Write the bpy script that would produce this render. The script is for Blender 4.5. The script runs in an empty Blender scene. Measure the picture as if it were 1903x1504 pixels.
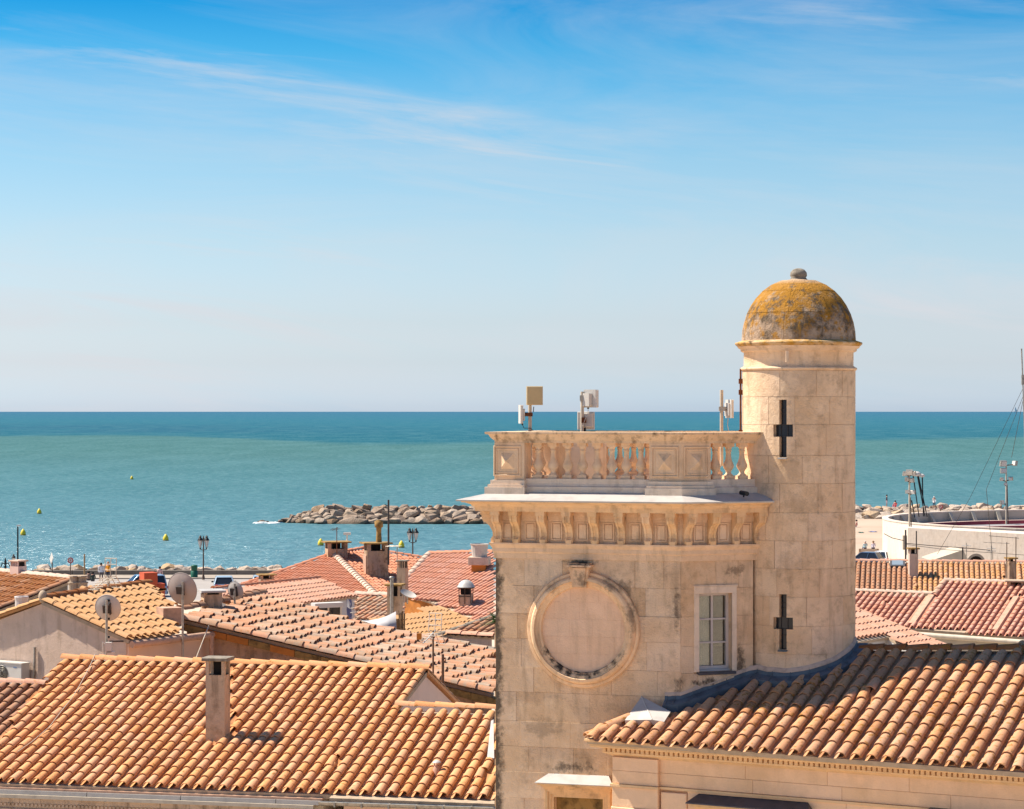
import bpy, bmesh, math, random
from mathutils import Vector, Matrix, noise as mnoise
random.seed(7)
R = math.radians
SC = bpy.context.scene
COL = SC.collection

# ------------------------------------------------------------------ camera, sky, sun, exposure
F, CX, HY, CZ = 4500.0, 951.5, 765.0, 18.0        # focal length in photo pixels, image centre, horizon row, eye height
cam = bpy.data.cameras.new('camera'); camo = bpy.data.objects.new('camera', cam); COL.objects.link(camo)
camo.location = (0, 0, CZ); camo.rotation_euler = (R(90), 0, 0)
cam.sensor_width = 36.0; cam.lens = 36.0 * F / 1903.0; cam.shift_y = 13.0 / 1903.0
cam.clip_start = 0.5; cam.clip_end = 400000
SC.camera = camo

SUN_AZ, SUN_EL = 15.0, 54.0                          # azimuth: degrees behind the plane of the picture, coming from the left
sd = Vector((-math.cos(R(SUN_AZ)) * math.cos(R(SUN_EL)), math.sin(R(SUN_AZ)) * math.cos(R(SUN_EL)), math.sin(R(SUN_EL))))
sl = bpy.data.lights.new('sun', 'SUN'); sl.energy = 5.0; sl.angle = R(0.53); sl.color = (1.0, 0.90, 0.76)
so = bpy.data.objects.new('sun', sl); COL.objects.link(so); so.rotation_euler = sd.to_track_quat('Z', 'Y').to_euler()

W = bpy.data.worlds.new('World'); SC.world = W; W.use_nodes = True
wn, wl = W.node_tree.nodes, W.node_tree.links
wn.clear()
def wnode(t, **kw):
    n = wn.new(t)
    for k, v in kw.items():
        if k.startswith('i_'): n.inputs[k[2:].replace('_', ' ')].default_value = v
        elif k.startswith('n'): n.inputs[int(k[1:])].default_value = v
        else: setattr(n, k, v)
    return n
sky = wnode('ShaderNodeTexSky', sky_type='NISHITA', sun_disc=False, sun_elevation=R(SUN_EL), sun_rotation=R(SUN_AZ - 90.0),
            altitude=10.0, air_density=1.0, dust_density=1.0, ozone_density=1.6)
tc = wnode('ShaderNodeTexCoord')
sep = wnode('ShaderNodeSeparateXYZ'); wl.new(tc.outputs['Generated'], sep.inputs[0])
ramp = wnode('ShaderNodeValToRGB')
def set_ramp(rn, stops, interp='LINEAR'):
    cr = rn.color_ramp; cr.interpolation = interp
    while len(cr.elements) > 1: cr.elements.remove(cr.elements[-1])
    for i, (p, c) in enumerate(stops):
        e = cr.elements[0] if i == 0 else cr.elements.new(p)
        e.position = p; e.color = (c[0], c[1], c[2], 1)
mr = wnode('ShaderNodeMapRange'); mr.inputs[1].default_value = 0.0; mr.inputs[2].default_value = 0.25
wl.new(sep.outputs[2], mr.inputs[0]); wl.new(mr.outputs[0], ramp.inputs[0])
SKY_STOPS = [(0.0, (1.72, 2.14, 3.12)), (0.022, (1.68, 2.10, 3.02)), (0.08, (1.44, 1.67, 2.28)), (0.147, (1.33, 1.48, 1.90)), (0.28, (1.19, 1.39, 1.64)),
             (0.412, (0.93, 1.30, 1.53)), (0.502, (0.58, 1.18, 1.50)), (0.59, (0.22, 1.00, 1.43)), (0.68, (0.03, 0.76, 1.29)), (1.0, (0.09, 0.66, 1.18))]
set_ramp(ramp, SKY_STOPS)
mul = wnode('ShaderNodeMix', data_type='RGBA', blend_type='MULTIPLY'); mul.inputs[0].default_value = 1.0
wl.new(sky.outputs[0], mul.inputs[6]); wl.new(ramp.outputs[0], mul.inputs[7])
C1X, C1Y, C2X, C2Y = 4.76, 10.88, 7.40, 12.08
# thin cirrus, a noise on the sky direction, streaks falling gently to the right
az_ = wnode('ShaderNodeMath', operation='ARCTAN2'); wl.new(sep.outputs[0], az_.inputs[0]); wl.new(sep.outputs[1], az_.inputs[1])
el_ = wnode('ShaderNodeMath', operation='ARCSINE'); wl.new(sep.outputs[2], el_.inputs[0])
cb = wnode('ShaderNodeCombineXYZ'); wl.new(az_.outputs[0], cb.inputs[0]); wl.new(el_.outputs[0], cb.inputs[1])
def cirrus(rot, sc, loc, scale, detail, dist, lo, hi):
    m1 = wnode('ShaderNodeMapping'); m1.inputs['Rotation'].default_value = (0, 0, R(rot)); m1.inputs['Location'].default_value = (0.026, -0.012, 0); wl.new(cb.outputs[0], m1.inputs[0])
    m2 = wnode('ShaderNodeMapping'); m2.inputs['Scale'].default_value = sc; m2.inputs['Location'].default_value = loc; wl.new(m1.outputs[0], m2.inputs[0])
    n_ = wnode('ShaderNodeTexNoise', i_Scale=scale, i_Detail=detail, i_Roughness=0.62, i_Distortion=dist); wl.new(m2.outputs[0], n_.inputs['Vector'])
    r_ = wnode('ShaderNodeMapRange'); r_.inputs[1].default_value = lo; r_.inputs[2].default_value = hi; wl.new(n_.outputs[0], r_.inputs[0]); return r_.outputs[0]
def wmath(op, a_, b_):
    n_ = wnode('ShaderNodeMath', operation=op)
    for i_, v_ in enumerate((a_, b_)):
        if isinstance(v_, bpy.types.NodeSocket): wl.new(v_, n_.inputs[i_])
        else: n_.inputs[i_].default_value = v_
    return n_.outputs[0]
wisps = cirrus(7, (1.0, 9.0, 1), (C1X, C1Y, 0.0), 4.6, 11.0, 1.1, 0.49, 0.80)
patch_ = cirrus(8, (1.0, 4.2, 1), (C2X, C2Y, 0.0), 4.2, 2.5, 0.5, 0.50, 0.68)
veil = cirrus(3, (1.0, 6.0, 1), (4.4, 7.7, 0.0), 3.6, 8.0, 1.0, 0.42, 0.75)
cms = wnode('ShaderNodeMath', operation='ADD'); wl.new(wmath('MULTIPLY', wmath('MULTIPLY', wisps, patch_), 0.95), cms.inputs[0]); wl.new(wmath('MULTIPLY', veil, 0.36), cms.inputs[1])
cmx = wnode('ShaderNodeMix', data_type='RGBA'); cmx.inputs[7].default_value = (7.2, 7.2, 7.6, 1)
wl.new(cms.outputs[0], cmx.inputs[0]); wl.new(mul.outputs[2], cmx.inputs[6])
bg = wnode('ShaderNodeBackground'); bg.inputs[1].default_value = 0.0505
wl.new(cmx.outputs[2], bg.inputs[0])
wo = wnode('ShaderNodeOutputWorld'); wl.new(bg.outputs[0], wo.inputs[0])

SC.view_settings.view_transform = 'Standard'; SC.view_settings.look = 'None'
SC.view_settings.exposure = 0.99; SC.view_settings.gamma = 1.0; SC.view_settings.use_curve_mapping = False
SC.render.engine = 'CYCLES'
SC.cycles.max_bounces = 7; SC.cycles.diffuse_bounces = 5; SC.cycles.glossy_bounces = 3
SC.cycles.use_denoising = True

# ------------------------------------------------------------------ helpers: photo geometry
def P(px, py, d):
    """the point at distance d (metres into the scene) that the eye sees at photo pixel (px, py)"""
    return Vector(((px - CX) * d / F, d, CZ - (py - HY) * d / F))
def zat(py, d): return CZ - (py - HY) * d / F
def xat(px, d): return (px - CX) * d / F
def ray(px, py): return Vector(((px - CX) / F, 1.0, -(py - HY) / F))
EYE = Vector((0, 0, CZ))

# ------------------------------------------------------------------ helpers: objects
WM = {}
def link(o, parent=None, M=None):
    COL.objects.link(o); M = M or Matrix.Identity(4)
    if parent is not None:
        o.parent = parent; o.matrix_parent_inverse = WM[parent].inverted()
    o.matrix_basis = M; WM[o] = M.copy()
    return o
def tag(o, label=None, cat=None, group=None, kind=None):
    if label: o['label'] = label
    if cat: o['category'] = cat
    if group: o['group'] = group
    if kind: o['kind'] = kind
    return o
def thing(name, label, cat, loc, rz=0.0, group=None):
    o = bpy.data.objects.new(name, None); o.empty_display_size = 0.2
    link(o, None, Matrix.Translation(Vector(loc)) @ Matrix.Rotation(rz, 4, 'Z'))
    return tag(o, label, cat, group)
def kids(o): return [c for c in KID.get(o, [])]
KID = {}
def dup(src, M, label=None, group=None):
    """a copy of a thing with copies of its parts and sub-parts, moved by M (world)"""
    def rec(o, par):
        c = o.copy(); COL.objects.link(c)
        nm = M @ WM[o]
        if par is not None:
            c.parent = par; c.matrix_parent_inverse = WM[par].inverted()
        c.matrix_basis = nm; WM[c] = nm
        for ch in [x for x in WM if x.parent == o]: rec(ch, c)
        return c
    r = rec(src, None)
    if label: r['label'] = label
    if group: r['group'] = group
    return r

class MB:
    def __init__(s): s.v = []; s.f = []; s.sm = []; s.mi = []; s.var = []; s.m = 0; s.cv = 0.0
    def add(s, vs, fs, M=None, smooth=False):
        b = len(s.v)
        for v in vs:
            v = Vector(v); s.v.append(M @ v if M is not None else v); s.var.append(s.cv)
        for f in fs:
            s.f.append([b + i for i in f]); s.sm.append(smooth); s.mi.append(s.m)
        return s
    def box(s, x0, x1, y0, y1, z0, z1, M=None):
        vs = [(x, y, z) for z in (z0, z1) for y in (y0, y1) for x in (x0, x1)]
        return s.add(vs, [(0, 2, 3, 1), (4, 5, 7, 6), (0, 1, 5, 4), (2, 6, 7, 3), (0, 4, 6, 2), (1, 3, 7, 5)], M)
    def cbox(s, c, sx, sy, sz, rz=0.0, M=None):
        T = Matrix.Translation(Vector(c)) @ Matrix.Rotation(rz, 4, 'Z')
        if M is not None: T = M @ T
        return s.box(-sx/2, sx/2, -sy/2, sy/2, -sz/2, sz/2, T)
    def slab(s, u0, u1, z0, z1, y0, out, ch=0.008, M=None):
        """a dressed stone: front face at -out with a chamfered edge, back at y0 (local x, y in, z up)"""
        c = ch
        vs = [(u0, y0, z0), (u1, y0, z0), (u1, y0, z1), (u0, y0, z1),
              (u0, -out + c, z0), (u1, -out + c, z0), (u1, -out + c, z1), (u0, -out + c, z1),
              (u0 + c, -out, z0 + c), (u1 - c, -out, z0 + c), (u1 - c, -out, z1 - c), (u0 + c, -out, z1 - c)]
        fs = [(8, 9, 10, 11)]
        for i in range(4):
            j = (i + 1) % 4
            fs += [(i, j, 4 + j, 4 + i), (4 + i, 4 + j, 8 + j, 8 + i)]
        return s.add(vs, fs, M)
    def prism(s, poly, z0, z1, M=None):
        n = len(poly)
        tz = z1 if isinstance(z1, (list, tuple)) else [z1] * n
        bz = z0 if isinstance(z0, (list, tuple)) else [z0] * n
        vs = [(p[0], p[1], bz[i]) for i, p in enumerate(poly)] + [(p[0], p[1], tz[i]) for i, p in enumerate(poly)]
        fs = [tuple(range(n - 1, -1, -1)), tuple(range(n, 2 * n))]
        fs += [(i, (i + 1) % n, n + (i + 1) % n, n + i) for i in range(n)]
        return s.add(vs, fs, M)
    def tube(s, p0, p1, r0, r1=None, n=8, cap=True, M=None):
        p0, p1 = Vector(p0), Vector(p1); r1 = r0 if r1 is None else r1
        d = (p1 - p0); q = d.to_track_quat('Z', 'Y') if d.length > 1e-9 else None
        vs = []
        for p, r in ((p0, r0), (p1, r1)):
            for i in range(n):
                a = 2 * math.pi * i / n
                vs.append(p + q @ Vector((r * math.cos(a), r * math.sin(a), 0)))
        s.add(vs, [(i, (i + 1) % n, n + (i + 1) % n, n + i) for i in range(n)], M, True)
        if cap:
            s.add(vs[:n], [tuple(range(n - 1, -1, -1))], M); s.add(vs[n:], [tuple(range(n))], M)
        return s
    def path(s, pts, r, n=6, M=None):
        for a, b in zip(pts[:-1], pts[1:]): s.tube(a, b, r, r, n, True, M)
        return s
    def lathe(s, prof, n=16, M=None, smooth=True, a0=0.0, a1=2 * math.pi, cap=True):
        full = abs(a1 - a0 - 2 * math.pi) < 1e-6
        m = n if full else n + 1
        vs = []
        for (r, z) in prof:
            for i in range(m):
                a = a0 + (a1 - a0) * i / n
                vs.append((r * math.cos(a), r * math.sin(a), z))
        fs = []
        for k in range(len(prof) - 1):
            for i in range(n):
                j = (i + 1) % m if full else i + 1
                fs.append((k * m + i, k * m + j, (k + 1) * m + j, (k + 1) * m + i))
        s.add(vs, fs, M, smooth)
        if cap and full:
            if prof[0][0] > 1e-5: s.add(vs[:m], [tuple(range(m - 1, -1, -1))], M)
            if prof[-1][0] > 1e-5: s.add(vs[-m:], [tuple(range(m))], M)
        return s
    def sphere(s, c, rx, ry, rz, n=10, k=6, M=None):
        T = Matrix.Translation(Vector(c)) @ Matrix.Diagonal((rx, ry, rz, 1))
        if M is not None: T = M @ T
        return s.lathe([(math.sin(math.pi * i / k), -math.cos(math.pi * i / k)) for i in range(k + 1)], n, T, True, cap=False)
    def mesh(s, name, mat, c=Vector((0, 0, 0))):
        me = bpy.data.meshes.new(name)
        me.from_pydata([v - c for v in s.v], [], s.f)
        me.polygons.foreach_set('use_smooth', s.sm)
        mats = mat if isinstance(mat, (list, tuple)) else [mat]
        for m in mats: me.materials.append(m)
        if len(mats) > 1: me.polygons.foreach_set('material_index', s.mi)
        if any(s.var):
            at = me.attributes.new('var', 'FLOAT', 'POINT'); at.data.foreach_set('value', s.var)
        me.update()
        return me
    def build(s, name, mat, parent=None, M=None, kind=None, recenter=True):
        c = Vector((0, 0, 0))
        if recenter and M is None and s.v:
            lo = Vector([min(v[k] for v in s.v) for k in range(3)]); hi = Vector([max(v[k] for v in s.v) for k in range(3)])
            c = Vector(((lo.x + hi.x) / 2, (lo.y + hi.y) / 2, lo.z)); M = Matrix.Translation(c)
        o = bpy.data.objects.new(name, s.mesh(name, mat, c))
        link(o, parent, M)
        if kind: o['kind'] = kind
        return o
def inst(name, me, parent, M):
    o = bpy.data.objects.new(name, me); return link(o, parent, M)
def frame(o, e, up=Vector((0, 0, 1))):
    """local x along e (to the right), y into the wall, z up"""
    e = Vector(e).normalized(); y = up.cross(e)
    M = Matrix.Identity(4)
    for i, c in enumerate((e, y, up)):
        for k in range(3): M[k][i] = c[k]
    M.translation = Vector(o)
    return M
def sweep(mb, path, prof, closed_prof=True, cap=True, smooth=False):
    """moulding: profile (out, z) swept along a plan polyline with mitred corners; 'out' lies right of the walking... left-hand outside"""
    n = len(path); rows = []
    for i, p in enumerate(path):
        p = Vector((p[0], p[1]))
        ds = []
        if i > 0: ds.append((p - Vector(path[i - 1][:2])).normalized())
        if i < n - 1: ds.append((Vector(path[i + 1][:2]) - p).normalized())
        ns = [Vector((d.y, -d.x)) for d in ds]
        if len(ns) == 1: m = ns[0]
        else:
            m = (ns[0] + ns[1]).normalized(); m = m / max(0.3, m.dot(ns[0]))
        rows.append([(p.x + m.x * o, p.y + m.y * o, z) for (o, z) in prof])
    k = len(prof); vs = [v for r in rows for v in r]; fs = []
    for i in range(n - 1):
        for j in range(k if closed_prof else k - 1):
            a, b = i * k + j, i * k + (j + 1) % k
            fs.append((a, b, b + k, a + k))
    mb.add(vs, fs, None, smooth)
    if cap and closed_prof:
        mb.add(rows[0], [tuple(range(k))]); mb.add(rows[-1], [tuple(range(k - 1, -1, -1))])
    return mb

# ------------------------------------------------------------------ materials
class NM:
    def __init__(s, name):
        s.m = bpy.data.materials.new(name); s.m.use_nodes = True
        s.t = s.m.node_tree; s.n = s.t.nodes; s.b = s.n['Principled BSDF']; s._pos = None; s._rnd = None
    def new(s, t, **kw):
        n = s.n.new(t)
        for k, v in kw.items(): setattr(n, k, v)
        return n
    def lk(s, a, b): s.t.links.new(a, b)
    def put(s, sock, v):
        if isinstance(v, bpy.types.NodeSocket): s.lk(v, sock)
        elif isinstance(v, (tuple, list)) and sock.type == 'RGBA': sock.default_value = (v[0], v[1], v[2], 1)
        else: sock.default_value = v
    def pos(s):
        if s._pos is None: s._pos = s.new('ShaderNodeNewGeometry').outputs['Position']
        return s._pos
    def rnd(s):
        if s._rnd is None:
            oi = s.new('ShaderNodeObjectInfo'); at = s.new('ShaderNodeAttribute', attribute_name='var')
            s._rnd = s.math('FRACT', s.math('ADD', oi.outputs['Random'], at.outputs['Fac']))
        return s._rnd
    def math(s, op, a, b=None, c=None):
        n = s.new('ShaderNodeMath', operation=op); s.put(n.inputs[0], a)
        if b is not None: s.put(n.inputs[1], b)
        if c is not None: s.put(n.inputs[2], c)
        return n.outputs[0]
    def map(s, v, a, b, c=0.0, d=1.0, smooth=False):
        n = s.new('ShaderNodeMapRange'); n.clamp = True
        if smooth: n.interpolation_type = 'SMOOTHSTEP'
        s.put(n.inputs[0], v)
        for i, x in enumerate((a, b, c, d)): s.put(n.inputs[i + 1], x)
        return n.outputs[0]
    def noise(s, scale, detail=4.0, rough=0.55, vec=None, stretch=None, off=(0, 0, 0), dist=0.0, rot=(0, 0, 0)):
        v = vec if vec is not None else s.pos()
        if stretch or any(off) or any(rot):
            mp = s.new('ShaderNodeMapping'); s.lk(v, mp.inputs[0])
            mp.inputs['Scale'].default_value = stretch or (1, 1, 1); mp.inputs['Location'].default_value = off
            mp.inputs['Rotation'].default_value = rot
            v = mp.outputs[0]
        n = s.new('ShaderNodeTexNoise'); s.lk(v, n.inputs['Vector'])
        n.inputs['Scale'].default_value = scale; n.inputs['Detail'].default_value = detail
        n.inputs['Roughness'].default_value = rough; n.inputs['Distortion'].default_value = dist
        return n.outputs['Fac']
    def ramp(s, v, stops, interp='LINEAR'):
        n = s.new('ShaderNodeValToRGB'); set_ramp(n, stops, interp); s.put(n.inputs[0], v); return n.outputs[0]
    def mix(s, f, a, b, blend='MIX'):
        n = s.new('ShaderNodeMix', data_type='RGBA', blend_type=blend)
        s.put(n.inputs[0], f); s.put(n.inputs[6], a); s.put(n.inputs[7], b); return n.outputs[2]
    def sepz(s):
        n = s.new('ShaderNodeSeparateXYZ'); s.lk(s.pos(), n.inputs[0]); return n.outputs
    def bump(s, h, strength=0.3, dist=0.02):
        n = s.new('ShaderNodeBump'); n.inputs['Strength'].default_value = strength; n.inputs['Distance'].default_value = dist
        s.put(n.inputs['Height'], h); s.lk(n.outputs[0], s.b.inputs['Normal'])
    def done(s, col, rough=0.8, metal=0.0, spec=0.3):
        s.put(s.b.inputs['Base Color'], col); s.put(s.b.inputs['Roughness'], rough); s.put(s.b.inputs['Metallic'], metal)
        s.b.inputs['Specular IOR Level'].default_value = spec
        return s.m
KA = 0.74                                                  # sunlit paint, clay and plaster, brought to measured albedos
def simple(name, col, rough=0.6, metal=0.0, dirt=0.15, spec=0.35, bump=0.0, nscale=6.0):
    k = NM(name); col = tuple(KA * x for x in col)
    n1 = k.noise(nscale, 5.0, 0.6)
    c = k.mix(k.map(n1, 0.45, 0.75), col, tuple(x * (1 - dirt * 2.2) for x in col)) if dirt else col
    if bump: k.bump(k.noise(nscale * 8, 3.0), bump, 0.01)
    return k.done(c, rough, metal, spec)
def tile_mat(name, cols, lich=0.5, ochre=(0.30, 0.13, 0.018), dark=(0.07, 0.045, 0.025), grey=0.0, blot=0.25, lscale=11.0):
    k = NM(name); cols = [tuple(KA * x for x in c) for c in cols]
    n = len(cols)
    c = k.ramp(k.rnd(), [(i / (n - 1), x) for i, x in enumerate(cols)])
    big = k.noise(0.55, 3.0); c = k.mix(k.map(big, 0.35, 0.7, 0, blot), c, tuple(0.55 * x for x in cols[n // 2]))
    fine = k.noise(26.0, 4.0, 0.65); c = k.mix(k.map(fine, 0.35, 0.7, 0.0, 0.30), c, tuple(min(1, 1.35 * x) for x in cols[0]))
    if grey: c = k.mix(k.map(k.noise(5.0, 5.0, 0.6, off=(9, 3, 1)), 0.50, 0.66, 0, grey), c, (0.30, 0.25, 0.19))
    ln = k.noise(lscale, 5.0, 0.6, off=(3, 1, 7)); reg = k.noise(0.8, 2.0, off=(5, 5, 0))
    th = k.math('ADD', ln, k.map(reg, 0.3, 0.7, -0.05, 0.05))
    c = k.mix(k.map(th, 0.64 - 0.07 * lich, 0.72 - 0.07 * lich, 0, 0.80), c, ochre)
    c = k.mix(k.map(k.noise(lscale * 1.4, 5.0, 0.6, off=(1, 8, 2)), 0.68 - 0.05 * lich, 0.78 - 0.05 * lich, 0, 0.75), c, dark)
    k.bump(k.math('ADD', k.noise(55.0, 4.0), k.math('MULTIPLY', ln, 0.6)), 0.28, 0.012)
    return k.done(c, 0.86, 0, 0.2)
def stone_mat(name, cols, stains=(), dark=0.5, streak=0.5, rough=0.5, joints=False, patch=0.35, edge=None):
    k = NM(name); n = len(cols)
    c = k.ramp(k.rnd(), [(i / max(1, n - 1), x) for i, x in enumerate(cols)])
    b1 = k.noise(0.9, 4.0, 0.55); c = k.mix(k.map(b1, 0.42, 0.66, 0, patch), c, (0.64, 0.40, 0.21))
    b2 = k.noise(2.6, 5.0, 0.6, off=(4, 2, 8)); c = k.mix(k.map(b2, 0.48, 0.72, 0, 0.55), c, tuple(min(1, 1.22 * x) for x in cols[0]))
    bl = k.noise(3.4, 6.0, 0.68, off=(7, 1, 3)); c = k.mix(k.map(bl, 0.52, 0.70, 0, dark), c, (0.16, 0.10, 0.058))
    st = k.noise(2.2, 5.0, 0.62, stretch=(2.4, 2.4, 0.34), off=(2, 2, 5)); c = k.mix(k.map(st, 0.53, 0.68, 0, streak), c, (0.17, 0.11, 0.065))
    sn = k.noise(6.0, 7.0, 0.72, off=(1, 4, 4))
    for (p, r, a, colr) in stains:
        vm = k.new('ShaderNodeVectorMath', operation='SUBTRACT'); k.lk(k.pos(), vm.inputs[0]); vm.inputs[1].default_value = p
        v2 = k.new('ShaderNodeVectorMath', operation='DIVIDE'); k.lk(vm.outputs[0], v2.inputs[0]); v2.inputs[1].default_value = r
        v3 = k.new('ShaderNodeVectorMath', operation='LENGTH'); k.lk(v2.outputs[0], v3.inputs[0])
        m = k.math('ADD', k.map(v3.outputs['Value'], 0.0, 1.0, 1.0, 0.0), k.math('MULTIPLY', k.math('SUBTRACT', sn, 0.52), 3.2))
        m = k.math('MULTIPLY', k.map(m, 0.22, 0.75, 0, a), k.map(v3.outputs['Value'], 0.75, 1.2, 1.0, 0.0, True))
        c = k.mix(m, c, colr)
    if edge:                                              # a weathered band along one vertical arris
        (o, e, w, a) = edge
        vm = k.new('ShaderNodeVectorMath', operation='SUBTRACT'); k.lk(k.pos(), vm.inputs[0]); vm.inputs[1].default_value = o
        v2 = k.new('ShaderNodeVectorMath', operation='DOT_PRODUCT'); k.lk(vm.outputs[0], v2.inputs[0]); v2.inputs[1].default_value = e
        m = k.math('ADD', k.map(v2.outputs['Value'], 0.0, w, 1.0, 0.0), k.math('MULTIPLY', k.math('SUBTRACT', sn, 0.5), 1.6))
        c = k.mix(k.map(m, 0.50, 0.85, 0, a), c, (0.075, 0.058, 0.042))
    h = k.math('ADD', k.math('MULTIPLY', k.noise(14.0, 5.0, 0.62), 1.4), k.noise(70.0, 3.0, 0.6))
    k.bump(h, rough, 0.03)
    return k.done(c, 0.9, 0, 0.15)

TAN = [(0.81, 0.505, 0.325), (0.77, 0.455, 0.275), (0.80, 0.51, 0.345), (0.71, 0.405, 0.24), (0.81, 0.535, 0.375), (0.62, 0.345, 0.205), (0.79, 0.50, 0.33)]
M = {}
def link(o, parent=None, M=None):
    COL.objects.link(o); M = M or Matrix.Identity(4)
    if parent is not None:
        o.parent = parent; o.matrix_parent_inverse = WM[parent].inverted()
    o.matrix_basis = M; WM[o] = M.copy()
    return o
def tag(o, label=None, cat=None, group=None, kind=None):
    if label: o['label'] = label
    if cat: o['category'] = cat
    if group: o['group'] = group
    if kind: o['kind'] = kind
    return o
def thing(name, label, cat, loc, rz=0.0, group=None):
    o = bpy.data.objects.new(name, None); o.empty_display_size = 0.2
    link(o, None, Matrix.Translation(Vector(loc)) @ Matrix.Rotation(rz, 4, 'Z'))
    return tag(o, label, cat, group)
def kids(o): return [c for c in KID.get(o, [])]
KID = {}
def dup(src, M, label=None, group=None):
    """a copy of a thing with copies of its parts and sub-parts, moved by M (world)"""
    def rec(o, par):
        c = o.copy(); COL.objects.link(c)
        nm = M @ WM[o]
        if par is not None:
            c.parent = par; c.matrix_parent_inverse = WM[par].inverted()
        c.matrix_basis = nm; WM[c] = nm
        for ch in [x for x in WM if x.parent == o]: rec(ch, c)
        return c
    r = rec(src, None)
    if label: r['label'] = label
    if group: r['group'] = group
    return r

class MB:
    def __init__(s): s.v = []; s.f = []; s.sm = []; s.mi = []; s.var = []; s.m = 0; s.cv = 0.0
    def add(s, vs, fs, M=None, smooth=False):
        b = len(s.v)
        for v in vs:
            v = Vector(v); s.v.append(M @ v if M is not None else v); s.var.append(s.cv)
        for f in fs:
            s.f.append([b + i for i in f]); s.sm.append(smooth); s.mi.append(s.m)
        return s
    def box(s, x0, x1, y0, y1, z0, z1, M=None):
        vs = [(x, y, z) for z in (z0, z1) for y in (y0, y1) for x in (x0, x1)]
        return s.add(vs, [(0, 2, 3, 1), (4, 5, 7, 6), (0, 1, 5, 4), (2, 6, 7, 3), (0, 4, 6, 2), (1, 3, 7, 5)], M)
    def cbox(s, c, sx, sy, sz, rz=0.0, M=None):
        T = Matrix.Translation(Vector(c)) @ Matrix.Rotation(rz, 4, 'Z')
        if M is not None: T = M @ T
        return s.box(-sx/2, sx/2, -sy/2, sy/2, -sz/2, sz/2, T)
    def slab(s, u0, u1, z0, z1, y0, out, ch=0.008, M=None):
        """a dressed stone: front face at -out with a chamfered edge, back at y0 (local x, y in, z up)"""
        c = ch
        vs = [(u0, y0, z0), (u1, y0, z0), (u1, y0, z1), (u0, y0, z1),
              (u0, -out + c, z0), (u1, -out + c, z0), (u1, -out + c, z1), (u0, -out + c, z1),
              (u0 + c, -out, z0 + c), (u1 - c, -out, z0 + c), (u1 - c, -out, z1 - c), (u0 + c, -out, z1 - c)]
        fs = [(8, 9, 10, 11)]
        for i in range(4):
            j = (i + 1) % 4
            fs += [(i, j, 4 + j, 4 + i), (4 + i, 4 + j, 8 + j, 8 + i)]
        return s.add(vs, fs, M)
    def prism(s, poly, z0, z1, M=None):
        n = len(poly)
        tz = z1 if isinstance(z1, (list, tuple)) else [z1] * n
        bz = z0 if isinstance(z0, (list, tuple)) else [z0] * n
        vs = [(p[0], p[1], bz[i]) for i, p in enumerate(poly)] + [(p[0], p[1], tz[i]) for i, p in enumerate(poly)]
        fs = [tuple(range(n - 1, -1, -1)), tuple(range(n, 2 * n))]
        fs += [(i, (i + 1) % n, n + (i + 1) % n, n + i) for i in range(n)]
        return s.add(vs, fs, M)
    def tube(s, p0, p1, r0, r1=None, n=8, cap=True, M=None):
        p0, p1 = Vector(p0), Vector(p1); r1 = r0 if r1 is None else r1
        d = (p1 - p0); q = d.to_track_quat('Z', 'Y') if d.length > 1e-9 else None
        vs = []
        for p, r in ((p0, r0), (p1, r1)):
            for i in range(n):
                a = 2 * math.pi * i / n
                vs.append(p + q @ Vector((r * math.cos(a), r * math.sin(a), 0)))
        s.add(vs, [(i, (i + 1) % n, n + (i + 1) % n, n + i) for i in range(n)], M, True)
        if cap:
            s.add(vs[:n], [tuple(range(n - 1, -1, -1))], M); s.add(vs[n:], [tuple(range(n))], M)
        return s
    def path(s, pts, r, n=6, M=None):
        for a, b in zip(pts[:-1], pts[1:]): s.tube(a, b, r, r, n, True, M)
        return s
    def lathe(s, prof, n=16, M=None, smooth=True, a0=0.0, a1=2 * math.pi, cap=True):
        full = abs(a1 - a0 - 2 * math.pi) < 1e-6
        m = n if full else n + 1
        vs = []
        for (r, z) in prof:
            for i in range(m):
                a = a0 + (a1 - a0) * i / n
                vs.append((r * math.cos(a), r * math.sin(a), z))
        fs = []
        for k in range(len(prof) - 1):
            for i in range(n):
                j = (i + 1) % m if full else i + 1
                fs.append((k * m + i, k * m + j, (k + 1) * m + j, (k + 1) * m + i))
        s.add(vs, fs, M, smooth)
        if cap and full:
            if prof[0][0] > 1e-5: s.add(vs[:m], [tuple(range(m - 1, -1, -1))], M)
            if prof[-1][0] > 1e-5: s.add(vs[-m:], [tuple(range(m))], M)
        return s
    def sphere(s, c, rx, ry, rz, n=10, k=6, M=None):
        T = Matrix.Translation(Vector(c)) @ Matrix.Diagonal((rx, ry, rz, 1))
        if M is not None: T = M @ T
        return s.lathe([(math.sin(math.pi * i / k), -math.cos(math.pi * i / k)) for i in range(k + 1)], n, T, True, cap=False)
    def mesh(s, name, mat, c=Vector((0, 0, 0))):
        me = bpy.data.meshes.new(name)
        me.from_pydata([v - c for v in s.v], [], s.f)
        me.polygons.foreach_set('use_smooth', s.sm)
        mats = mat if isinstance(mat, (list, tuple)) else [mat]
        for m in mats: me.materials.append(m)
        if len(mats) > 1: me.polygons.foreach_set('material_index', s.mi)
        if any(s.var):
            at = me.attributes.new('var', 'FLOAT', 'POINT'); at.data.foreach_set('value', s.var)
        me.update()
        return me
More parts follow.
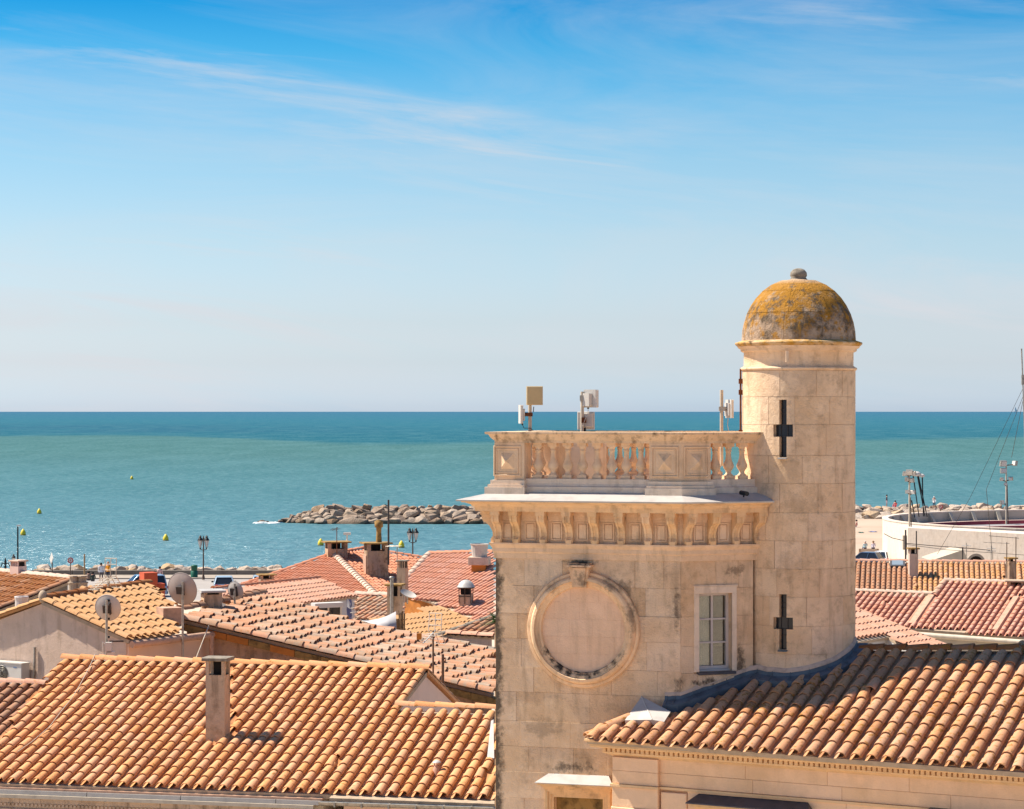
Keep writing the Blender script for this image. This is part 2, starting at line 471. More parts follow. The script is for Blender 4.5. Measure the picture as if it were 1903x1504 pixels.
    def build(s, name, mat, parent=None, M=None, kind=None, recenter=True):
        c = Vector((0, 0, 0))
        if recenter and M is None and s.v:
            lo = Vector([min(v[k] for v in s.v) for k in range(3)]); hi = Vector([max(v[k] for v in s.v) for k in range(3)])
            c = Vector(((lo.x + hi.x) / 2, (lo.y + hi.y) / 2, lo.z)); M = Matrix.Translation(c)
        o = bpy.data.objects.new(name, s.mesh(name, mat, c))
        link(o, parent, M)
        if kind: o['kind'] = kind
        return o
def inst(name, me, parent, M):
    o = bpy.data.objects.new(name, me); return link(o, parent, M)
def frame(o, e, up=Vector((0, 0, 1))):
    """local x along e (to the right), y into the wall, z up"""
    e = Vector(e).normalized(); y = up.cross(e)
    M = Matrix.Identity(4)
    for i, c in enumerate((e, y, up)):
        for k in range(3): M[k][i] = c[k]
    M.translation = Vector(o)
    return M
def sweep(mb, path, prof, closed_prof=True, cap=True, smooth=False):
    """moulding: profile (out, z) swept along a plan polyline with mitred corners; 'out' lies right of the walking... left-hand outside"""
    n = len(path); rows = []
    for i, p in enumerate(path):
        p = Vector((p[0], p[1]))
        ds = []
        if i > 0: ds.append((p - Vector(path[i - 1][:2])).normalized())
        if i < n - 1: ds.append((Vector(path[i + 1][:2]) - p).normalized())
        ns = [Vector((d.y, -d.x)) for d in ds]
        if len(ns) == 1: m = ns[0]
        else:
            m = (ns[0] + ns[1]).normalized(); m = m / max(0.3, m.dot(ns[0]))
        rows.append([(p.x + m.x * o, p.y + m.y * o, z) for (o, z) in prof])
    k = len(prof); vs = [v for r in rows for v in r]; fs = []
    for i in range(n - 1):
        for j in range(k if closed_prof else k - 1):
            a, b = i * k + j, i * k + (j + 1) % k
            fs.append((a, b, b + k, a + k))
    mb.add(vs, fs, None, smooth)
    if cap and closed_prof:
        mb.add(rows[0], [tuple(range(k))]); mb.add(rows[-1], [tuple(range(k - 1, -1, -1))])
    return mb

# ------------------------------------------------------------------ materials
class NM:
    def __init__(s, name):
        s.m = bpy.data.materials.new(name); s.m.use_nodes = True
        s.t = s.m.node_tree; s.n = s.t.nodes; s.b = s.n['Principled BSDF']; s._pos = None; s._rnd = None
    def new(s, t, **kw):
        n = s.n.new(t)
        for k, v in kw.items(): setattr(n, k, v)
        return n
    def lk(s, a, b): s.t.links.new(a, b)
    def put(s, sock, v):
        if isinstance(v, bpy.types.NodeSocket): s.lk(v, sock)
        elif isinstance(v, (tuple, list)) and sock.type == 'RGBA': sock.default_value = (v[0], v[1], v[2], 1)
        else: sock.default_value = v
    def pos(s):
        if s._pos is None: s._pos = s.new('ShaderNodeNewGeometry').outputs['Position']
        return s._pos
    def rnd(s):
        if s._rnd is None:
            oi = s.new('ShaderNodeObjectInfo'); at = s.new('ShaderNodeAttribute', attribute_name='var')
            s._rnd = s.math('FRACT', s.math('ADD', oi.outputs['Random'], at.outputs['Fac']))
        return s._rnd
    def math(s, op, a, b=None, c=None):
        n = s.new('ShaderNodeMath', operation=op); s.put(n.inputs[0], a)
        if b is not None: s.put(n.inputs[1], b)
        if c is not None: s.put(n.inputs[2], c)
        return n.outputs[0]
    def map(s, v, a, b, c=0.0, d=1.0, smooth=False):
        n = s.new('ShaderNodeMapRange'); n.clamp = True
        if smooth: n.interpolation_type = 'SMOOTHSTEP'
        s.put(n.inputs[0], v)
        for i, x in enumerate((a, b, c, d)): s.put(n.inputs[i + 1], x)
        return n.outputs[0]
    def noise(s, scale, detail=4.0, rough=0.55, vec=None, stretch=None, off=(0, 0, 0), dist=0.0, rot=(0, 0, 0)):
        v = vec if vec is not None else s.pos()
        if stretch or any(off) or any(rot):
            mp = s.new('ShaderNodeMapping'); s.lk(v, mp.inputs[0])
            mp.inputs['Scale'].default_value = stretch or (1, 1, 1); mp.inputs['Location'].default_value = off
            mp.inputs['Rotation'].default_value = rot
            v = mp.outputs[0]
        n = s.new('ShaderNodeTexNoise'); s.lk(v, n.inputs['Vector'])
        n.inputs['Scale'].default_value = scale; n.inputs['Detail'].default_value = detail
        n.inputs['Roughness'].default_value = rough; n.inputs['Distortion'].default_value = dist
        return n.outputs['Fac']
    def ramp(s, v, stops, interp='LINEAR'):
        n = s.new('ShaderNodeValToRGB'); set_ramp(n, stops, interp); s.put(n.inputs[0], v); return n.outputs[0]
    def mix(s, f, a, b, blend='MIX'):
        n = s.new('ShaderNodeMix', data_type='RGBA', blend_type=blend)
        s.put(n.inputs[0], f); s.put(n.inputs[6], a); s.put(n.inputs[7], b); return n.outputs[2]
    def sepz(s):
        n = s.new('ShaderNodeSeparateXYZ'); s.lk(s.pos(), n.inputs[0]); return n.outputs
    def bump(s, h, strength=0.3, dist=0.02):
        n = s.new('ShaderNodeBump'); n.inputs['Strength'].default_value = strength; n.inputs['Distance'].default_value = dist
        s.put(n.inputs['Height'], h); s.lk(n.outputs[0], s.b.inputs['Normal'])
    def done(s, col, rough=0.8, metal=0.0, spec=0.3):
        s.put(s.b.inputs['Base Color'], col); s.put(s.b.inputs['Roughness'], rough); s.put(s.b.inputs['Metallic'], metal)
        s.b.inputs['Specular IOR Level'].default_value = spec
        return s.m
KA = 0.74                                                  # sunlit paint, clay and plaster, brought to measured albedos
def simple(name, col, rough=0.6, metal=0.0, dirt=0.15, spec=0.35, bump=0.0, nscale=6.0):
    k = NM(name); col = tuple(KA * x for x in col)
    n1 = k.noise(nscale, 5.0, 0.6)
    c = k.mix(k.map(n1, 0.45, 0.75), col, tuple(x * (1 - dirt * 2.2) for x in col)) if dirt else col
    if bump: k.bump(k.noise(nscale * 8, 3.0), bump, 0.01)
    return k.done(c, rough, metal, spec)
def tile_mat(name, cols, lich=0.5, ochre=(0.30, 0.13, 0.018), dark=(0.07, 0.045, 0.025), grey=0.0, blot=0.25, lscale=11.0):
    k = NM(name); cols = [tuple(KA * x for x in c) for c in cols]
    n = len(cols)
    c = k.ramp(k.rnd(), [(i / (n - 1), x) for i, x in enumerate(cols)])
    big = k.noise(0.55, 3.0); c = k.mix(k.map(big, 0.35, 0.7, 0, blot), c, tuple(0.55 * x for x in cols[n // 2]))
    fine = k.noise(26.0, 4.0, 0.65); c = k.mix(k.map(fine, 0.35, 0.7, 0.0, 0.30), c, tuple(min(1, 1.35 * x) for x in cols[0]))
    if grey: c = k.mix(k.map(k.noise(5.0, 5.0, 0.6, off=(9, 3, 1)), 0.50, 0.66, 0, grey), c, (0.30, 0.25, 0.19))
    ln = k.noise(lscale, 5.0, 0.6, off=(3, 1, 7)); reg = k.noise(0.8, 2.0, off=(5, 5, 0))
    th = k.math('ADD', ln, k.map(reg, 0.3, 0.7, -0.05, 0.05))
    c = k.mix(k.map(th, 0.64 - 0.07 * lich, 0.72 - 0.07 * lich, 0, 0.80), c, ochre)
    c = k.mix(k.map(k.noise(lscale * 1.4, 5.0, 0.6, off=(1, 8, 2)), 0.68 - 0.05 * lich, 0.78 - 0.05 * lich, 0, 0.75), c, dark)
    k.bump(k.math('ADD', k.noise(55.0, 4.0), k.math('MULTIPLY', ln, 0.6)), 0.28, 0.012)
    return k.done(c, 0.86, 0, 0.2)
def stone_mat(name, cols, stains=(), dark=0.5, streak=0.5, rough=0.5, joints=False, patch=0.35, edge=None):
    k = NM(name); n = len(cols)
    c = k.ramp(k.rnd(), [(i / max(1, n - 1), x) for i, x in enumerate(cols)])
    b1 = k.noise(0.9, 4.0, 0.55); c = k.mix(k.map(b1, 0.42, 0.66, 0, patch), c, (0.64, 0.40, 0.21))
    b2 = k.noise(2.6, 5.0, 0.6, off=(4, 2, 8)); c = k.mix(k.map(b2, 0.48, 0.72, 0, 0.55), c, tuple(min(1, 1.22 * x) for x in cols[0]))
    bl = k.noise(3.4, 6.0, 0.68, off=(7, 1, 3)); c = k.mix(k.map(bl, 0.52, 0.70, 0, dark), c, (0.16, 0.10, 0.058))
    st = k.noise(2.2, 5.0, 0.62, stretch=(2.4, 2.4, 0.34), off=(2, 2, 5)); c = k.mix(k.map(st, 0.53, 0.68, 0, streak), c, (0.17, 0.11, 0.065))
    sn = k.noise(6.0, 7.0, 0.72, off=(1, 4, 4))
    for (p, r, a, colr) in stains:
        vm = k.new('ShaderNodeVectorMath', operation='SUBTRACT'); k.lk(k.pos(), vm.inputs[0]); vm.inputs[1].default_value = p
        v2 = k.new('ShaderNodeVectorMath', operation='DIVIDE'); k.lk(vm.outputs[0], v2.inputs[0]); v2.inputs[1].default_value = r
        v3 = k.new('ShaderNodeVectorMath', operation='LENGTH'); k.lk(v2.outputs[0], v3.inputs[0])
        m = k.math('ADD', k.map(v3.outputs['Value'], 0.0, 1.0, 1.0, 0.0), k.math('MULTIPLY', k.math('SUBTRACT', sn, 0.52), 3.2))
        m = k.math('MULTIPLY', k.map(m, 0.22, 0.75, 0, a), k.map(v3.outputs['Value'], 0.75, 1.2, 1.0, 0.0, True))
        c = k.mix(m, c, colr)
    if edge:                                              # a weathered band along one vertical arris
        (o, e, w, a) = edge
        vm = k.new('ShaderNodeVectorMath', operation='SUBTRACT'); k.lk(k.pos(), vm.inputs[0]); vm.inputs[1].default_value = o
        v2 = k.new('ShaderNodeVectorMath', operation='DOT_PRODUCT'); k.lk(vm.outputs[0], v2.inputs[0]); v2.inputs[1].default_value = e
        m = k.math('ADD', k.map(v2.outputs['Value'], 0.0, w, 1.0, 0.0), k.math('MULTIPLY', k.math('SUBTRACT', sn, 0.5), 1.6))
        c = k.mix(k.map(m, 0.50, 0.85, 0, a), c, (0.075, 0.058, 0.042))
    h = k.math('ADD', k.math('MULTIPLY', k.noise(14.0, 5.0, 0.62), 1.4), k.noise(70.0, 3.0, 0.6))
    k.bump(h, rough, 0.03)
    return k.done(c, 0.9, 0, 0.15)

TAN = [(0.81, 0.525, 0.325), (0.77, 0.475, 0.275), (0.80, 0.53, 0.345), (0.73, 0.435, 0.245), (0.81, 0.555, 0.375), (0.64, 0.375, 0.21), (0.79, 0.52, 0.33)]
M = {}
def link(o, parent=None, M=None):
    COL.objects.link(o); M = M or Matrix.Identity(4)
    if parent is not None:
        o.parent = parent; o.matrix_parent_inverse = WM[parent].inverted()
    o.matrix_basis = M; WM[o] = M.copy()
    return o
def tag(o, label=None, cat=None, group=None, kind=None):
    if label: o['label'] = label
    if cat: o['category'] = cat
    if group: o['group'] = group
    if kind: o['kind'] = kind
    return o
def thing(name, label, cat, loc, rz=0.0, group=None):
    o = bpy.data.objects.new(name, None); o.empty_display_size = 0.2
    link(o, None, Matrix.Translation(Vector(loc)) @ Matrix.Rotation(rz, 4, 'Z'))
    return tag(o, label, cat, group)
def kids(o): return [c for c in KID.get(o, [])]
KID = {}
def dup(src, M, label=None, group=None):
    """a copy of a thing with copies of its parts and sub-parts, moved by M (world)"""
    def rec(o, par):
        c = o.copy(); COL.objects.link(c)
        nm = M @ WM[o]
        if par is not None:
            c.parent = par; c.matrix_parent_inverse = WM[par].inverted()
        c.matrix_basis = nm; WM[c] = nm
        for ch in [x for x in WM if x.parent == o]: rec(ch, c)
        return c
    r = rec(src, None)
    if label: r['label'] = label
    if group: r['group'] = group
    return r

class MB:
    def __init__(s): s.v = []; s.f = []; s.sm = []; s.mi = []; s.var = []; s.m = 0; s.cv = 0.0
    def add(s, vs, fs, M=None, smooth=False):
        b = len(s.v)
        for v in vs:
            v = Vector(v); s.v.append(M @ v if M is not None else v); s.var.append(s.cv)
        for f in fs:
            s.f.append([b + i for i in f]); s.sm.append(smooth); s.mi.append(s.m)
        return s
    def box(s, x0, x1, y0, y1, z0, z1, M=None):
        vs = [(x, y, z) for z in (z0, z1) for y in (y0, y1) for x in (x0, x1)]
        return s.add(vs, [(0, 2, 3, 1), (4, 5, 7, 6), (0, 1, 5, 4), (2, 6, 7, 3), (0, 4, 6, 2), (1, 3, 7, 5)], M)
    def cbox(s, c, sx, sy, sz, rz=0.0, M=None):
        T = Matrix.Translation(Vector(c)) @ Matrix.Rotation(rz, 4, 'Z')
        if M is not None: T = M @ T
        return s.box(-sx/2, sx/2, -sy/2, sy/2, -sz/2, sz/2, T)
    def slab(s, u0, u1, z0, z1, y0, out, ch=0.008, M=None):
        """a dressed stone: front face at -out with a chamfered edge, back at y0 (local x, y in, z up)"""
        c = ch
        vs = [(u0, y0, z0), (u1, y0, z0), (u1, y0, z1), (u0, y0, z1),
              (u0, -out + c, z0), (u1, -out + c, z0), (u1, -out + c, z1), (u0, -out + c, z1),
              (u0 + c, -out, z0 + c), (u1 - c, -out, z0 + c), (u1 - c, -out, z1 - c), (u0 + c, -out, z1 - c)]
        fs = [(8, 9, 10, 11)]
        for i in range(4):
            j = (i + 1) % 4
            fs += [(i, j, 4 + j, 4 + i), (4 + i, 4 + j, 8 + j, 8 + i)]
        return s.add(vs, fs, M)
    def prism(s, poly, z0, z1, M=None):
        n = len(poly)
        tz = z1 if isinstance(z1, (list, tuple)) else [z1] * n
        bz = z0 if isinstance(z0, (list, tuple)) else [z0] * n
        vs = [(p[0], p[1], bz[i]) for i, p in enumerate(poly)] + [(p[0], p[1], tz[i]) for i, p in enumerate(poly)]
        fs = [tuple(range(n - 1, -1, -1)), tuple(range(n, 2 * n))]
        fs += [(i, (i + 1) % n, n + (i + 1) % n, n + i) for i in range(n)]
        return s.add(vs, fs, M)
    def tube(s, p0, p1, r0, r1=None, n=8, cap=True, M=None):
        p0, p1 = Vector(p0), Vector(p1); r1 = r0 if r1 is None else r1
        d = (p1 - p0); q = d.to_track_quat('Z', 'Y') if d.length > 1e-9 else None
        vs = []
        for p, r in ((p0, r0), (p1, r1)):
            for i in range(n):
                a = 2 * math.pi * i / n
                vs.append(p + q @ Vector((r * math.cos(a), r * math.sin(a), 0)))
        s.add(vs, [(i, (i + 1) % n, n + (i + 1) % n, n + i) for i in range(n)], M, True)
        if cap:
            s.add(vs[:n], [tuple(range(n - 1, -1, -1))], M); s.add(vs[n:], [tuple(range(n))], M)
        return s
    def path(s, pts, r, n=6, M=None):
        for a, b in zip(pts[:-1], pts[1:]): s.tube(a, b, r, r, n, True, M)
        return s
    def lathe(s, prof, n=16, M=None, smooth=True, a0=0.0, a1=2 * math.pi, cap=True):
        full = abs(a1 - a0 - 2 * math.pi) < 1e-6
        m = n if full else n + 1
        vs = []
        for (r, z) in prof:
            for i in range(m):
                a = a0 + (a1 - a0) * i / n
                vs.append((r * math.cos(a), r * math.sin(a), z))
        fs = []
        for k in range(len(prof) - 1):
            for i in range(n):
                j = (i + 1) % m if full else i + 1
                fs.append((k * m + i, k * m + j, (k + 1) * m + j, (k + 1) * m + i))
        s.add(vs, fs, M, smooth)
        if cap and full:
            if prof[0][0] > 1e-5: s.add(vs[:m], [tuple(range(m - 1, -1, -1))], M)
            if prof[-1][0] > 1e-5: s.add(vs[-m:], [tuple(range(m))], M)
        return s
    def sphere(s, c, rx, ry, rz, n=10, k=6, M=None):
        T = Matrix.Translation(Vector(c)) @ Matrix.Diagonal((rx, ry, rz, 1))
        if M is not None: T = M @ T
        return s.lathe([(math.sin(math.pi * i / k), -math.cos(math.pi * i / k)) for i in range(k + 1)], n, T, True, cap=False)
    def mesh(s, name, mat, c=Vector((0, 0, 0))):
        me = bpy.data.meshes.new(name)
        me.from_pydata([v - c for v in s.v], [], s.f)
        me.polygons.foreach_set('use_smooth', s.sm)
        mats = mat if isinstance(mat, (list, tuple)) else [mat]
        for m in mats: me.materials.append(m)
        if len(mats) > 1: me.polygons.foreach_set('material_index', s.mi)
        if any(s.var):
            at = me.attributes.new('var', 'FLOAT', 'POINT'); at.data.foreach_set('value', s.var)
        me.update()
        return me
    def build(s, name, mat, parent=None, M=None, kind=None, recenter=True):
        c = Vector((0, 0, 0))
        if recenter and M is None and s.v:
            lo = Vector([min(v[k] for v in s.v) for k in range(3)]); hi = Vector([max(v[k] for v in s.v) for k in range(3)])
            c = Vector(((lo.x + hi.x) / 2, (lo.y + hi.y) / 2, lo.z)); M = Matrix.Translation(c)
        o = bpy.data.objects.new(name, s.mesh(name, mat, c))
        link(o, parent, M)
        if kind: o['kind'] = kind
        return o
def inst(name, me, parent, M):
    o = bpy.data.objects.new(name, me); return link(o, parent, M)
def frame(o, e, up=Vector((0, 0, 1))):
    """local x along e (to the right), y into the wall, z up"""
    e = Vector(e).normalized(); y = up.cross(e)
    M = Matrix.Identity(4)
    for i, c in enumerate((e, y, up)):
        for k in range(3): M[k][i] = c[k]
    M.translation = Vector(o)
    return M
def sweep(mb, path, prof, closed_prof=True, cap=True, smooth=False):
    """moulding: profile (out, z) swept along a plan polyline with mitred corners; 'out' lies right of the walking... left-hand outside"""
    n = len(path); rows = []
    for i, p in enumerate(path):
        p = Vector((p[0], p[1]))
        ds = []
        if i > 0: ds.append((p - Vector(path[i - 1][:2])).normalized())
        if i < n - 1: ds.append((Vector(path[i + 1][:2]) - p).normalized())
        ns = [Vector((d.y, -d.x)) for d in ds]
        if len(ns) == 1: m = ns[0]
        else:
            m = (ns[0] + ns[1]).normalized(); m = m / max(0.3, m.dot(ns[0]))
        rows.append([(p.x + m.x * o, p.y + m.y * o, z) for (o, z) in prof])
    k = len(prof); vs = [v for r in rows for v in r]; fs = []
    for i in range(n - 1):
        for j in range(k if closed_prof else k - 1):
            a, b = i * k + j, i * k + (j + 1) % k
            fs.append((a, b, b + k, a + k))
    mb.add(vs, fs, None, smooth)
    if cap and closed_prof:
        mb.add(rows[0], [tuple(range(k))]); mb.add(rows[-1], [tuple(range(k - 1, -1, -1))])
    return mb

# ------------------------------------------------------------------ materials
class NM:
    def __init__(s, name):
        s.m = bpy.data.materials.new(name); s.m.use_nodes = True
        s.t = s.m.node_tree; s.n = s.t.nodes; s.b = s.n['Principled BSDF']; s._pos = None; s._rnd = None
    def new(s, t, **kw):
        n = s.n.new(t)
        for k, v in kw.items(): setattr(n, k, v)
        return n
    def lk(s, a, b): s.t.links.new(a, b)
    def put(s, sock, v):
        if isinstance(v, bpy.types.NodeSocket): s.lk(v, sock)
        elif isinstance(v, (tuple, list)) and sock.type == 'RGBA': sock.default_value = (v[0], v[1], v[2], 1)
        else: sock.default_value = v
    def pos(s):
        if s._pos is None: s._pos = s.new('ShaderNodeNewGeometry').outputs['Position']
        return s._pos
    def rnd(s):
        if s._rnd is None:
            oi = s.new('ShaderNodeObjectInfo'); at = s.new('ShaderNodeAttribute', attribute_name='var')
            s._rnd = s.math('FRACT', s.math('ADD', oi.outputs['Random'], at.outputs['Fac']))
        return s._rnd
    def math(s, op, a, b=None, c=None):
        n = s.new('ShaderNodeMath', operation=op); s.put(n.inputs[0], a)
        if b is not None: s.put(n.inputs[1], b)
        if c is not None: s.put(n.inputs[2], c)
        return n.outputs[0]
    def map(s, v, a, b, c=0.0, d=1.0, smooth=False):
        n = s.new('ShaderNodeMapRange'); n.clamp = True
        if smooth: n.interpolation_type = 'SMOOTHSTEP'
        s.put(n.inputs[0], v)
        for i, x in enumerate((a, b, c, d)): s.put(n.inputs[i + 1], x)
        return n.outputs[0]
    def noise(s, scale, detail=4.0, rough=0.55, vec=None, stretch=None, off=(0, 0, 0), dist=0.0, rot=(0, 0, 0)):
        v = vec if vec is not None else s.pos()
        if stretch or any(off) or any(rot):
            mp = s.new('ShaderNodeMapping'); s.lk(v, mp.inputs[0])
            mp.inputs['Scale'].default_value = stretch or (1, 1, 1); mp.inputs['Location'].default_value = off
            mp.inputs['Rotation'].default_value = rot
            v = mp.outputs[0]
        n = s.new('ShaderNodeTexNoise'); s.lk(v, n.inputs['Vector'])
        n.inputs['Scale'].default_value = scale; n.inputs['Detail'].default_value = detail
        n.inputs['Roughness'].default_value = rough; n.inputs['Distortion'].default_value = dist
        return n.outputs['Fac']
    def ramp(s, v, stops, interp='LINEAR'):
        n = s.new('ShaderNodeValToRGB'); set_ramp(n, stops, interp); s.put(n.inputs[0], v); return n.outputs[0]
    def mix(s, f, a, b, blend='MIX'):
        n = s.new('ShaderNodeMix', data_type='RGBA', blend_type=blend)
        s.put(n.inputs[0], f); s.put(n.inputs[6], a); s.put(n.inputs[7], b); return n.outputs[2]
    def sepz(s):
        n = s.new('ShaderNodeSeparateXYZ'); s.lk(s.pos(), n.inputs[0]); return n.outputs
    def bump(s, h, strength=0.3, dist=0.02):
        n = s.new('ShaderNodeBump'); n.inputs['Strength'].default_value = strength; n.inputs['Distance'].default_value = dist
        s.put(n.inputs['Height'], h); s.lk(n.outputs[0], s.b.inputs['Normal'])
    def done(s, col, rough=0.8, metal=0.0, spec=0.3):
        s.put(s.b.inputs['Base Color'], col); s.put(s.b.inputs['Roughness'], rough); s.put(s.b.inputs['Metallic'], metal)
        s.b.inputs['Specular IOR Level'].default_value = spec
        return s.m
KA = 0.74                                                  # sunlit paint, clay and plaster, brought to measured albedos
def simple(name, col, rough=0.6, metal=0.0, dirt=0.15, spec=0.35, bump=0.0, nscale=6.0):
    k = NM(name); col = tuple(KA * x for x in col)
    n1 = k.noise(nscale, 5.0, 0.6)
    c = k.mix(k.map(n1, 0.45, 0.75), col, tuple(x * (1 - dirt * 2.2) for x in col)) if dirt else col
    if bump: k.bump(k.noise(nscale * 8, 3.0), bump, 0.01)
    return k.done(c, rough, metal, spec)
def tile_mat(name, cols, lich=0.5, ochre=(0.30, 0.13, 0.018), dark=(0.07, 0.045, 0.025), grey=0.0, blot=0.25, lscale=11.0):
    k = NM(name); cols = [tuple(KA * x for x in c) for c in cols]
    n = len(cols)
    c = k.ramp(k.rnd(), [(i / (n - 1), x) for i, x in enumerate(cols)])
    big = k.noise(0.55, 3.0); c = k.mix(k.map(big, 0.35, 0.7, 0, blot), c, tuple(0.55 * x for x in cols[n // 2]))
    fine = k.noise(26.0, 4.0, 0.65); c = k.mix(k.map(fine, 0.35, 0.7, 0.0, 0.30), c, tuple(min(1, 1.35 * x) for x in cols[0]))
    if grey: c = k.mix(k.map(k.noise(5.0, 5.0, 0.6, off=(9, 3, 1)), 0.50, 0.66, 0, grey), c, (0.30, 0.25, 0.19))
    ln = k.noise(lscale, 5.0, 0.6, off=(3, 1, 7)); reg = k.noise(0.8, 2.0, off=(5, 5, 0))
    th = k.math('ADD', ln, k.map(reg, 0.3, 0.7, -0.05, 0.05))
    c = k.mix(k.map(th, 0.64 - 0.07 * lich, 0.72 - 0.07 * lich, 0, 0.80), c, ochre)
    c = k.mix(k.map(k.noise(lscale * 1.4, 5.0, 0.6, off=(1, 8, 2)), 0.68 - 0.05 * lich, 0.78 - 0.05 * lich, 0, 0.75), c, dark)
    k.bump(k.math('ADD', k.noise(55.0, 4.0), k.math('MULTIPLY', ln, 0.6)), 0.28, 0.012)
    return k.done(c, 0.86, 0, 0.2)
def stone_mat(name, cols, stains=(), dark=0.5, streak=0.5, rough=0.5, joints=False, patch=0.35, edge=None):
    k = NM(name); n = len(cols)
    c = k.ramp(k.rnd(), [(i / max(1, n - 1), x) for i, x in enumerate(cols)])
    b1 = k.noise(0.9, 4.0, 0.55); c = k.mix(k.map(b1, 0.42, 0.66, 0, patch), c, (0.64, 0.40, 0.21))
    b2 = k.noise(2.6, 5.0, 0.6, off=(4, 2, 8)); c = k.mix(k.map(b2, 0.48, 0.72, 0, 0.55), c, tuple(min(1, 1.22 * x) for x in cols[0]))
    bl = k.noise(3.4, 6.0, 0.68, off=(7, 1, 3)); c = k.mix(k.map(bl, 0.52, 0.70, 0, dark), c, (0.16, 0.10, 0.058))
    st = k.noise(2.2, 5.0, 0.62, stretch=(2.4, 2.4, 0.34), off=(2, 2, 5)); c = k.mix(k.map(st, 0.53, 0.68, 0, streak), c, (0.17, 0.11, 0.065))
    sn = k.noise(6.0, 7.0, 0.72, off=(1, 4, 4))
    for (p, r, a, colr) in stains:
        vm = k.new('ShaderNodeVectorMath', operation='SUBTRACT'); k.lk(k.pos(), vm.inputs[0]); vm.inputs[1].default_value = p
        v2 = k.new('ShaderNodeVectorMath', operation='DIVIDE'); k.lk(vm.outputs[0], v2.inputs[0]); v2.inputs[1].default_value = r
        v3 = k.new('ShaderNodeVectorMath', operation='LENGTH'); k.lk(v2.outputs[0], v3.inputs[0])
        m = k.math('ADD', k.map(v3.outputs['Value'], 0.0, 1.0, 1.0, 0.0), k.math('MULTIPLY', k.math('SUBTRACT', sn, 0.52), 3.2))
        m = k.math('MULTIPLY', k.map(m, 0.22, 0.75, 0, a), k.map(v3.outputs['Value'], 0.75, 1.2, 1.0, 0.0, True))
        c = k.mix(m, c, colr)
    if edge:                                              # a weathered band along one vertical arris
        (o, e, w, a) = edge
        vm = k.new('ShaderNodeVectorMath', operation='SUBTRACT'); k.lk(k.pos(), vm.inputs[0]); vm.inputs[1].default_value = o
        v2 = k.new('ShaderNodeVectorMath', operation='DOT_PRODUCT'); k.lk(vm.outputs[0], v2.inputs[0]); v2.inputs[1].default_value = e
        m = k.math('ADD', k.map(v2.outputs['Value'], 0.0, w, 1.0, 0.0), k.math('MULTIPLY', k.math('SUBTRACT', sn, 0.5), 1.6))
        c = k.mix(k.map(m, 0.50, 0.85, 0, a), c, (0.075, 0.058, 0.042))
    h = k.math('ADD', k.math('MULTIPLY', k.noise(14.0, 5.0, 0.62), 1.4), k.noise(70.0, 3.0, 0.6))
    k.bump(h, rough, 0.03)
    return k.done(c, 0.9, 0, 0.15)

TAN = [(0.76, 0.56, 0.38), (0.72, 0.51, 0.33), (0.75, 0.56, 0.40), (0.69, 0.47, 0.29), (0.76, 0.59, 0.43)]
M = {}
M['tile_front'] = tile_mat('tile_front', [(0.85, 0.43, 0.195), (0.79, 0.365, 0.14), (0.85, 0.44, 0.22), (0.70, 0.295, 0.11), (0.82, 0.46, 0.265), (0.70, 0.36, 0.20), (0.77, 0.385, 0.165)], 0.55, blot=0.2)
M['tile_wing'] = tile_mat('tile_wing', [(0.73, 0.375, 0.185), (0.66, 0.31, 0.135), (0.73, 0.395, 0.22), (0.47, 0.20, 0.085), (0.74, 0.425, 0.26), (0.55, 0.31, 0.19), (0.70, 0.35, 0.185), (0.42, 0.21, 0.12)], 1.2)
M['tile_grey'] = tile_mat('tile_grey', [(0.54, 0.27, 0.15), (0.45, 0.25, 0.16), (0.50, 0.22, 0.11), (0.36, 0.22, 0.15)], 0.4, grey=0.3)
M['tile_ochre'] = tile_mat('tile_ochre', [(0.64, 0.36, 0.17), (0.62, 0.34, 0.15), (0.64, 0.38, 0.20), (0.58, 0.30, 0.13)], 0.15, blot=0.12)
M['tile_old'] = tile_mat('tile_old', [(0.62, 0.30, 0.17), (0.52, 0.32, 0.20), (0.66, 0.33, 0.19), (0.42, 0.30, 0.20), (0.66, 0.28, 0.15), (0.56, 0.45, 0.34), (0.70, 0.30, 0.17), (0.68, 0.50, 0.36), (0.40, 0.33, 0.27)], 0.45, grey=0.8, lscale=9.0)
M['tile_brown'] = tile_mat('tile_brown', [(0.40, 0.15, 0.05), (0.33, 0.11, 0.03), (0.44, 0.17, 0.06), (0.36, 0.12, 0.035), (0.62, 0.34, 0.20)], 0.8, grey=0.2)
M['tile_coral'] = tile_mat('tile_coral', [(0.70, 0.29, 0.17), (0.64, 0.24, 0.13), (0.73, 0.34, 0.22), (0.60, 0.25, 0.15), (0.70, 0.31, 0.18)], -0.3, blot=0.15)
M['tile_pink'] = tile_mat('tile_pink', [(0.70, 0.38, 0.26), (0.67, 0.34, 0.22), (0.72, 0.42, 0.31), (0.64, 0.33, 0.22)], 0.0, grey=0.25, blot=0.1)
M['tile_salmon'] = tile_mat('tile_salmon', [(0.74, 0.36, 0.24), (0.68, 0.29, 0.18), (0.77, 0.42, 0.31), (0.68, 0.34, 0.24), (0.72, 0.33, 0.20)], -0.2, grey=0.1, blot=0.12)
M['tile_amber'] = tile_mat('tile_amber', [(0.62, 0.34, 0.20), (0.58, 0.28, 0.14), (0.60, 0.30, 0.10), (0.62, 0.36, 0.22), (0.56, 0.27, 0.09)], 0.5, blot=0.2)
M['mortar_pink'] = simple('mortar_pink', (0.68, 0.42, 0.29), 0.9, bump=0.3)
M['mortar'] = simple('mortar', (0.55, 0.42, 0.30), 0.9, bump=0.3)
M['mortar_pale'] = simple('mortar_pale', (0.74, 0.54, 0.42), 0.9, dirt=0.2, bump=0.3)
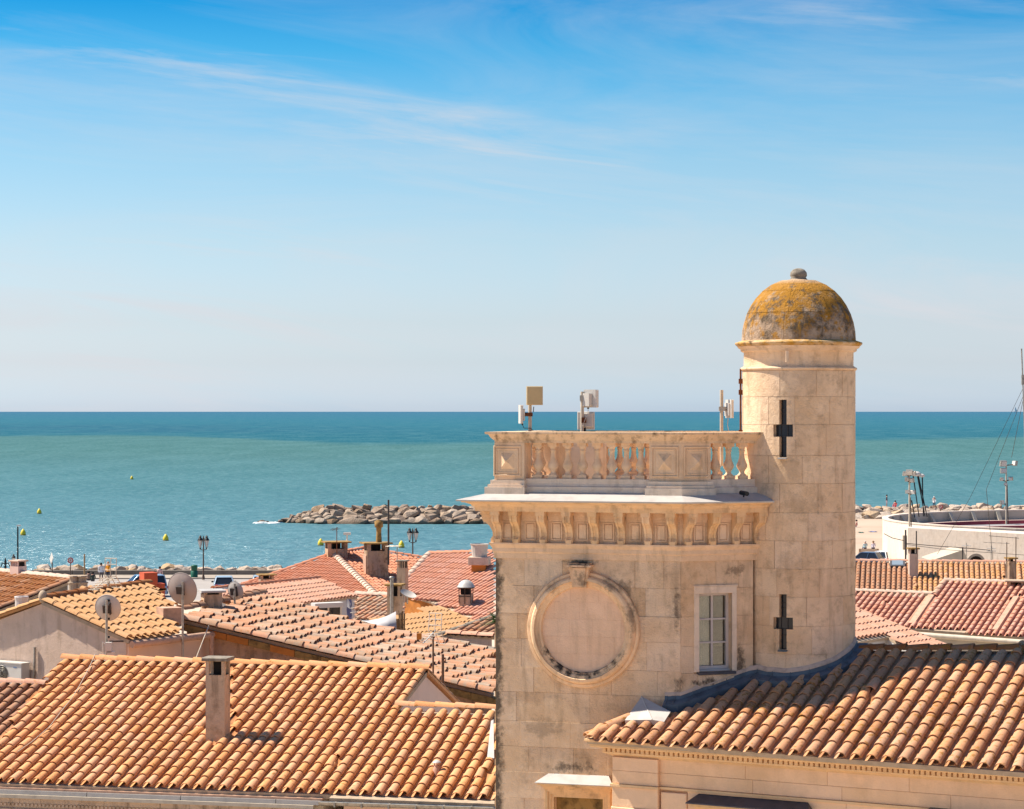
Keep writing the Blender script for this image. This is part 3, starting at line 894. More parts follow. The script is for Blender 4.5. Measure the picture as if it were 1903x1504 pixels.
M['mauve_stucco'] = stone_mat('mauve_stucco', [(0.56, 0.42, 0.34), (0.54, 0.41, 0.33)], dark=0.20, streak=0.28, rough=0.25, patch=0.12)
M['salmon_stucco_bounce'] = simple('salmon_stucco_bounce', (0.92, 0.64, 0.46), 0.9, dirt=0.08, bump=0.2, nscale=1.2)  # salmon kept pale and warm, with bounced light put into the colour
M['pink_stucco'] = simple('pink_stucco', (0.99, 0.72, 0.60), 0.9, dirt=0.06, bump=0.15, nscale=1.2)
M['orange_stucco'] = simple('orange_stucco', (0.62, 0.22, 0.04), 0.9, dirt=0.2, bump=0.2, nscale=2.0)
M['red_stucco'] = simple('red_stucco', (0.66, 0.12, 0.05), 0.85, dirt=0.12, bump=0.2, nscale=3.0)
M['white_wall'] = simple('white_wall', (0.76, 0.72, 0.68), 0.85, dirt=0.06, bump=0.1, nscale=0.6)
M['cream_wall'] = simple('cream_wall', (0.62, 0.54, 0.42), 0.9, dirt=0.10, bump=0.15, nscale=1.0)
M['arena_white'] = stone_mat('arena_white', [(0.60, 0.52, 0.44), (0.62, 0.54, 0.46)], dark=0.14, streak=0.22, rough=0.1, patch=0.10)
M['arena_cream'] = simple('arena_cream', (0.62, 0.57, 0.47), 0.9, dirt=0.14, nscale=0.35)
M['dirty_wall'] = stone_mat('dirty_wall', [(0.40, 0.27, 0.20), (0.36, 0.24, 0.18)], dark=0.85, streak=0.8, patch=0.5)
M['zinc'] = simple('zinc', (0.60, 0.565, 0.53), 0.55, 0.1, 0.12, 0.4, nscale=3.0)
M['lead_blue'] = simple('lead_blue', (0.11, 0.145, 0.18), 0.55, 0.0, 0.3, 0.5, nscale=5.0, bump=0.2)
M['lead_dark'] = simple('lead_dark', (0.10, 0.095, 0.11), 0.6, 0.1, 0.2, 0.4, nscale=4.0)
M['cream_metal'] = simple('cream_metal', (0.68, 0.58, 0.45), 0.5, 0.0, 0.12, 0.4, nscale=5.0)
M['white_plastic'] = simple('white_plastic', (0.74, 0.70, 0.64), 0.45, 0.0, 0.06, 0.4)
M['beige_plastic'] = simple('beige_plastic', (0.62, 0.46, 0.24), 0.45, 0.0, 0.05, 0.4)
M['galv'] = simple('galv', (0.50, 0.46, 0.40), 0.45, 0.6, 0.25, 0.5, nscale=9.0)
M['rust'] = simple('rust', (0.22, 0.075, 0.03), 0.9, 0.1, 0.3, 0.3, nscale=14.0)
M['dish_grey'] = simple('dish_grey', (0.50, 0.42, 0.38), 0.55, 0.1, 0.10, 0.4, nscale=3.0)
M['dish_pale'] = simple('dish_pale', (0.66, 0.60, 0.54), 0.55, 0.1, 0.08, 0.4, nscale=3.0)
M['black_metal'] = simple('black_metal', (0.02, 0.022, 0.026), 0.5, 0.3, 0.0)
M['dark_metal'] = simple('dark_metal', (0.09, 0.075, 0.07), 0.55, 0.4, 0.1)
M['brown_metal'] = simple('brown_metal', (0.16, 0.10, 0.07), 0.6, 0.3, 0.2)
M['soot'] = simple('soot', (0.018, 0.013, 0.011), 0.95, 0, 0.0)  # near-black soot; also painted where rooms and openings are only dark
M['soot_wall'] = stone_mat('soot_wall', [(0.40, 0.28, 0.21), (0.34, 0.24, 0.18)], dark=0.95, streak=1.0, patch=0.6)
M['render_tan'] = stone_mat('render_tan', [(0.52, 0.38, 0.27), (0.48, 0.35, 0.25)], dark=0.55, streak=0.7, patch=0.4)
M['ochre_cap'] = simple('ochre_cap', (0.42, 0.25, 0.08), 0.9, 0, 0.35, bump=0.3)
M['grey_cap'] = simple('grey_cap', (0.33, 0.28, 0.22), 0.9, 0, 0.3, bump=0.3, nscale=9.0)
M['white_paint'] = simple('white_paint', (0.72, 0.64, 0.60), 0.5, 0, 0.05)
M['blue_shutter'] = simple('blue_shutter', (0.10, 0.22, 0.45), 0.6, 0, 0.1)
M['green_plastic'] = simple('green_plastic', (0.01, 0.13, 0.08), 0.5, 0, 0.05)
M['yellow_paint'] = simple('yellow_paint', (0.92, 0.70, 0.05), 0.5, 0, 0.03)
M['red_paint'] = simple('red_paint', (0.60, 0.03, 0.04), 0.5, 0, 0.0)
M['maroon_seat'] = simple('maroon_seat', (0.26, 0.03, 0.05), 0.7, 0, 0.1, nscale=0.6)
M['grey_seat'] = simple('grey_seat', (0.33, 0.32, 0.34), 0.8, 0, 0.15, nscale=0.6)
M['pink_seat'] = simple('pink_seat', (0.66, 0.48, 0.42), 0.8, 0, 0.1, nscale=0.6)
M['lamp_glass'] = simple('lamp_glass', (0.78, 0.74, 0.68), 0.3, 0, 0.0)
M['rubber'] = simple('rubber', (0.02, 0.02, 0.02), 0.85, 0, 0.0)
M['cloth_white'] = simple('cloth_white', (0.70, 0.68, 0.68), 0.9, 0, 0.05)
M['cloth_blue'] = simple('cloth_blue', (0.20, 0.22, 0.42), 0.9, 0, 0.1)
M['wood_bamboo'] = simple('wood_bamboo', (0.50, 0.30, 0.14), 0.8, 0, 0.3, nscale=20)
M['wood'] = simple('wood', (0.36, 0.22, 0.12), 0.8, 0, 0.2, nscale=8)
M['asphalt'] = simple('asphalt', (0.42, 0.38, 0.35), 0.9, 0, 0.06, nscale=0.3)
M['paving'] = simple('paving', (0.66, 0.53, 0.40), 0.9, 0, 0.12, nscale=0.15)
M['concrete'] = simple('concrete', (0.44, 0.37, 0.30), 0.9, 0, 0.12, nscale=0.7)
M['concrete_dark'] = simple('concrete_dark', (0.27, 0.23, 0.19), 0.9, 0, 0.2, nscale=0.7)
M['leaf'] = simple('leaf', (0.06, 0.13, 0.02), 0.6, 0, 0.2)
M['orange_plastic'] = simple('orange_plastic', (0.62, 0.24, 0.03), 0.5, 0, 0.1)
M['sail'] = simple('sail', (0.80, 0.80, 0.80), 0.8, 0, 0.0)
def glass(name, col=(0.02, 0.022, 0.03), rough=0.06):
    k = NM(name); return k.done(col, rough, 0, 0.35)
M['glass_dark'] = glass('glass_dark'); M['car_glass'] = glass('car_glass', (0.015, 0.02, 0.03), 0.08)
M['roof_glass'] = glass('roof_glass', (0.20, 0.25, 0.30), 0.1)
def car_paint(name, col):
    k = NM(name); k.b.inputs['Coat Weight'].default_value = 0.6; k.b.inputs['Coat Roughness'].default_value = 0.05
    return k.done(col, 0.35, 0.25, 0.5)
M['car_blue'] = car_paint('car_blue', (0.16, 0.26, 0.40)); M['car_pale'] = car_paint('car_pale', (0.30, 0.40, 0.50))
M['car_navy'] = car_paint('car_navy', (0.03, 0.06, 0.12)); M['car_white'] = car_paint('car_white', (0.75, 0.75, 0.75))
k = NM('sand'); cc = k.mix(k.map(k.noise(0.08, 5.0), 0.4, 0.65), (0.43, 0.335, 0.26), (0.38, 0.29, 0.22))
k.bump(k.noise(1.5, 4.0), 0.3, 0.1); M['sand'] = k.done(cc, 0.95, 0, 0.1)
k = NM('rock'); cc = k.ramp(k.rnd(), [(0, (0.36, 0.275, 0.21)), (0.3, (0.25, 0.19, 0.15)), (0.55, (0.40, 0.33, 0.265)), (0.8, (0.30, 0.20, 0.125)), (1, (0.22, 0.175, 0.15))])
cc = k.mix(k.map(k.noise(0.9, 6.0, 0.65), 0.42, 0.75, 0, 0.7), cc, (0.22, 0.15, 0.10))
wet = k.map(k.sepz()[2], 0.1, 0.75, 1.0, 0.0); cc = k.mix(k.math('MULTIPLY', wet, 0.8), cc, (0.06, 0.045, 0.03))
k.bump(k.noise(3.0, 6.0, 0.65), 0.8, 0.25); M['rock'] = k.done(cc, 0.9, 0, 0.2)
k = NM('rock_pale'); cc = k.ramp(k.rnd(), [(0, (0.44, 0.345, 0.265)), (0.35, (0.37, 0.295, 0.235)), (0.7, (0.47, 0.395, 0.33)), (0.85, (0.43, 0.295, 0.17)), (1, (0.36, 0.295, 0.25))])
cc = k.mix(k.map(k.noise(0.9, 6.0, 0.65), 0.5, 0.8, 0, 0.5), cc, (0.33, 0.23, 0.15))
k.bump(k.noise(3.0, 6.0, 0.65), 0.8, 0.25); M['rock_pale'] = k.done(cc, 0.9, 0, 0.2)
M['rock_core'] = simple('rock_core', (0.05, 0.04, 0.032), 0.95, 0, 0.1)
# sea: muddy green inshore water, a clear edge to deep teal offshore, streaks and grain painted for sky reflected on waves, bumped wavelets
k = NM('sea'); S = k.sepz()
yw = k.math('ADD', S[1], k.math('MULTIPLY', k.math('SUBTRACT', k.noise(0.0016, 4.0, 0.5), 0.5), 420.0))
ly = k.math('LOGARITHM', k.math('MAXIMUM', yw, 10.0), 10.0)
near = k.ramp(k.map(ly, 2.4, 3.2), [(0, (0.058, 0.160, 0.190)), (0.22, (0.044, 0.143, 0.166)), (0.48, (0.037, 0.124, 0.133)), (0.75, (0.040, 0.112, 0.112)), (1, (0.040, 0.112, 0.112))])
far = k.ramp(k.map(ly, 3.0, 4.5), [(0, (0.001, 0.076, 0.108)), (0.16, (0.001, 0.073, 0.112)), (0.34, (0.004, 0.088, 0.135)), (0.6, (0.008, 0.088, 0.150)), (1, (0.014, 0.084, 0.162))])
edge = k.math('ADD', S[1], k.math('ADD', k.math('MULTIPLY', k.math('SUBTRACT', k.noise(0.006, 5.0, 0.6, stretch=(1, .25, 1)), 0.5), 420.0), k.math('MULTIPLY', S[0], -0.75)))
ratio = k.math('DIVIDE', S[0], k.math('MAXIMUM', S[1], 1.0)); rn_ = k.math('ADD', ratio, k.math('MULTIPLY', k.math('SUBTRACT', k.noise(0.002, 4.0, 0.6, off=(5, 5, 0)), 0.5), 0.10))
edge = k.math('SUBTRACT', edge, k.map(rn_, -0.15, -0.07, 640.0, 0.0, True))
col = k.mix(k.map(edge, 1290, 1500, smooth=True), near, far)
dark_band = k.math('MULTIPLY', k.math('MULTIPLY', k.map(k.noise(0.012, 5.0, 0.7, stretch=(1, .12, 1)), 0.36, 0.52), k.map(rn_, -0.13, -0.04, 1.0, 0.15)), k.math('MULTIPLY', k.map(S[1], 1900, 2200), k.map(S[1], 4300, 2900)))  # band of darker water offshore, strongest towards the left
col = k.mix(k.math('MULTIPLY', dark_band, 0.6), col, (0.002, 0.055, 0.108))
streak = k.noise(0.045, 6.0, 0.68, stretch=(1.0, 0.22, 1.0), dist=0.4); col = k.mix(k.map(streak, 0.42, 0.72, 0, 0.30), col, (0.11, 0.23, 0.25))  # streak colour stands in for sky reflected off the wave facets
str2 = k.noise(0.40, 6.0, 0.75, stretch=(0.9, 0.30, 1.0), off=(3, 9, 0)); col = k.mix(k.map(str2, 0.34, 0.60, 0.34, 0), col, (0.018, 0.075, 0.105))
gr = k.noise(1.1, 5.0, 0.85, stretch=(0.40, 0.20, 1.0), off=(7, 2, 0)); col = k.mix(k.map(gr, 0.48, 0.70, 0, 0.34), col, (0.24, 0.36, 0.39)); col = k.mix(k.map(gr, 0.32, 0.50, 0.30, 0), col, (0.02, 0.085, 0.11))  # lighter and darker wave facets painted into the colour
fm = k.map(S[1], 300, 1200, 1.0, 0.1)
pale = k.math('MULTIPLY', k.map(k.noise(0.9, 5.0, 0.7, stretch=(0.35, .8, 1), off=(2, 0, 0)), 0.60, 0.72, 0, 0.25), fm); col = k.mix(pale, col, (0.30, 0.40, 0.44))
h = k.math('ADD', k.math('MULTIPLY', k.noise(0.20, 4.0, 0.6, stretch=(0.45, 1, 1)), 2.4), k.noise(1.2, 4.0, 0.62, stretch=(0.5, 1, 1)))
bp_ = k.new('ShaderNodeBump'); k.put(bp_.inputs['Strength'], k.map(S[1], 280, 1000, 0.8, 0.05)); bp_.inputs['Distance'].default_value = 0.9; k.put(bp_.inputs['Height'], h)
df = k.new('ShaderNodeBsdfDiffuse'); k.put(df.inputs['Color'], col); k.lk(bp_.outputs[0], df.inputs['Normal'])
gl = k.new('ShaderNodeBsdfGlossy'); gl.inputs['Roughness'].default_value = 0.28; k.lk(bp_.outputs[0], gl.inputs['Normal']); gl.inputs['Color'].default_value = (0.9, 0.95, 1.0, 1)
mx_ = k.new('ShaderNodeMixShader'); k.put(mx_.inputs[0], k.map(S[1], 300, 1100, 0.17, 0.03)); k.lk(df.outputs[0], mx_.inputs[1]); k.lk(gl.outputs[0], mx_.inputs[2])
k.lk(mx_.outputs[0], [n for n in k.n if n.type == 'OUTPUT_MATERIAL'][0].inputs[0]); M['sea'] = k.m
k = NM('foam'); M['foam'] = k.done((0.75, 0.78, 0.78), 0.9, 0, 0.1)

# ------------------------------------------------------------------ the setting: sea, land, beach
def grid_sheet(name, mat, x0, x1, y0, y1, z, kind='structure'):
    mb = MB(); mb.add([(x0, y0, z), (x1, y0, z), (x1, y1, z), (x0, y1, z)], [(0, 1, 2, 3)])
    return mb.build(name, mat, None, Matrix.Identity(4), kind)
grid_sheet('sea', M['sea'], -160000, 160000, -400, 200000, 0.0)
mb = MB(); mb.prism([(-500, -300), (500, -300), (500, 262), (24, 262), (16, 240), (-500, 240)], -4.0, 2.0)
mb.build('ground', M['paving'], None, Matrix.Identity(4), 'structure')
mb = MB(); mb.prism([(12, 256), (500, 256), (500, 376), (44, 376), (34, 330), (20, 280)], -3.0, 1.5)
mb.build('sand_beach', M['sand'], None, Matrix.Identity(4), 'structure')
mb = MB(); mb.add([(-120, 205, 2.004), (26, 205, 2.004), (26, 231, 2.004), (-120, 231, 2.004)], [(0, 1, 2, 3)])
mb.build('road', M['asphalt'], None, Matrix.Identity(4), 'structure')
mb = MB(); mb.box(-120, 24, 231, 235.6, 2.0, 2.12)
mb.build('pavement', M['concrete'], None, Matrix.Identity(4), 'structure')

# boulders: a dozen shared angular stones
ROCKS = []
for i in range(14):
    bm = bmesh.new(); rr = random.Random(100 + i)
    for q in range(15):
        v = Vector((rr.gauss(0, 1), rr.gauss(0, 1), rr.gauss(0, 1))).normalized()
        v = Vector((v.x * 0.62, v.y * 0.5, v.z * 0.40)) * rr.uniform(0.82, 1.06)
        v.x = max(-0.52, min(0.52, v.x)); v.z = max(-0.33, min(0.33, v.z)); bm.verts.new(v)
    r = bmesh.ops.convex_hull(bm, input=bm.verts)
    bmesh.ops.delete(bm, geom=[g for g in r['geom_interior'] if isinstance(g, bmesh.types.BMVert)], context='VERTS')
    bmesh.ops.bevel(bm, geom=bm.edges[:], offset=0.012, segments=1, affect='EDGES')
    me = bpy.data.meshes.new('stone'); bm.to_mesh(me); bm.free(); ROCKS.append(me)
def rock_inst(parent, p, s, mats, rr):
    me = rr.choice(ROCKS)
    q = Matrix.Translation(p) @ Matrix.Rotation(rr.uniform(-0.6, 0.6), 4, 'Z') @ Matrix.Rotation(rr.uniform(-0.35, 0.35), 4, 'X') @ Matrix.Rotation(rr.uniform(-0.3, 0.3) + (math.pi if rr.random() < 0.5 else 0), 4, 'Y') @ Matrix.Diagonal((s * rr.uniform(0.85, 1.3), s, s * rr.uniform(0.85, 1.1), 1))
    o = inst('stone', me, parent, q)
    return o
for me in ROCKS: me.materials.append(M['rock'])
def breakwater(name, label, x0, x1, yc, crest, base, mat, seed, tip=None, nslope=4, size=2.3):
    rr = random.Random(seed)
    t = thing(name, label, 'breakwater', ((x0 + x1) / 2, yc, base), 0, 'rock breakwaters along the shore')
    mb = MB(); hw = 5.0
    n = 24; vs = []
    for i in range(n + 1):
        x = x0 + (x1 - x0) * i / n
        f = 1.0 if tip is None else min(1.0, 0.03 + (x - x0) / tip)
        for (o, z) in ((-hw * f - 1.0, base - 1.5), (-hw * f * 0.55, base + (crest - base) * 0.45 * f), (-1.2, base + (crest - base - 0.8) * f), (1.2, base + (crest - base - 0.8) * f), (hw, base - 1.5)):
            vs.append((x, yc + o, z))
    mb.add(vs, [(i * 5 + j, (i + 1) * 5 + j, (i + 1) * 5 + j + 1, i * 5 + j + 1) for i in range(n) for j in range(4)])
    mb.build('core', M['rock_core'], t)
    cnt = 0
    for k in range(nslope + 1):
        fz = k / nslope
        s0 = size * (1.0 - 0.28 * fz)
        x = x0 + rr.uniform(0, 1.2)
        while x < x1:
            f = 1.0 if tip is None else min(1.0, 0.06 + (x - x0) / tip)
            s = s0 * rr.uniform(0.72, 1.28) * (0.55 + 0.45 * f)
            z = base + (crest - base - 0.45) * fz * f + rr.uniform(-0.12, 0.12)
            y = yc - hw * f * (1 - fz) * 0.95 + rr.uniform(-0.25, 0.25)
            if cnt < 285:
                rock_inst(t, Vector((x + s * 0.5, y, z)), s * 1.25, mat, rr); cnt += 1
            x += s * 0.98
    return t
BW = breakwater('breakwater', 'grey rock breakwater running into open water left of the stone tower', xat(517, 393), xat(985, 393), 393, 2.65, 0.1, None, 3, tip=7.0, nslope=4, size=2.1)
mb = MB(); rr = random.Random(5)
for i in range(15):
    x = xat(517, 392) + rr.uniform(-3.6, 0.5); y = 391 + rr.uniform(-2.5, 3); a = rr.uniform(0.25, 0.9)
    mb.sphere((x, y, 0.02), a, a * rr.uniform(0.4, 0.8), 0.10, 7, 4)
tag(mb.build('sea_foam', M['foam'], None), kind='stuff')
mb = MB()
for (px, s) in ((487, 1.0), (496, 0.6), (481, 0.5)): mb.sphere((xat(px, 394), 394, 0.02), 0.7 * s, 0.5 * s, 0.35 * s, 7, 5)
tag(mb.build('wet_rock', M['rock'], None), 'small dark wet rocks awash off the breakwater tip', 'rock')
for i, me in enumerate(list(ROCKS)):
    m2 = me.copy(); m2.materials.clear(); m2.materials.append(M['rock_pale']); ROCKS.append(m2)
ROCKS_DARK, ROCKS_PALE = ROCKS[:14], ROCKS[14:]
ROCKS = ROCKS_PALE
breakwater('breakwater', 'pale rock breakwater behind the sandy beach right of the turret', xat(1545, 377), xat(1960, 377), 377.5, 3.25, 1.3, None, 4, nslope=4, size=2.3)
# the shore stones behind the sea wall
t = thing('shore_rocks', 'row of pale shore stones behind the low promenade sea wall', 'rocks', (-30, 238.5, 1.8))
rr = random.Random(9); x = xat(75, 238); cnt = 0
while x < -10:
    for (dy, dz) in ((0.0, 0.0), (1.6, 0.10)):
        s = rr.uniform(0.7, 1.75)
        rock_inst(t, Vector((x + rr.uniform(-0.3, 0.3), 237.8 + dy, 2.12 + dz + 0.10 * s)), s, None, rr)
    x += rr.uniform(0.75, 1.25)
mb = MB(); mb.box(xat(60, 238), 20, 237.2, 243, -2, 2.05); mb.build('bank', M['rock_core'], t)
mb = MB(); rr = random.Random(2)
sx = xat(60, 236)
while sx < 20:
    L = 4.0; mb.slab(sx, sx + L - 0.03, 2.0, 2.55, 0.4, 0.0, 0.03, Matrix.Translation((0, 235.6, 0))); sx += L
tag(mb.build('sea_wall', M['concrete_dark'], None), 'low grey concrete sea wall between road and shore stones', 'wall')

# ------------------------------------------------------------------ stone tower with balustrade
TH1, TH2 = R(17), R(20)
e1 = Vector((math.cos(TH1), -math.sin(TH1), 0)); n1 = Vector((-math.sin(TH1), -math.cos(TH1), 0))
e2 = Vector((math.cos(TH2), math.sin(TH2), 0)); n2 = Vector((math.sin(TH2), -math.cos(TH2), 0))
TC = Vector((xat(1265, 43.0), 43.0, 0)); LW = 3.44; TL = TC - e1 * LW; RW = 1.42; TE = TC + e2 * RW
TBL = TL - n1 * 3.1; TBR = TE + Vector((0.1, 2.55, 0))
FL, FR = frame(TL, e1), frame(TC, e2)
def ux(o, e, px):
    kx = (px - CX) / F; return (kx * o.y - o.x) / (e.x - kx * e.y)
def uz(o, e, px, py):
    u = ux(o, e, px); p = o + e * u; return zat(py, p.y)
def uL(px): return ux(TL, e1, px)
def uR(px): return ux(TC, e2, px)
def zL(py, px=1085): return uz(TL, e1, px, py)
def zR(py, px=1330): return uz(TC, e2, px, py)
DK = (0.085, 0.062, 0.045); OC = (0.36, 0.17, 0.03)
def s3(px, py, o=TL, e=e1): u = ux(o, e, px); p = o + e * u; return (p.x, p.y, zat(py, p.y))
STAINS = [(s3(1080, 1046), (0.42, 0.5, 0.07), 0.9, DK), (s3(1150, 1095), (0.35, 0.5, 0.30), 0.6, DK), (s3(1258, 1140), (0.11, 0.5, 0.55), 0.7, DK), (s3(1262, 1285), (0.13, 0.5, 0.36), 0.75, DK),
          (s3(1310, 1268, TC, e2), (0.45, 0.5, 0.13), 0.9, DK), (s3(1375, 1235, TC, e2), (0.13, 0.5, 0.55), 0.85, DK), (s3(1365, 1060, TC, e2), (0.25, 0.5, 0.20), 0.6, DK),
          (s3(1015, 1350), (0.5, 0.5, 0.35), 0.35, DK), (s3(1065, 1425), (0.6, 0.5, 0.16), 0.75, DK), (s3(1340, 1095, TC, e2), (0.35, 0.5, 0.035), 0.8, DK)]
M['tower_stone'] = stone_mat('tower_stone', TAN, STAINS, dark=0.34, streak=0.32, rough=0.7, patch=0.45, edge=(TL, e1, 0.30, 0.9))
M['tower_trim'] = stone_mat('tower_trim', [(0.77, 0.55, 0.37), (0.74, 0.51, 0.32), (0.78, 0.58, 0.41)], dark=0.22, streak=0.30, rough=0.45, patch=0.3)
M['ochre_trim'] = stone_mat('ochre_trim', [(0.76, 0.50, 0.26), (0.74, 0.51, 0.30), (0.78, 0.55, 0.35)], dark=0.35, streak=0.40, rough=0.45, patch=0.6)
M['rail_stone'] = stone_mat('rail_stone', [(0.72, 0.51, 0.33), (0.68, 0.47, 0.29)], dark=0.65, streak=0.85, rough=0.5, patch=0.4)
M['plinth_stone'] = stone_mat('plinth_stone', [(0.74, 0.60, 0.47), (0.70, 0.55, 0.42)], dark=0.3, streak=0.25, rough=0.4, patch=0.2)
RING_ST = []
_mu, _mz = uL(1085), zL(1170)
for _a in range(-150, -20, 13):
    _q = TL + e1 * (_mu + .80 * math.cos(R(_a))); RING_ST.append(((_q.x, _q.y, _mz + .80 * math.sin(R(_a))), (.13, .6, .13), .95, (0.028, 0.024, 0.022)))
RING_ST += [(s3(1172, 1140), (0.14, 0.6, 0.5), 0.6, DK), (s3(1140, 1085), (0.3, 0.6, 0.25), 0.6, DK), (s3(1030, 1090), (0.25, 0.6, 0.2), 0.4, DK)]
M['ring_stone'] = stone_mat('ring_stone', [(0.77, 0.53, 0.33), (0.74, 0.49, 0.29)], RING_ST, dark=0.4, streak=0.4, rough=0.45, patch=0.4)
M['key_stone'] = stone_mat('key_stone', [(0.70, 0.48, 0.31)], [(s3(1080, 1047), (0.4, 0.6, 0.09), 1.0, (0.03, 0.025, 0.022)), (s3(1080, 1075), (0.2, 0.6, 0.25), 0.6, DK)], dark=0.5, streak=0.5)

tower = thing('stone_tower', 'tan stone tower block with balustraded terrace, bracketed cornice and blank round medallion', 'tower', (TC.x - 1, 45, 2.0))
body = MB()
ins = 0.42
bp = [(p.x, p.y) for p in (TL - n1 * ins + e1 * 0.02, TC - n1 * ins - e1 * 0.1, TC - n2 * ins + e2 * 0.1, TE - n2 * ins, TBR, TBL + e1 * 0.02)]
body.prism(bp, 2.0, 15.4)
full = [(p.x, p.y) for p in (TL, TC, TE, TBR, TBL)]
body.prism([(p.x, p.y) for p in (TL + e1 * .003, TC, TE, TBR, TBL + e1 * .003)], 15.335, 16.5)
body.box(0, 0.05, 0.0, 3.1, 2.0, 15.33, Matrix.Translation(TL) @ Matrix.Rotation(-TH1, 4, 'Z'))   # left flank
WALLB = body
def rect_sub(r, h):
    (a0, a1, b0, b1), (c0, c1, d0, d1) = r, h
    if a1 <= c0 or a0 >= c1 or b1 <= d0 or b0 >= d1: return [r]
    out = []
    if a0 < c0: out.append((a0, c0, b0, b1))
    if a1 > c1: out.append((c1, a1, b0, b1))
    m0, m1 = max(a0, c0), min(a1, c1)
    if b0 < d0: out.append((m0, m1, b0, d0))
    if b1 > d1: out.append((m0, m1, d1, b1))
    return out
def face_wall(mb, Mx, u0, u1, z0, z1, holes, y=0.03, deep=0.40):
    rs = [(u0, u1, z0, z1)]
    for h in holes: rs = [q for r in rs for q in rect_sub(r, h)]
    for (a, b, c, d) in rs: mb.add([(a, y, c), (b, y, c), (b, y, d), (a, y, d)], [(0, 1, 2, 3)], Mx)
    for (a, b, c, d) in holes:
        mb.add([(a, -0.0, c), (a, deep, c), (a, deep, d), (a, -0.0, d)], [(0, 1, 2, 3)], Mx)
        mb.add([(b, -0.0, c), (b, deep, c), (b, deep, d), (b, -0.0, d)], [(3, 2, 1, 0)], Mx)
        mb.add([(a, -0.0, c), (b, -0.0, c), (b, deep, c), (a, deep, c)], [(0, 1, 2, 3)], Mx)
        mb.add([(a, -0.0, d), (b, -0.0, d), (b, deep, d), (a, deep, d)], [(3, 2, 1, 0)], Mx)
ZT, ZB = 15.335, 9.6
H1 = (uR(1299), uR(1360), zR(1248), zR(1103))                    # small window, right face
H2 = (uL(1030), uL(1121), 8.5, zL(1483, 1080))                   # window at the foot, left face
face_wall(body, FL, 0.05, LW, ZB, ZT, [H2]); face_wall(body, FR, 0.0, RW, ZB, ZT, [H1])
body.box(0.05, LW, 0.0, 0.5, 2.0, ZB, FL); body.box(0, RW, 0.0, 0.5, 2.0, ZB, FR)
wall = body.build('wall', M['tower_stone'], tower)
def ashlar(parent, Mx, u0, u1, z0, z1, hc, wr, holes, mat, seed, rough=0.004, name='stone', gap=0.003, quoin=None, y0=0.03):
    rr = random.Random(seed); z = z1; row = 0
    while z > z0 + 0.02:
        h = hc * rr.uniform(0.92, 1.08); b = max(z0, z - h)
        if b - z0 < 0.2 * hc: b = z0
        u = u0; first = True
        while u < u1 - 0.001:
            w = rr.uniform(*wr)
            if first and quoin: w = quoin[row % len(quoin)] * rr.uniform(0.9, 1.1)
            if first and not quoin: w *= (0.55 if row % 2 else 1.0)
            first = False
            e = u + w if u1 - (u + w) > wr[0] * 0.55 else u1
            rs = [(u + gap / 2, e - gap / 2, b + gap / 2, z - gap / 2)]
            for hh in holes: rs = [q for r in rs for q in rect_sub(r, hh)]
            for r in rs:
                if r[1] - r[0] < 0.03 or r[3] - r[2] < 0.03: continue
                m = MB(); m.slab(r[0], r[1], r[2], r[3], y0, rough * rr.uniform(0, 1.0), 0.0025, Mx)
                m.build(name, mat, parent)
            u = e
        z = b; row += 1
ashlar(wall, FL, 0.0, LW, ZB, ZT, 0.49, (0.48, 0.95), [H2], M['tower_stone'], 11, 0.012, quoin=[0.50, 0.66, 0.42])
ashlar(wall, FR, 0.0, RW, ZB, ZT, 0.49, (0.45, 0.8), [H1, (H1[0] - 0.1, H1[1] + 0.09, H1[2] - 0.03, H1[3] + 0.13)], M['tower_stone'], 12, 0.008)

PATH = [TBL, TL, TC, TE + e2 * 0.14]
mb = MB()
sweep(mb, PATH, [(-.05, 15.335), (.03, 15.335), (.035, 15.44), (.055, 15.46), (.055, 15.53), (.075, 15.56), (.10, 15.60), (.10, 15.625), (-.05, 15.625)])
frieze = mb.build('frieze', M['tower_trim'], tower)
mb = MB()
sweep(mb, PATH, [(-.05, 16.20), (.30, 16.20), (.31, 16.285), (.345, 16.29), (.36, 16.325), (.45, 16.36), (.50, 16.365), (.51, 16.397), (-.05, 16.397)])
cornice = mb.build('cornice', M['ochre_trim'], tower)
mb = MB(); sweep(mb, PATH, [(.575, 16.385), (.58, 16.41), (-.05, 16.56), (-.05, 16.52), (.565, 16.398)])
mb.build('zinc_ledge', M['zinc'], tower)
# brackets and little panels
def corbel_mb(Mx):
    mb = MB()
    prof = [(-.02, 15.63), (.075, 15.63), (.085, 15.70), (.055, 15.745), (.06, 15.82), (.115, 15.92), (.19, 15.98), (.245, 16.01), (.265, 16.06), (.27, 16.12), (-.02, 16.12)]
    for (a, b, o) in ((-.07, -.03, .0), (-.029, .029, -.014), (.03, .07, .0)):
        vs = [(u, -(x + (o if i not in (0, 10) else 0)), z) for u in (a, b) for i, (x, z) in enumerate(prof)]
        n = len(prof)
        mb.add(vs, [tuple(range(n - 1, -1, -1)), tuple(range(n, 2 * n))] + [(i, (i + 1) % n, n + (i + 1) % n, n + i) for i in range(n)], Mx)
    mb.box(-.085, .085, -.29, .02, 16.122, 16.199, Mx)
    mb.box(-.05, .05, -.10, .02, 15.626, 15.69, Mx)
    return mb
def row_corbels(O, e, us):
    for u in us: corbel_mb(frame(O + e * u, e)).build('corbel', M['ochre_trim'], cornice)
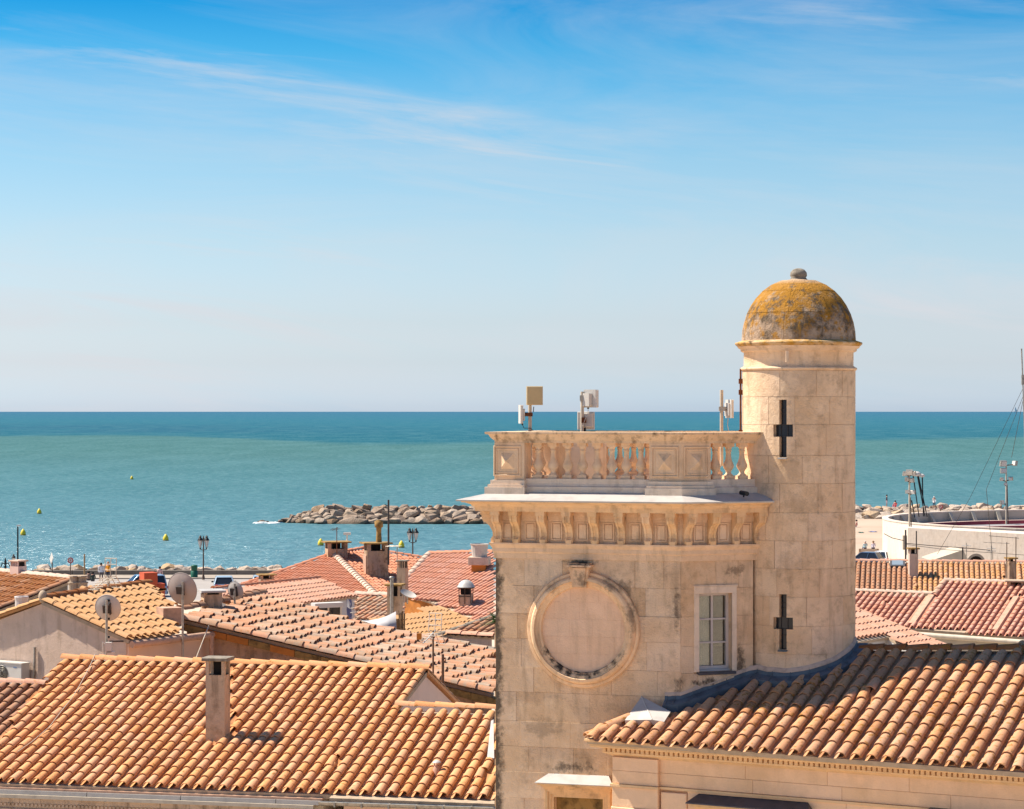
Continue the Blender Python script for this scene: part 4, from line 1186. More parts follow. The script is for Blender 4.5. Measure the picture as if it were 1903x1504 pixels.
def row_panels(O, e, us):
    for u in us:
        Mx = frame(O + e * u, e); mb = MB()
        w, z0, z1 = .105, 15.70, 15.99
        for (a, b, c, d) in ((-w, w, z0 - .02, z0), (-w, w, z1, z1 + .02), (-w, -w + .02, z0, z1), (w - .02, w, z0, z1)): mb.box(a, b, -.022, .02, c, d, Mx)
        mb.slab(-w + .035, w - .035, z0 + .015, z1 - .015, .02, .016, .008, Mx)
        mb.box(-.16, .16, -.035, .02, 16.06, 16.195, Mx); mb.box(-.15, .15, -.02, .02, 16.02, 16.058, Mx)
        mb.build('panel', M['tower_trim'], cornice)
usL = [uL(p) for p in (961, 1011, 1059, 1107, 1156, 1206, 1252)]
row_corbels(TL, e1, [0.06] + usL)
us_all = [0.06] + usL
row_panels(TL, e1, [(a + b) / 2 for a, b in zip(us_all[:-1], us_all[1:])])
usR = [uR(p) for p in (1276, 1321, 1365, 1406)]
row_corbels(TC, e2, usR); row_panels(TC, e2, [(a + b) / 2 for a, b in zip(usR[:-1], usR[1:])])
e3 = -n1 * 1.0; e3 = (TL - TBL).normalized()
row_corbels(TBL, e3, [3.04 - .475 * i for i in range(6)])
# balustrade
ZP0, ZP1, ZR0, ZR1 = 16.50, 16.785, 17.43, 17.635
BPATH = [TBR, TBL, TL, TC, TE + e2 * 0.12]
bal = MB()
sweep(bal, BPATH, [(-.34, 16.49), (.035, 16.49), (.035, 16.64), (-.015, 16.66), (-.03, 16.70), (-.03, 16.785), (-.31, 16.785), (-.34, 16.70)])
plinth = bal.build('balustrade_plinth', M['plinth_stone'], tower)
mb = MB()
sweep(mb, BPATH, [(-.36, 17.43), (.015, 17.43), (.02, 17.475), (.05, 17.50), (.085, 17.54), (.11, 17.585), (.16, 17.59), (.165, 17.63), (-.36, 17.635)])
rail = mb.build('balustrade_rail', M['rail_stone'], tower)
BAL = MB()
BAL.box(-.085, .085, -.085, .085, 0, .07)
BAL.lathe([(.078, .07), (.078, .085), (.055, .10), (.045, .13), (.055, .16), (.085, .20), (.097, .235), (.092, .275), (.07, .32), (.052, .375), (.046, .44), (.045, .50), (.056, .505), (.056, .525), (.047, .53), (.055, .56), (.072, .585)], 14, None, True)
BAL.box(-.08, .08, -.08, .08, .585, .66)
BALM = BAL.mesh('baluster', M['tower_trim'])
def balusters(O, e, us, off=0.165):
    for u in us: inst('baluster', BALM, plinth, frame(O + e * u, e) @ Matrix.Translation((0, off, ZP1 - .005)))
balusters(TL, e1, [uL(p) for p in (996, 1023.5, 1051, 1078.5, 1106, 1133, 1160, 1187)])
balusters(TC, e2, [uR(p) for p in (1336, 1361, 1386)])
balusters(TBL, e3, [.75 + .27 * i for i in range(7)])
eb = (TBL - TBR).normalized(); LB = (TBL - TBR).length
balusters(TBR, eb, [.5 + .27 * i for i in range(int((LB - 1.2) / .27))])
def pier(poly, name='pier'):
    mb = MB(); mb.prism(poly, 16.50, 17.43); return mb.build(name, M['tower_trim'], tower)
def pl(o, e, u, out): p = o + e * u + (Vector((e.y, -e.x, 0))) * out; return (p.x, p.y)
# corner piers with stepped feet
p1u = uL(975)
pier([pl(TL, e1, -.02, .02), pl(TL, e1, p1u, .02), pl(TL, e1, p1u, -.40), pl(TL, e1, -.02, -.56)])
mb = MB()
for (o, a, b) in ((.145, 16.47, 16.63), (.10, 16.63, 16.68), (.06, 16.68, 16.755)):
    mb.prism([pl(TL, e1, -.02 - o, .02 + o), pl(TL, e1, p1u + o * .3, .02 + o), pl(TL, e1, p1u + o * .3, -.38), pl(TL, e1, -.02 - o, -.5)], a, b)
mb.build('pier_foot', M['plinth_stone'], tower)
c2u, c3u = uL(1207), uR(1320)
def corner(o):
    m = (n1 + n2).normalized() / ((n1 + n2).normalized().dot(n1))
    p = TC + m * o; return (p.x, p.y)
pier([pl(TL, e1, c2u, .02), corner(.02), pl(TC, e2, c3u, .02), pl(TC, e2, c3u, -.40), pl(TL, e1, c2u, -.40)])
mb = MB()
for (o, a, b) in ((.145, 16.47, 16.63), (.10, 16.63, 16.68), (.06, 16.68, 16.755)):
    mb.prism([pl(TL, e1, c2u - o * .3, .02 + o), corner(.02 + o), pl(TC, e2, c3u + o * .3, .02 + o), pl(TC, e2, c3u, -.36), pl(TL, e1, c2u, -.36)], a, b)
mb.build('pier_foot', M['plinth_stone'], tower)
pier([pl(TBL, e3, 0, .0), pl(TBL, e3, .5, .0), pl(TBL, e3, .5, -.45), pl(TBL, e3, 0, -.45)])
def diamond(O, e, uc, w):
    Mx = frame(O + e * uc, e); mb = MB(); y = -.02
    z0, z1 = 16.83, 17.38; hw = w / 2
    for (o, d) in ((0, .022), (.045, .012)):
        a, b, c, f = -hw + o, hw - o, z0 + o, z1 - o; t = .03
        for (p, q, r, s) in ((a, b, c, c + t), (a, b, f - t, f), (a, a + t, c + t, f - t), (b - t, b, c + t, f - t)): mb.slab(p, q, r, s, y + .01, .02 + d, .007, Mx)
    a, c = hw - .13, (z1 - z0) / 2 - .13; zc = (z0 + z1) / 2
    mb.add([(-a, y, zc - c), (a, y, zc - c), (a, y, zc + c), (-a, y, zc + c), (0, y - .09, zc)], [(0, 1, 4), (1, 2, 4), (2, 3, 4), (3, 0, 4)], Mx)
    mb.build('diamond_panel', M['tower_trim'], tower)
diamond(TL, e1, (uL(914) + p1u) / 2 - .01, .52)
diamond(TL, e1, (c2u + LW) / 2, .50); diamond(TC, e2, c3u / 2 + .01, .50)
# pale block added at the back of the terrace to brighten the baluster gaps
mb = MB(); mb.prism([pl(TL, e1, .85, -2.0), pl(TL, e1, 1.42, -2.0), pl(TL, e1, 1.42, -2.5), pl(TL, e1, .85, -2.5)], 16.5, 17.52); mb.build('terrace_block', M['plinth_stone'], tower)

# medallion
MCu, MCz = uL(1085), zL(1170)
M['panel_stone'] = stone_mat('panel_stone', [(0.77, 0.52, 0.355), (0.75, 0.50, 0.335), (0.78, 0.535, 0.37)], dark=0.08, streak=0.15, rough=0.35, patch=0.2)
DFm = FL @ Matrix.Translation((uL(1085), 0, zL(1170)))
disc = MB(); disc.lathe([(0, 0), (.80, 0)], 64, DFm @ Matrix.Translation((0, -.013, 0)) @ Matrix.Rotation(R(90), 4, 'X'), cap=False)
mpan = disc.build('medallion_panel', M['panel_stone'], tower)
def clip_poly(poly, ax, lim, sgn):
    out = []
    for i in range(len(poly)):
        p, q = poly[i], poly[(i + 1) % len(poly)]; pi, qi = (p[ax] - lim) * sgn, (q[ax] - lim) * sgn
        if pi <= 0: out.append(p)
        if (pi < 0 < qi) or (qi < 0 < pi): f = pi / (pi - qi); out.append((p[0] + (q[0] - p[0]) * f, p[1] + (q[1] - p[1]) * f))
    return out
rr = random.Random(19); z_ = .80; row = 0
while z_ > -.79:
    z0 = z_ - .31; x_ = -.8 - (.2 if row % 2 else 0)
    while x_ < .8:
        w = rr.uniform(.42, .62); pg = [(.795 * math.cos(2 * math.pi * i / 64), .795 * math.sin(2 * math.pi * i / 64)) for i in range(64)]
        for (ax, lim, sg) in ((0, x_ + w - .002, 1), (0, x_ + .002, -1), (1, z_ - .002, 1), (1, z0 + .002, -1)): pg = clip_poly(pg, ax, lim, sg) if pg else pg
        if len(pg) > 2:
            o = rr.uniform(.016, .019); n = len(pg); m = MB(); m.add([(x, -o, z) for x, z in pg] + [(x, -.012, z) for x, z in pg], [tuple(range(n))] + [(i, n + i, n + (i + 1) % n, (i + 1) % n) for i in range(n)], DFm); m.build('stone', M['panel_stone'], mpan)
        x_ += w
    z_ = z0; row += 1
ring = MB()
prof = [(1.045, .0), (1.045, .03), (1.03, .05), (.985, .055), (.98, .05), (.955, .085), (.93, .10), (.885, .105), (.87, .075), (.83, .07), (.805, .055), (.78, .05), (.765, .008)]
nseg = 96
MF = FL @ Matrix.Translation((MCu, 0, MCz))
for (p_, q_) in zip(prof[:-1], prof[1:]):
    vs = [(r * math.cos(2 * math.pi * i / nseg), -o * 1.7, r * math.sin(2 * math.pi * i / nseg)) for (r, o) in (p_, q_) for i in range(nseg)]
    ring.add(vs, [(i, nseg + i, nseg + (i + 1) % nseg, (i + 1) % nseg) for i in range(nseg)], MF, True)
med = ring.build('medallion_ring', M['ring_stone'], tower)
key = MB()
kz0, kz1 = zL(1091) , zL(1053)
for (d, s) in ((.17, 1.0), (.20, .72)):
    a, b = .125 * s, .185 * s; z0, z1 = kz0 + (1 - s) * .05, kz1 - (1 - s) * .05
    key.add([(-a, 0, z0), (a, 0, z0), (b, 0, z1), (-b, 0, z1), (-a, -d, z0), (a, -d, z0), (b, -d - .02, z1), (-b, -d - .02, z1)],
            [(4, 5, 6, 7), (0, 1, 5, 4), (1, 2, 6, 5), (2, 3, 7, 6), (3, 0, 4, 7)], FL @ Matrix.Translation((uL(1081), 0, 0)))
key.box(-.24, .24, -.26, 0, kz1, kz1 + .035, FL @ Matrix.Translation((uL(1081), 0, 0))); key.box(-.20, .20, -.22, 0, kz1 + .035, kz1 + .07, FL @ Matrix.Translation((uL(1081), 0, 0)))
key.build('keystone', M['key_stone'], tower)
# small window on the right face
kp = NM('pane_clear'); gt = kp.new('ShaderNodeBsdfTransparent'); gt.inputs[0].default_value = (.75, .78, .76, 1); gg = kp.new('ShaderNodeBsdfGlossy'); gg.inputs['Roughness'].default_value = .03; ms = kp.new('ShaderNodeMixShader'); ms.inputs[0].default_value = .12
kp.lk(gt.outputs[0], ms.inputs[1]); kp.lk(gg.outputs[0], ms.inputs[2]); kp.lk(ms.outputs[0], [n for n in kp.n if n.type == 'OUTPUT_MATERIAL'][0].inputs[0]); M['pane_clear'] = kp.m
mb = MB(); a, b, c, d = H1
for (p, q, r, s) in ((a - .10, a, c, d), (b, b + .09, c, d), (a - .10, b + .09, d, d + .13)): mb.slab(p, q, r, s, .03, .022, .006, FR)
mb.box(a - .11, b + .10, -.035, .02, d + .132, d + .15, FR)
mb.build('window_surround', M['plinth_stone'], tower)
win = MB(); y = .17; t = .05
for (p, q, r, s) in ((a, a + t, c, d), (b - t, b, c, d), (a + t, b - t, c, c + .09), (a + t, b - t, d - t, d)): win.box(p, q, y - .03, y + .03, r, s, FR)
m_ = (a + b) / 2; win.box(m_ - .018, m_ + .018, y - .02, y + .02, c + .09, d - t, FR)
for i in (1, 2):
    zz = c + .09 + (d - t - c - .09) * i / 3; win.box(a + t, b - t, y - .018, y + .022, zz - .014, zz + .014, FR)
win.box(a, b, y - .09, y - .03, c, c + .03, FR)
wf = win.build('window_frame', M['white_paint'], tower)
M['curtain'] = simple('curtain', (0.98, 0.88, 0.74), 0.9, 0, 0.1)
for i in range(3):
    for (p, q) in ((a + t, m_), (m_, b - t)):
        g = MB(); g.box(p + .005, q - .005, y + .012, y + .02, c + .09 + (d - t - c - .09) * i / 3 + .01, c + .09 + (d - t - c - .09) * (i + 1) / 3 - .01, FR); g.build('pane', M['pane_clear'], wf)
mb = MB(); mb.box(a - .03, b + .06, -.06, .17, c - .05, c - .004, FR); mb.build('sill', M['lead_dark'], tower)
mb = MB(); mb.slab(a - .02, b + .04, c - .26, c - .052, .03, .03, .01, FR); mb.build('sill_block', M['tower_stone'], tower)
mb = MB(); mb.box(a, b, .34, .35, c, d, FR); mb.build('room_shade', M['soot'], tower)  # black sheet stands in for the unlit room behind the panes
mb = MB(); n = 7
for i in range(n): x0 = a + .03 + (m_ - a - .05) * i / n; mb.add([(x0, .215 + .02 * (i % 2), c + .05), (x0 + (m_ - a - .05) / n, .215 + .02 * ((i + 1) % 2), c + .05), (x0 + (m_ - a - .05) / n, .215 + .02 * ((i + 1) % 2), d), (x0, .215 + .02 * (i % 2), d)], [(0, 1, 2, 3)], FR)
mb.add([(m_ + .02, .30, c + .42), (b, .30, c + .42), (b, .30, d), (m_ + .02, .30, d)], [(0, 1, 2, 3)], FR); mb.mi[-1] = 1
mb.build('curtain', [M['curtain'], simple('dark_blind', (0.16, 0.11, 0.06), 0.8)], tower)
# hooded window at the foot of the left face
a, b, c, d = H2
mb = MB()
for (g, o) in ((.0, .03), (.05, .055), (.10, .085)):
    mb.box(a - .05 - g, a - g, -o, .03, 9.5, d + .05 + g, FL); mb.box(b + g, b + .05 + g, -o, .03, 9.5, d + .05 + g, FL); mb.box(a - g, b + g, -o, .03, d + g, d + .05 + g, FL)
mb.box(a - .17, b + .17, -.13, .02, d + .152, d + .20, FL); mb.box(a - .20, b + .20, -.19, .02, d + .20, d + .235, FL); mb.box(a - .25, b + .24, -.26, .02, d + .235, d + .275, FL)
mb.build('door_surround', M['ochre_trim'], tower)
mb = MB(); h0 = d + .276
mb.add([(a - .28, -.31, h0), (b + .26, -.31, h0), (b + .10, 0, h0 + .13), (a - .10, 0, h0 + .13), (a - .28, -.31, h0 + .012), (b + .26, -.31, h0 + .012), (b + .10, 0, h0 + .142), (a - .10, 0, h0 + .142)],
       [(0, 1, 2, 3), (4, 5, 6, 7), (0, 1, 5, 4), (1, 2, 6, 5), (3, 0, 4, 7)], FL)
mb.build('hood', M['zinc'], tower)
mb = MB(); mb.box(a, b, .16, .2, 8.6, d, FL); mb.build('blind', M['ochre_cap'], tower)
body2 = MB(); body2.box(a + .02, b - .02, .2, .39, 8.5, d, FL); body2.build('window_recess', M['soot'], tower)  # black box painted in place of the shade inside the recess

# ------------------------------------------------------------------ round turret with dome
TX, TY, TR = xat(1484, 44.1), 44.1, 1.022
turret = thing('round_turret', 'round stone stair turret with lichened dome rising beside the balustraded tower', 'turret', (TX, TY, 2.0))
D_ST = []
M['turret_stone'] = stone_mat('turret_stone', TAN, [((TX + .1, TY - 1.0, 18.6), (.7, .6, .35), .20, DK), ((TX - .1, TY - 1.0, 16.35), (.6, .6, .30), .24, DK), ((TX - .2, TY - 1.0, 15.2), (.8, .6, .45), .20, DK),
    ((TX - .45, TY - .9, 12.95), (.35, .6, .22), .36, DK), ((TX + .0, TY - 1.0, 17.75), (.5, .6, .4), .15, DK), ((TX - .25, TY - .95, 17.0), (.3, .6, .5), .15, DK)], dark=0.42, streak=0.30, rough=0.55, patch=0.45)
kd = NM('dome_stone'); cc = kd.ramp(kd.rnd(), [(0, (0.40, 0.285, 0.20)), (.5, (0.45, 0.33, 0.235)), (1, (0.37, 0.26, 0.18))])
zz = kd.sepz()[2]; nA = kd.noise(3.2, 6.0, 0.68); nB = kd.noise(5.5, 6.0, 0.7, off=(3, 4, 1)); nC = kd.noise(1.7, 5.0, 0.6, off=(8, 1, 1))
blk = kd.math('ADD', nA, kd.math('MULTIPLY', kd.map(zz, 19.3, 19.9, -0.10, 0.05), 0.9)); cc = kd.mix(kd.map(blk, 0.38, 0.55, 0, 0.92), cc, (0.085, 0.062, 0.040))
yel = kd.math('ADD', nB, kd.map(zz, 19.35, 20.3, -0.10, 0.10)); cc = kd.mix(kd.map(yel, 0.435, 0.56, 0, 0.85), cc, (0.38, 0.175, 0.016))
gry = kd.math('ADD', kd.noise(9.0, 6.0, 0.7, off=(2, 9, 1)), 0.0); cc = kd.mix(kd.map(gry, 0.60, 0.72, 0, 0.8), cc, (0.50, 0.42, 0.33))
drip = kd.noise(3.5, 4.0, 0.6, stretch=(2.2, 2.2, .22), off=(1, 1, 1)); cc = kd.mix(kd.math('MULTIPLY', kd.map(drip, 0.60, 0.70, 0, 0.8), kd.map(nC, 0.35, 0.55)), cc, (0.42, 0.21, 0.025))
cc = kd.mix(kd.map(zz, 20.30, 20.42, 0, 0.7), cc, (0.58, 0.46, 0.36))
kd.bump(kd.math('ADD', kd.noise(18.0, 6.0, 0.7), kd.math('MULTIPLY', nA, 1.5)), 0.9, 0.04)
M['dome_stone'] = kd.done(cc, 0.92, 0, 0.15)
kd = NM('lip_stone'); cc = kd.mix(kd.map(kd.noise(4.0, 6.0, 0.65), 0.40, 0.58), (0.54, 0.38, 0.22), (0.42, 0.22, 0.04)); cc = kd.mix(kd.map(kd.noise(6.0, 6.0, 0.65, off=(3, 3, 3)), 0.52, 0.68), cc, (0.10, 0.07, 0.045))
kd.bump(kd.noise(16.0, 5.0, 0.65), 0.6, 0.03); M['lip_stone'] = kd.done(cc, 0.92, 0, 0.15)

AC = R(-112.4)
def zT(py): return zat(py, 43.12)
CROSS = [(AC - .066, AC + .066, zT(850), zT(743)), (AC - .176, AC + .176, zT(812), zT(789)), (AC - .066, AC + .066, zT(1208), zT(1105)), (AC - .176, AC + .176, zT(1170), zT(1148))]
def in_cross(a, z): return any(c[0] < a < c[1] and c[2] < z < c[3] for c in CROSS)
def shell(surf, a0, a1, t0, t1, back, holes=True, da=R(7), deep=.16):
    ab = {a0, a1}; tb = {t0, t1}
    n = max(1, int(math.ceil((a1 - a0) / da)))
    for i in range(1, n): ab.add(a0 + (a1 - a0) * i / n)
    if holes:
        for c in CROSS:
            if c[2] < t1 and c[3] > t0 and c[0] < a1 and c[1] > a0:
                for v in c[:2]:
                    if a0 < v < a1: ab.add(v)
                for v in c[2:]:
                    if t0 < v < t1: tb.add(v)
    else:
        nt = max(1, int((t1 - t0) / R(8)));
        for i in range(1, nt): tb.add(t0 + (t1 - t0) * i / nt)
    A = sorted(ab); T = sorted(tb); na, nt = len(A) - 1, len(T) - 1
    keep = [[not (holes and in_cross((A[i] + A[i + 1]) / 2, (T[j] + T[j + 1]) / 2)) for j in range(nt)] for i in range(na)]
    mb = MB(); idx = {}; vs = []; fs = []
    def V(i, j):
        if (i, j) not in idx: idx[(i, j)] = len(vs); vs.append(surf(A[i], T[j], 0))
        return idx[(i, j)]
    for i in range(na):
        for j in range(nt):
            if keep[i][j]: fs.append((V(i, j), V(i + 1, j), V(i + 1, j + 1), V(i, j + 1)))
    mb.add(vs, fs, None, True)
    def K(i, j): return 0 <= i < na and 0 <= j < nt and keep[i][j]
    for i in range(na):
        for j in range(nt):
            if not keep[i][j]: continue
            for (di, dj, p, q) in ((-1, 0, (i, j), (i, j + 1)), (1, 0, (i + 1, j + 1), (i + 1, j)), (0, -1, (i + 1, j), (i, j)), (0, 1, (i, j + 1), (i + 1, j + 1))):
                if not K(i + di, j + dj):
                    inner = 0 <= i + di < na and 0 <= j + dj < nt
                    hole_edge = inner
                    dd = deep if hole_edge else back
                    mb.add([surf(A[p[0]], T[p[1]], 0), surf(A[q[0]], T[q[1]], 0), surf(A[q[0]], T[q[1]], dd), surf(A[p[0]], T[p[1]], dd)], [(0, 1, 2, 3)])
    return mb
def cyl(r):
    return lambda a, z, d: (TX + (r - d) * math.cos(a), TY + (r - d) * math.sin(a), z)
core = shell(cyl(TR - .012), R(-180) - R(90), R(90), 9.0, 18.82, .2, True, R(5), .17).build('wall', M['turret_stone'], turret)
m = MB(); m.lathe([(TR - .18, 9.0), (TR - .18, 18.9)], 32, Matrix.Translation((TX, TY, 0)), True); m.build('core', M['soot'], turret)  # black lining painted for the unlit inside behind the loopholes
rr = random.Random(21); z = 18.735; row = 0
hs = [.47, .50, .55, .50, .52, .50, .50, .50, .52, .50, .48, .50, .50]
gap = .006
for h in hs:
    b = z - h; a = R(-232) + (R(17) if row % 2 else 0) + rr.uniform(-.05, .05)
    while a < R(40):
        w = rr.uniform(R(27), R(46))
        o = rr.uniform(0, .007)
        shell(cyl(TR + o), a + gap / 2, a + w - gap / 2, b + gap / 2, z - gap / 2, .03 + o, True, R(6), .05).build('stone', M['turret_stone'], core)
        a += w
    z = b; row += 1
for (s, arm) in ((0, 1), (2, 3)):
    c, d = CROSS[s], CROSS[arm]; mb = MB(); rg = TR - .11
    for (a0, a1, z0, z1) in (c, d):
        n = 4 if a1 - a0 > .2 else 2
        vs = []
        for i in range(n + 1):
            aa = a0 - .02 + (a1 - a0 + .04) * i / n
            vs += [(TX + rg * math.cos(aa), TY + rg * math.sin(aa), z0 - .02), (TX + rg * math.cos(aa), TY + rg * math.sin(aa), z1 + .02)]
        mb.add(vs, [(2 * i, 2 * i + 2, 2 * i + 3, 2 * i + 1) for i in range(n)])
    lp = mb.build('loophole_glass', M['glass_dark'], turret)
    mb = MB(); rg = TR - .095
    for zb in (c[2] + .25, d[2], d[3], c[3] - .25, (d[3] + c[3]) / 2 + .05):
        mb.tube((TX + rg * math.cos(c[0]), TY + rg * math.sin(c[0]), zb), (TX + rg * math.cos(c[1]), TY + rg * math.sin(c[1]), zb), .006, n=6)
    for av in (c[0], c[1]): mb.tube((TX + rg * math.cos(av), TY + rg * math.sin(av), d[2]), (TX + rg * math.cos(av), TY + rg * math.sin(av), d[3]), .006, n=6)
    mb.build('glazing_bar', M['dark_metal'], lp)
    mb = MB(); rg = TR + .01
    mb.cbox((TX + rg * math.cos(AC), TY + rg * math.sin(AC), c[2] - .02), .16, .12, .025, AC + R(90)); mb.build('sill', M['zinc'] if s == 0 else M['lead_blue'], turret)
mb = MB()
mb.lathe([(TR - .05, 18.735), (TR + .015, 18.74), (TR + .035, 18.765), (TR + .035, 18.785), (TR + .012, 18.80), (TR - .02, 18.81), (TR - .03, 18.83), (TR - .028, 19.07), (TR + .0, 19.08), (TR + .03, 19.10), (TR + .03, 19.13), (TR + .075, 19.155), (TR + .085, 19.18)], 64, Matrix.Translation((TX, TY, 0)), False)
for i in range(len(mb.sm)): mb.sm[i] = True
nk = mb.build('neck', M['turret_stone'], turret)
mb = MB(); mb.lathe([(TR - .1, 19.18), (TR + .085, 19.181), (TR + .125, 19.215), (TR + .132, 19.235), (TR + .128, 19.25), (TR + .02, 19.285), (TR - .1, 19.29)], 64, Matrix.Translation((TX, TY, 0)), True)
mb.build('cornice', M['lip_stone'], turret)
DR, DH, DZ = 1.032, 1.15, 19.275
def dsurf(a, t, d):
    r = (DR - d) * math.cos(t) ** 0.92 if math.cos(t) > 1e-6 else 0.0
    return (TX + r * math.cos(a), TY + r * math.sin(a), DZ + (DH - d) * math.sin(t))
mb = MB(); vs = []
for i in range(13):
    for j in range(40): vs.append(dsurf(2 * math.pi * j / 40, R(90) * i / 12, .012))
mb.add(vs, [(i * 40 + j, i * 40 + (j + 1) % 40, (i + 1) * 40 + (j + 1) % 40, (i + 1) * 40 + j) for i in range(12) for j in range(40)], None, True)
dome = mb.build('dome', M['dome_stone'], turret)
for (t0, t1, n, off) in ((0, 26, 9, 8), (26, 52, 8, 27), (52, 74, 6, 12)):
    for i in range(n):
        a0 = R(off) + 2 * math.pi * i / n; o = rr.uniform(0, .006)
        shell(lambda a, t, d: dsurf(a, t, d - o), a0 + .003, a0 + 2 * math.pi / n - .003, R(t0) + .003, R(t1) - .003, .02, False, R(8)).build('stone', M['dome_stone'], dome)
mb = MB(); mb.lathe([(.17, 20.36), (.15, 20.42), (.135, 20.44), (.155, 20.47), (.15, 20.53), (.11, 20.58), (.05, 20.605), (0, 20.61)], 20, Matrix.Translation((TX, TY, 0)), True, cap=False)
mb.build('finial', M['grey_cap'], turret)
mb = MB(); ax, ay = TX - TR - .035, TY - .02
mb.tube((ax, ay, 17.55), (ax, ay, 18.78), .018, n=6)
for zz in (17.62, 18.35, 18.55): mb.cbox((ax, ay, zz), .07, .06, .09)
mb.build('rusty_pipe', M['rust'], turret)
mb = MB(); mb.cbox((TX - .33, TY - TR - .04, 18.98), .05, .10, .20); mb.build('stone_peg', M['turret_stone'], turret)

# ------------------------------------------------------------------ tiled roofs
class Plane:
    """a roof plane: O on it, U level along the eave, G level down-slope direction, s the slope"""
    def __init__(s, O, G, slope):
        s.O = Vector(O); G = Vector((G[0], G[1], 0)).normalized(); s.G = G; s.s = slope
        s.W = Vector((G.x, G.y, -slope)).normalized(); Y = -s.W
        s.N = Vector((G.x * slope, G.y * slope, 1)).normalized()
        s.U = Y.cross(s.N).normalized()
    def hit(s, px, py):
        r = ray(px, py); t = (s.O - EYE).dot(s.N) / r.dot(s.N); return EYE + r * t
    def uw(s, p): d = p - s.O; return (d.dot(s.U), d.dot(s.W))
    def pt(s, u, w, h=0.0): return s.O + s.U * u + s.W * w + s.N * h
def from_eave(p1, d1, p2, k, at):
    """plane with level eave through photo pixels p1 (at distance d1) and p2, whose tile columns run at image slope k=dx/dy near pixel at"""
    d2 = d1 * (p1[1] - HY) / (p2[1] - HY); A, B = P(*p1, d1), P(*p2, d2)
    U = (B - A).normalized(); G = Vector((U.y, -U.x, 0))
    if G.y > 0: G = -G
    x, y = (at[0] - CX) / F, (at[1] - HY) / F
    return Plane(A, G, (G.x - x * G.y) / k + y * G.y)
def from_dir(px, py, d, kx, ky, slope):
    """plane through P(px,py,d) with the given slope whose columns run in image direction (kx,ky)"""
    x, y = (px - CX) / F, (py - HY) / F; best = None
    for i in range(3600):
        a = 2 * math.pi * i / 3600; g = (math.sin(a), math.cos(a))
        dx, dy = g[0] - x * g[1], slope - y * g[1]
        if dx * kx + dy * ky <= 0: continue
        L = math.hypot(dx, dy) * math.hypot(kx, ky)
        err = abs(dx * ky - dy * kx) / L + (0.3 if g[1] > 0.0 else 0)
        if best is None or err < best[0]: best = (err, g)
    return Plane(P(px, py, d), best[1], slope)
def inside(poly, u, w):
    c = False; n = len(poly); j = n - 1
    for i in range(n):
        a, b = poly[i], poly[j]
        if (a[1] > w) != (b[1] > w) and u < (b[0] - a[0]) * (w - a[1]) / (b[1] - a[1]) + a[0]: c = not c
        j = i
    return c
def tile_geo(mb, sp, L, Mx, r0=.375, r1=.315, th=.06, seg=6, lift=.085, ht=.33):
    """one cover tile: y=0 the low (wide) end, y=L the upper end"""
    vo = []; a0, a1 = R(172), R(8)
    def ring(r, h, y, dz, t):
        return [((r - t) * sp * math.cos(a0 + (a1 - a0) * i / seg), y, (h * sp - t * sp) * math.sin(a0 + (a1 - a0) * i / seg) + dz) for i in range(seg + 1)]
    lo = ring(r0, ht, 0, lift * sp, 0); up = ring(r1, ht * .80, L, 0, 0); li = ring(r0, ht, 0, lift * sp, th); ui = ring(r1, ht * .8, L * .6, 0.02 * sp, th)
    n = seg + 1
    mb.add(lo + up, [(i, i + 1, n + i + 1, n + i) for i in range(seg)], Mx, True)
    mb.add(lo + li, [(i + 1, i, n + i, n + i + 1) for i in range(seg)], Mx, False)
    mb.add(li + ui, [(i + 1, i, n + i, n + i + 1) for i in range(seg)], Mx, True)
def basis(pl, p, yaw=0.0, pitch=0.0):
    Mx = Matrix.Identity(4)
    for i, c in enumerate((pl.U, -pl.W, pl.N)):
        for k in range(3): Mx[k][i] = c[k]
    Mx.translation = p
    if yaw: Mx = Mx @ Matrix.Rotation(yaw, 4, 'Z')
    if pitch: Mx = Mx @ Matrix.Rotation(pitch, 4, 'X')
    return Mx
TCOUNT = []
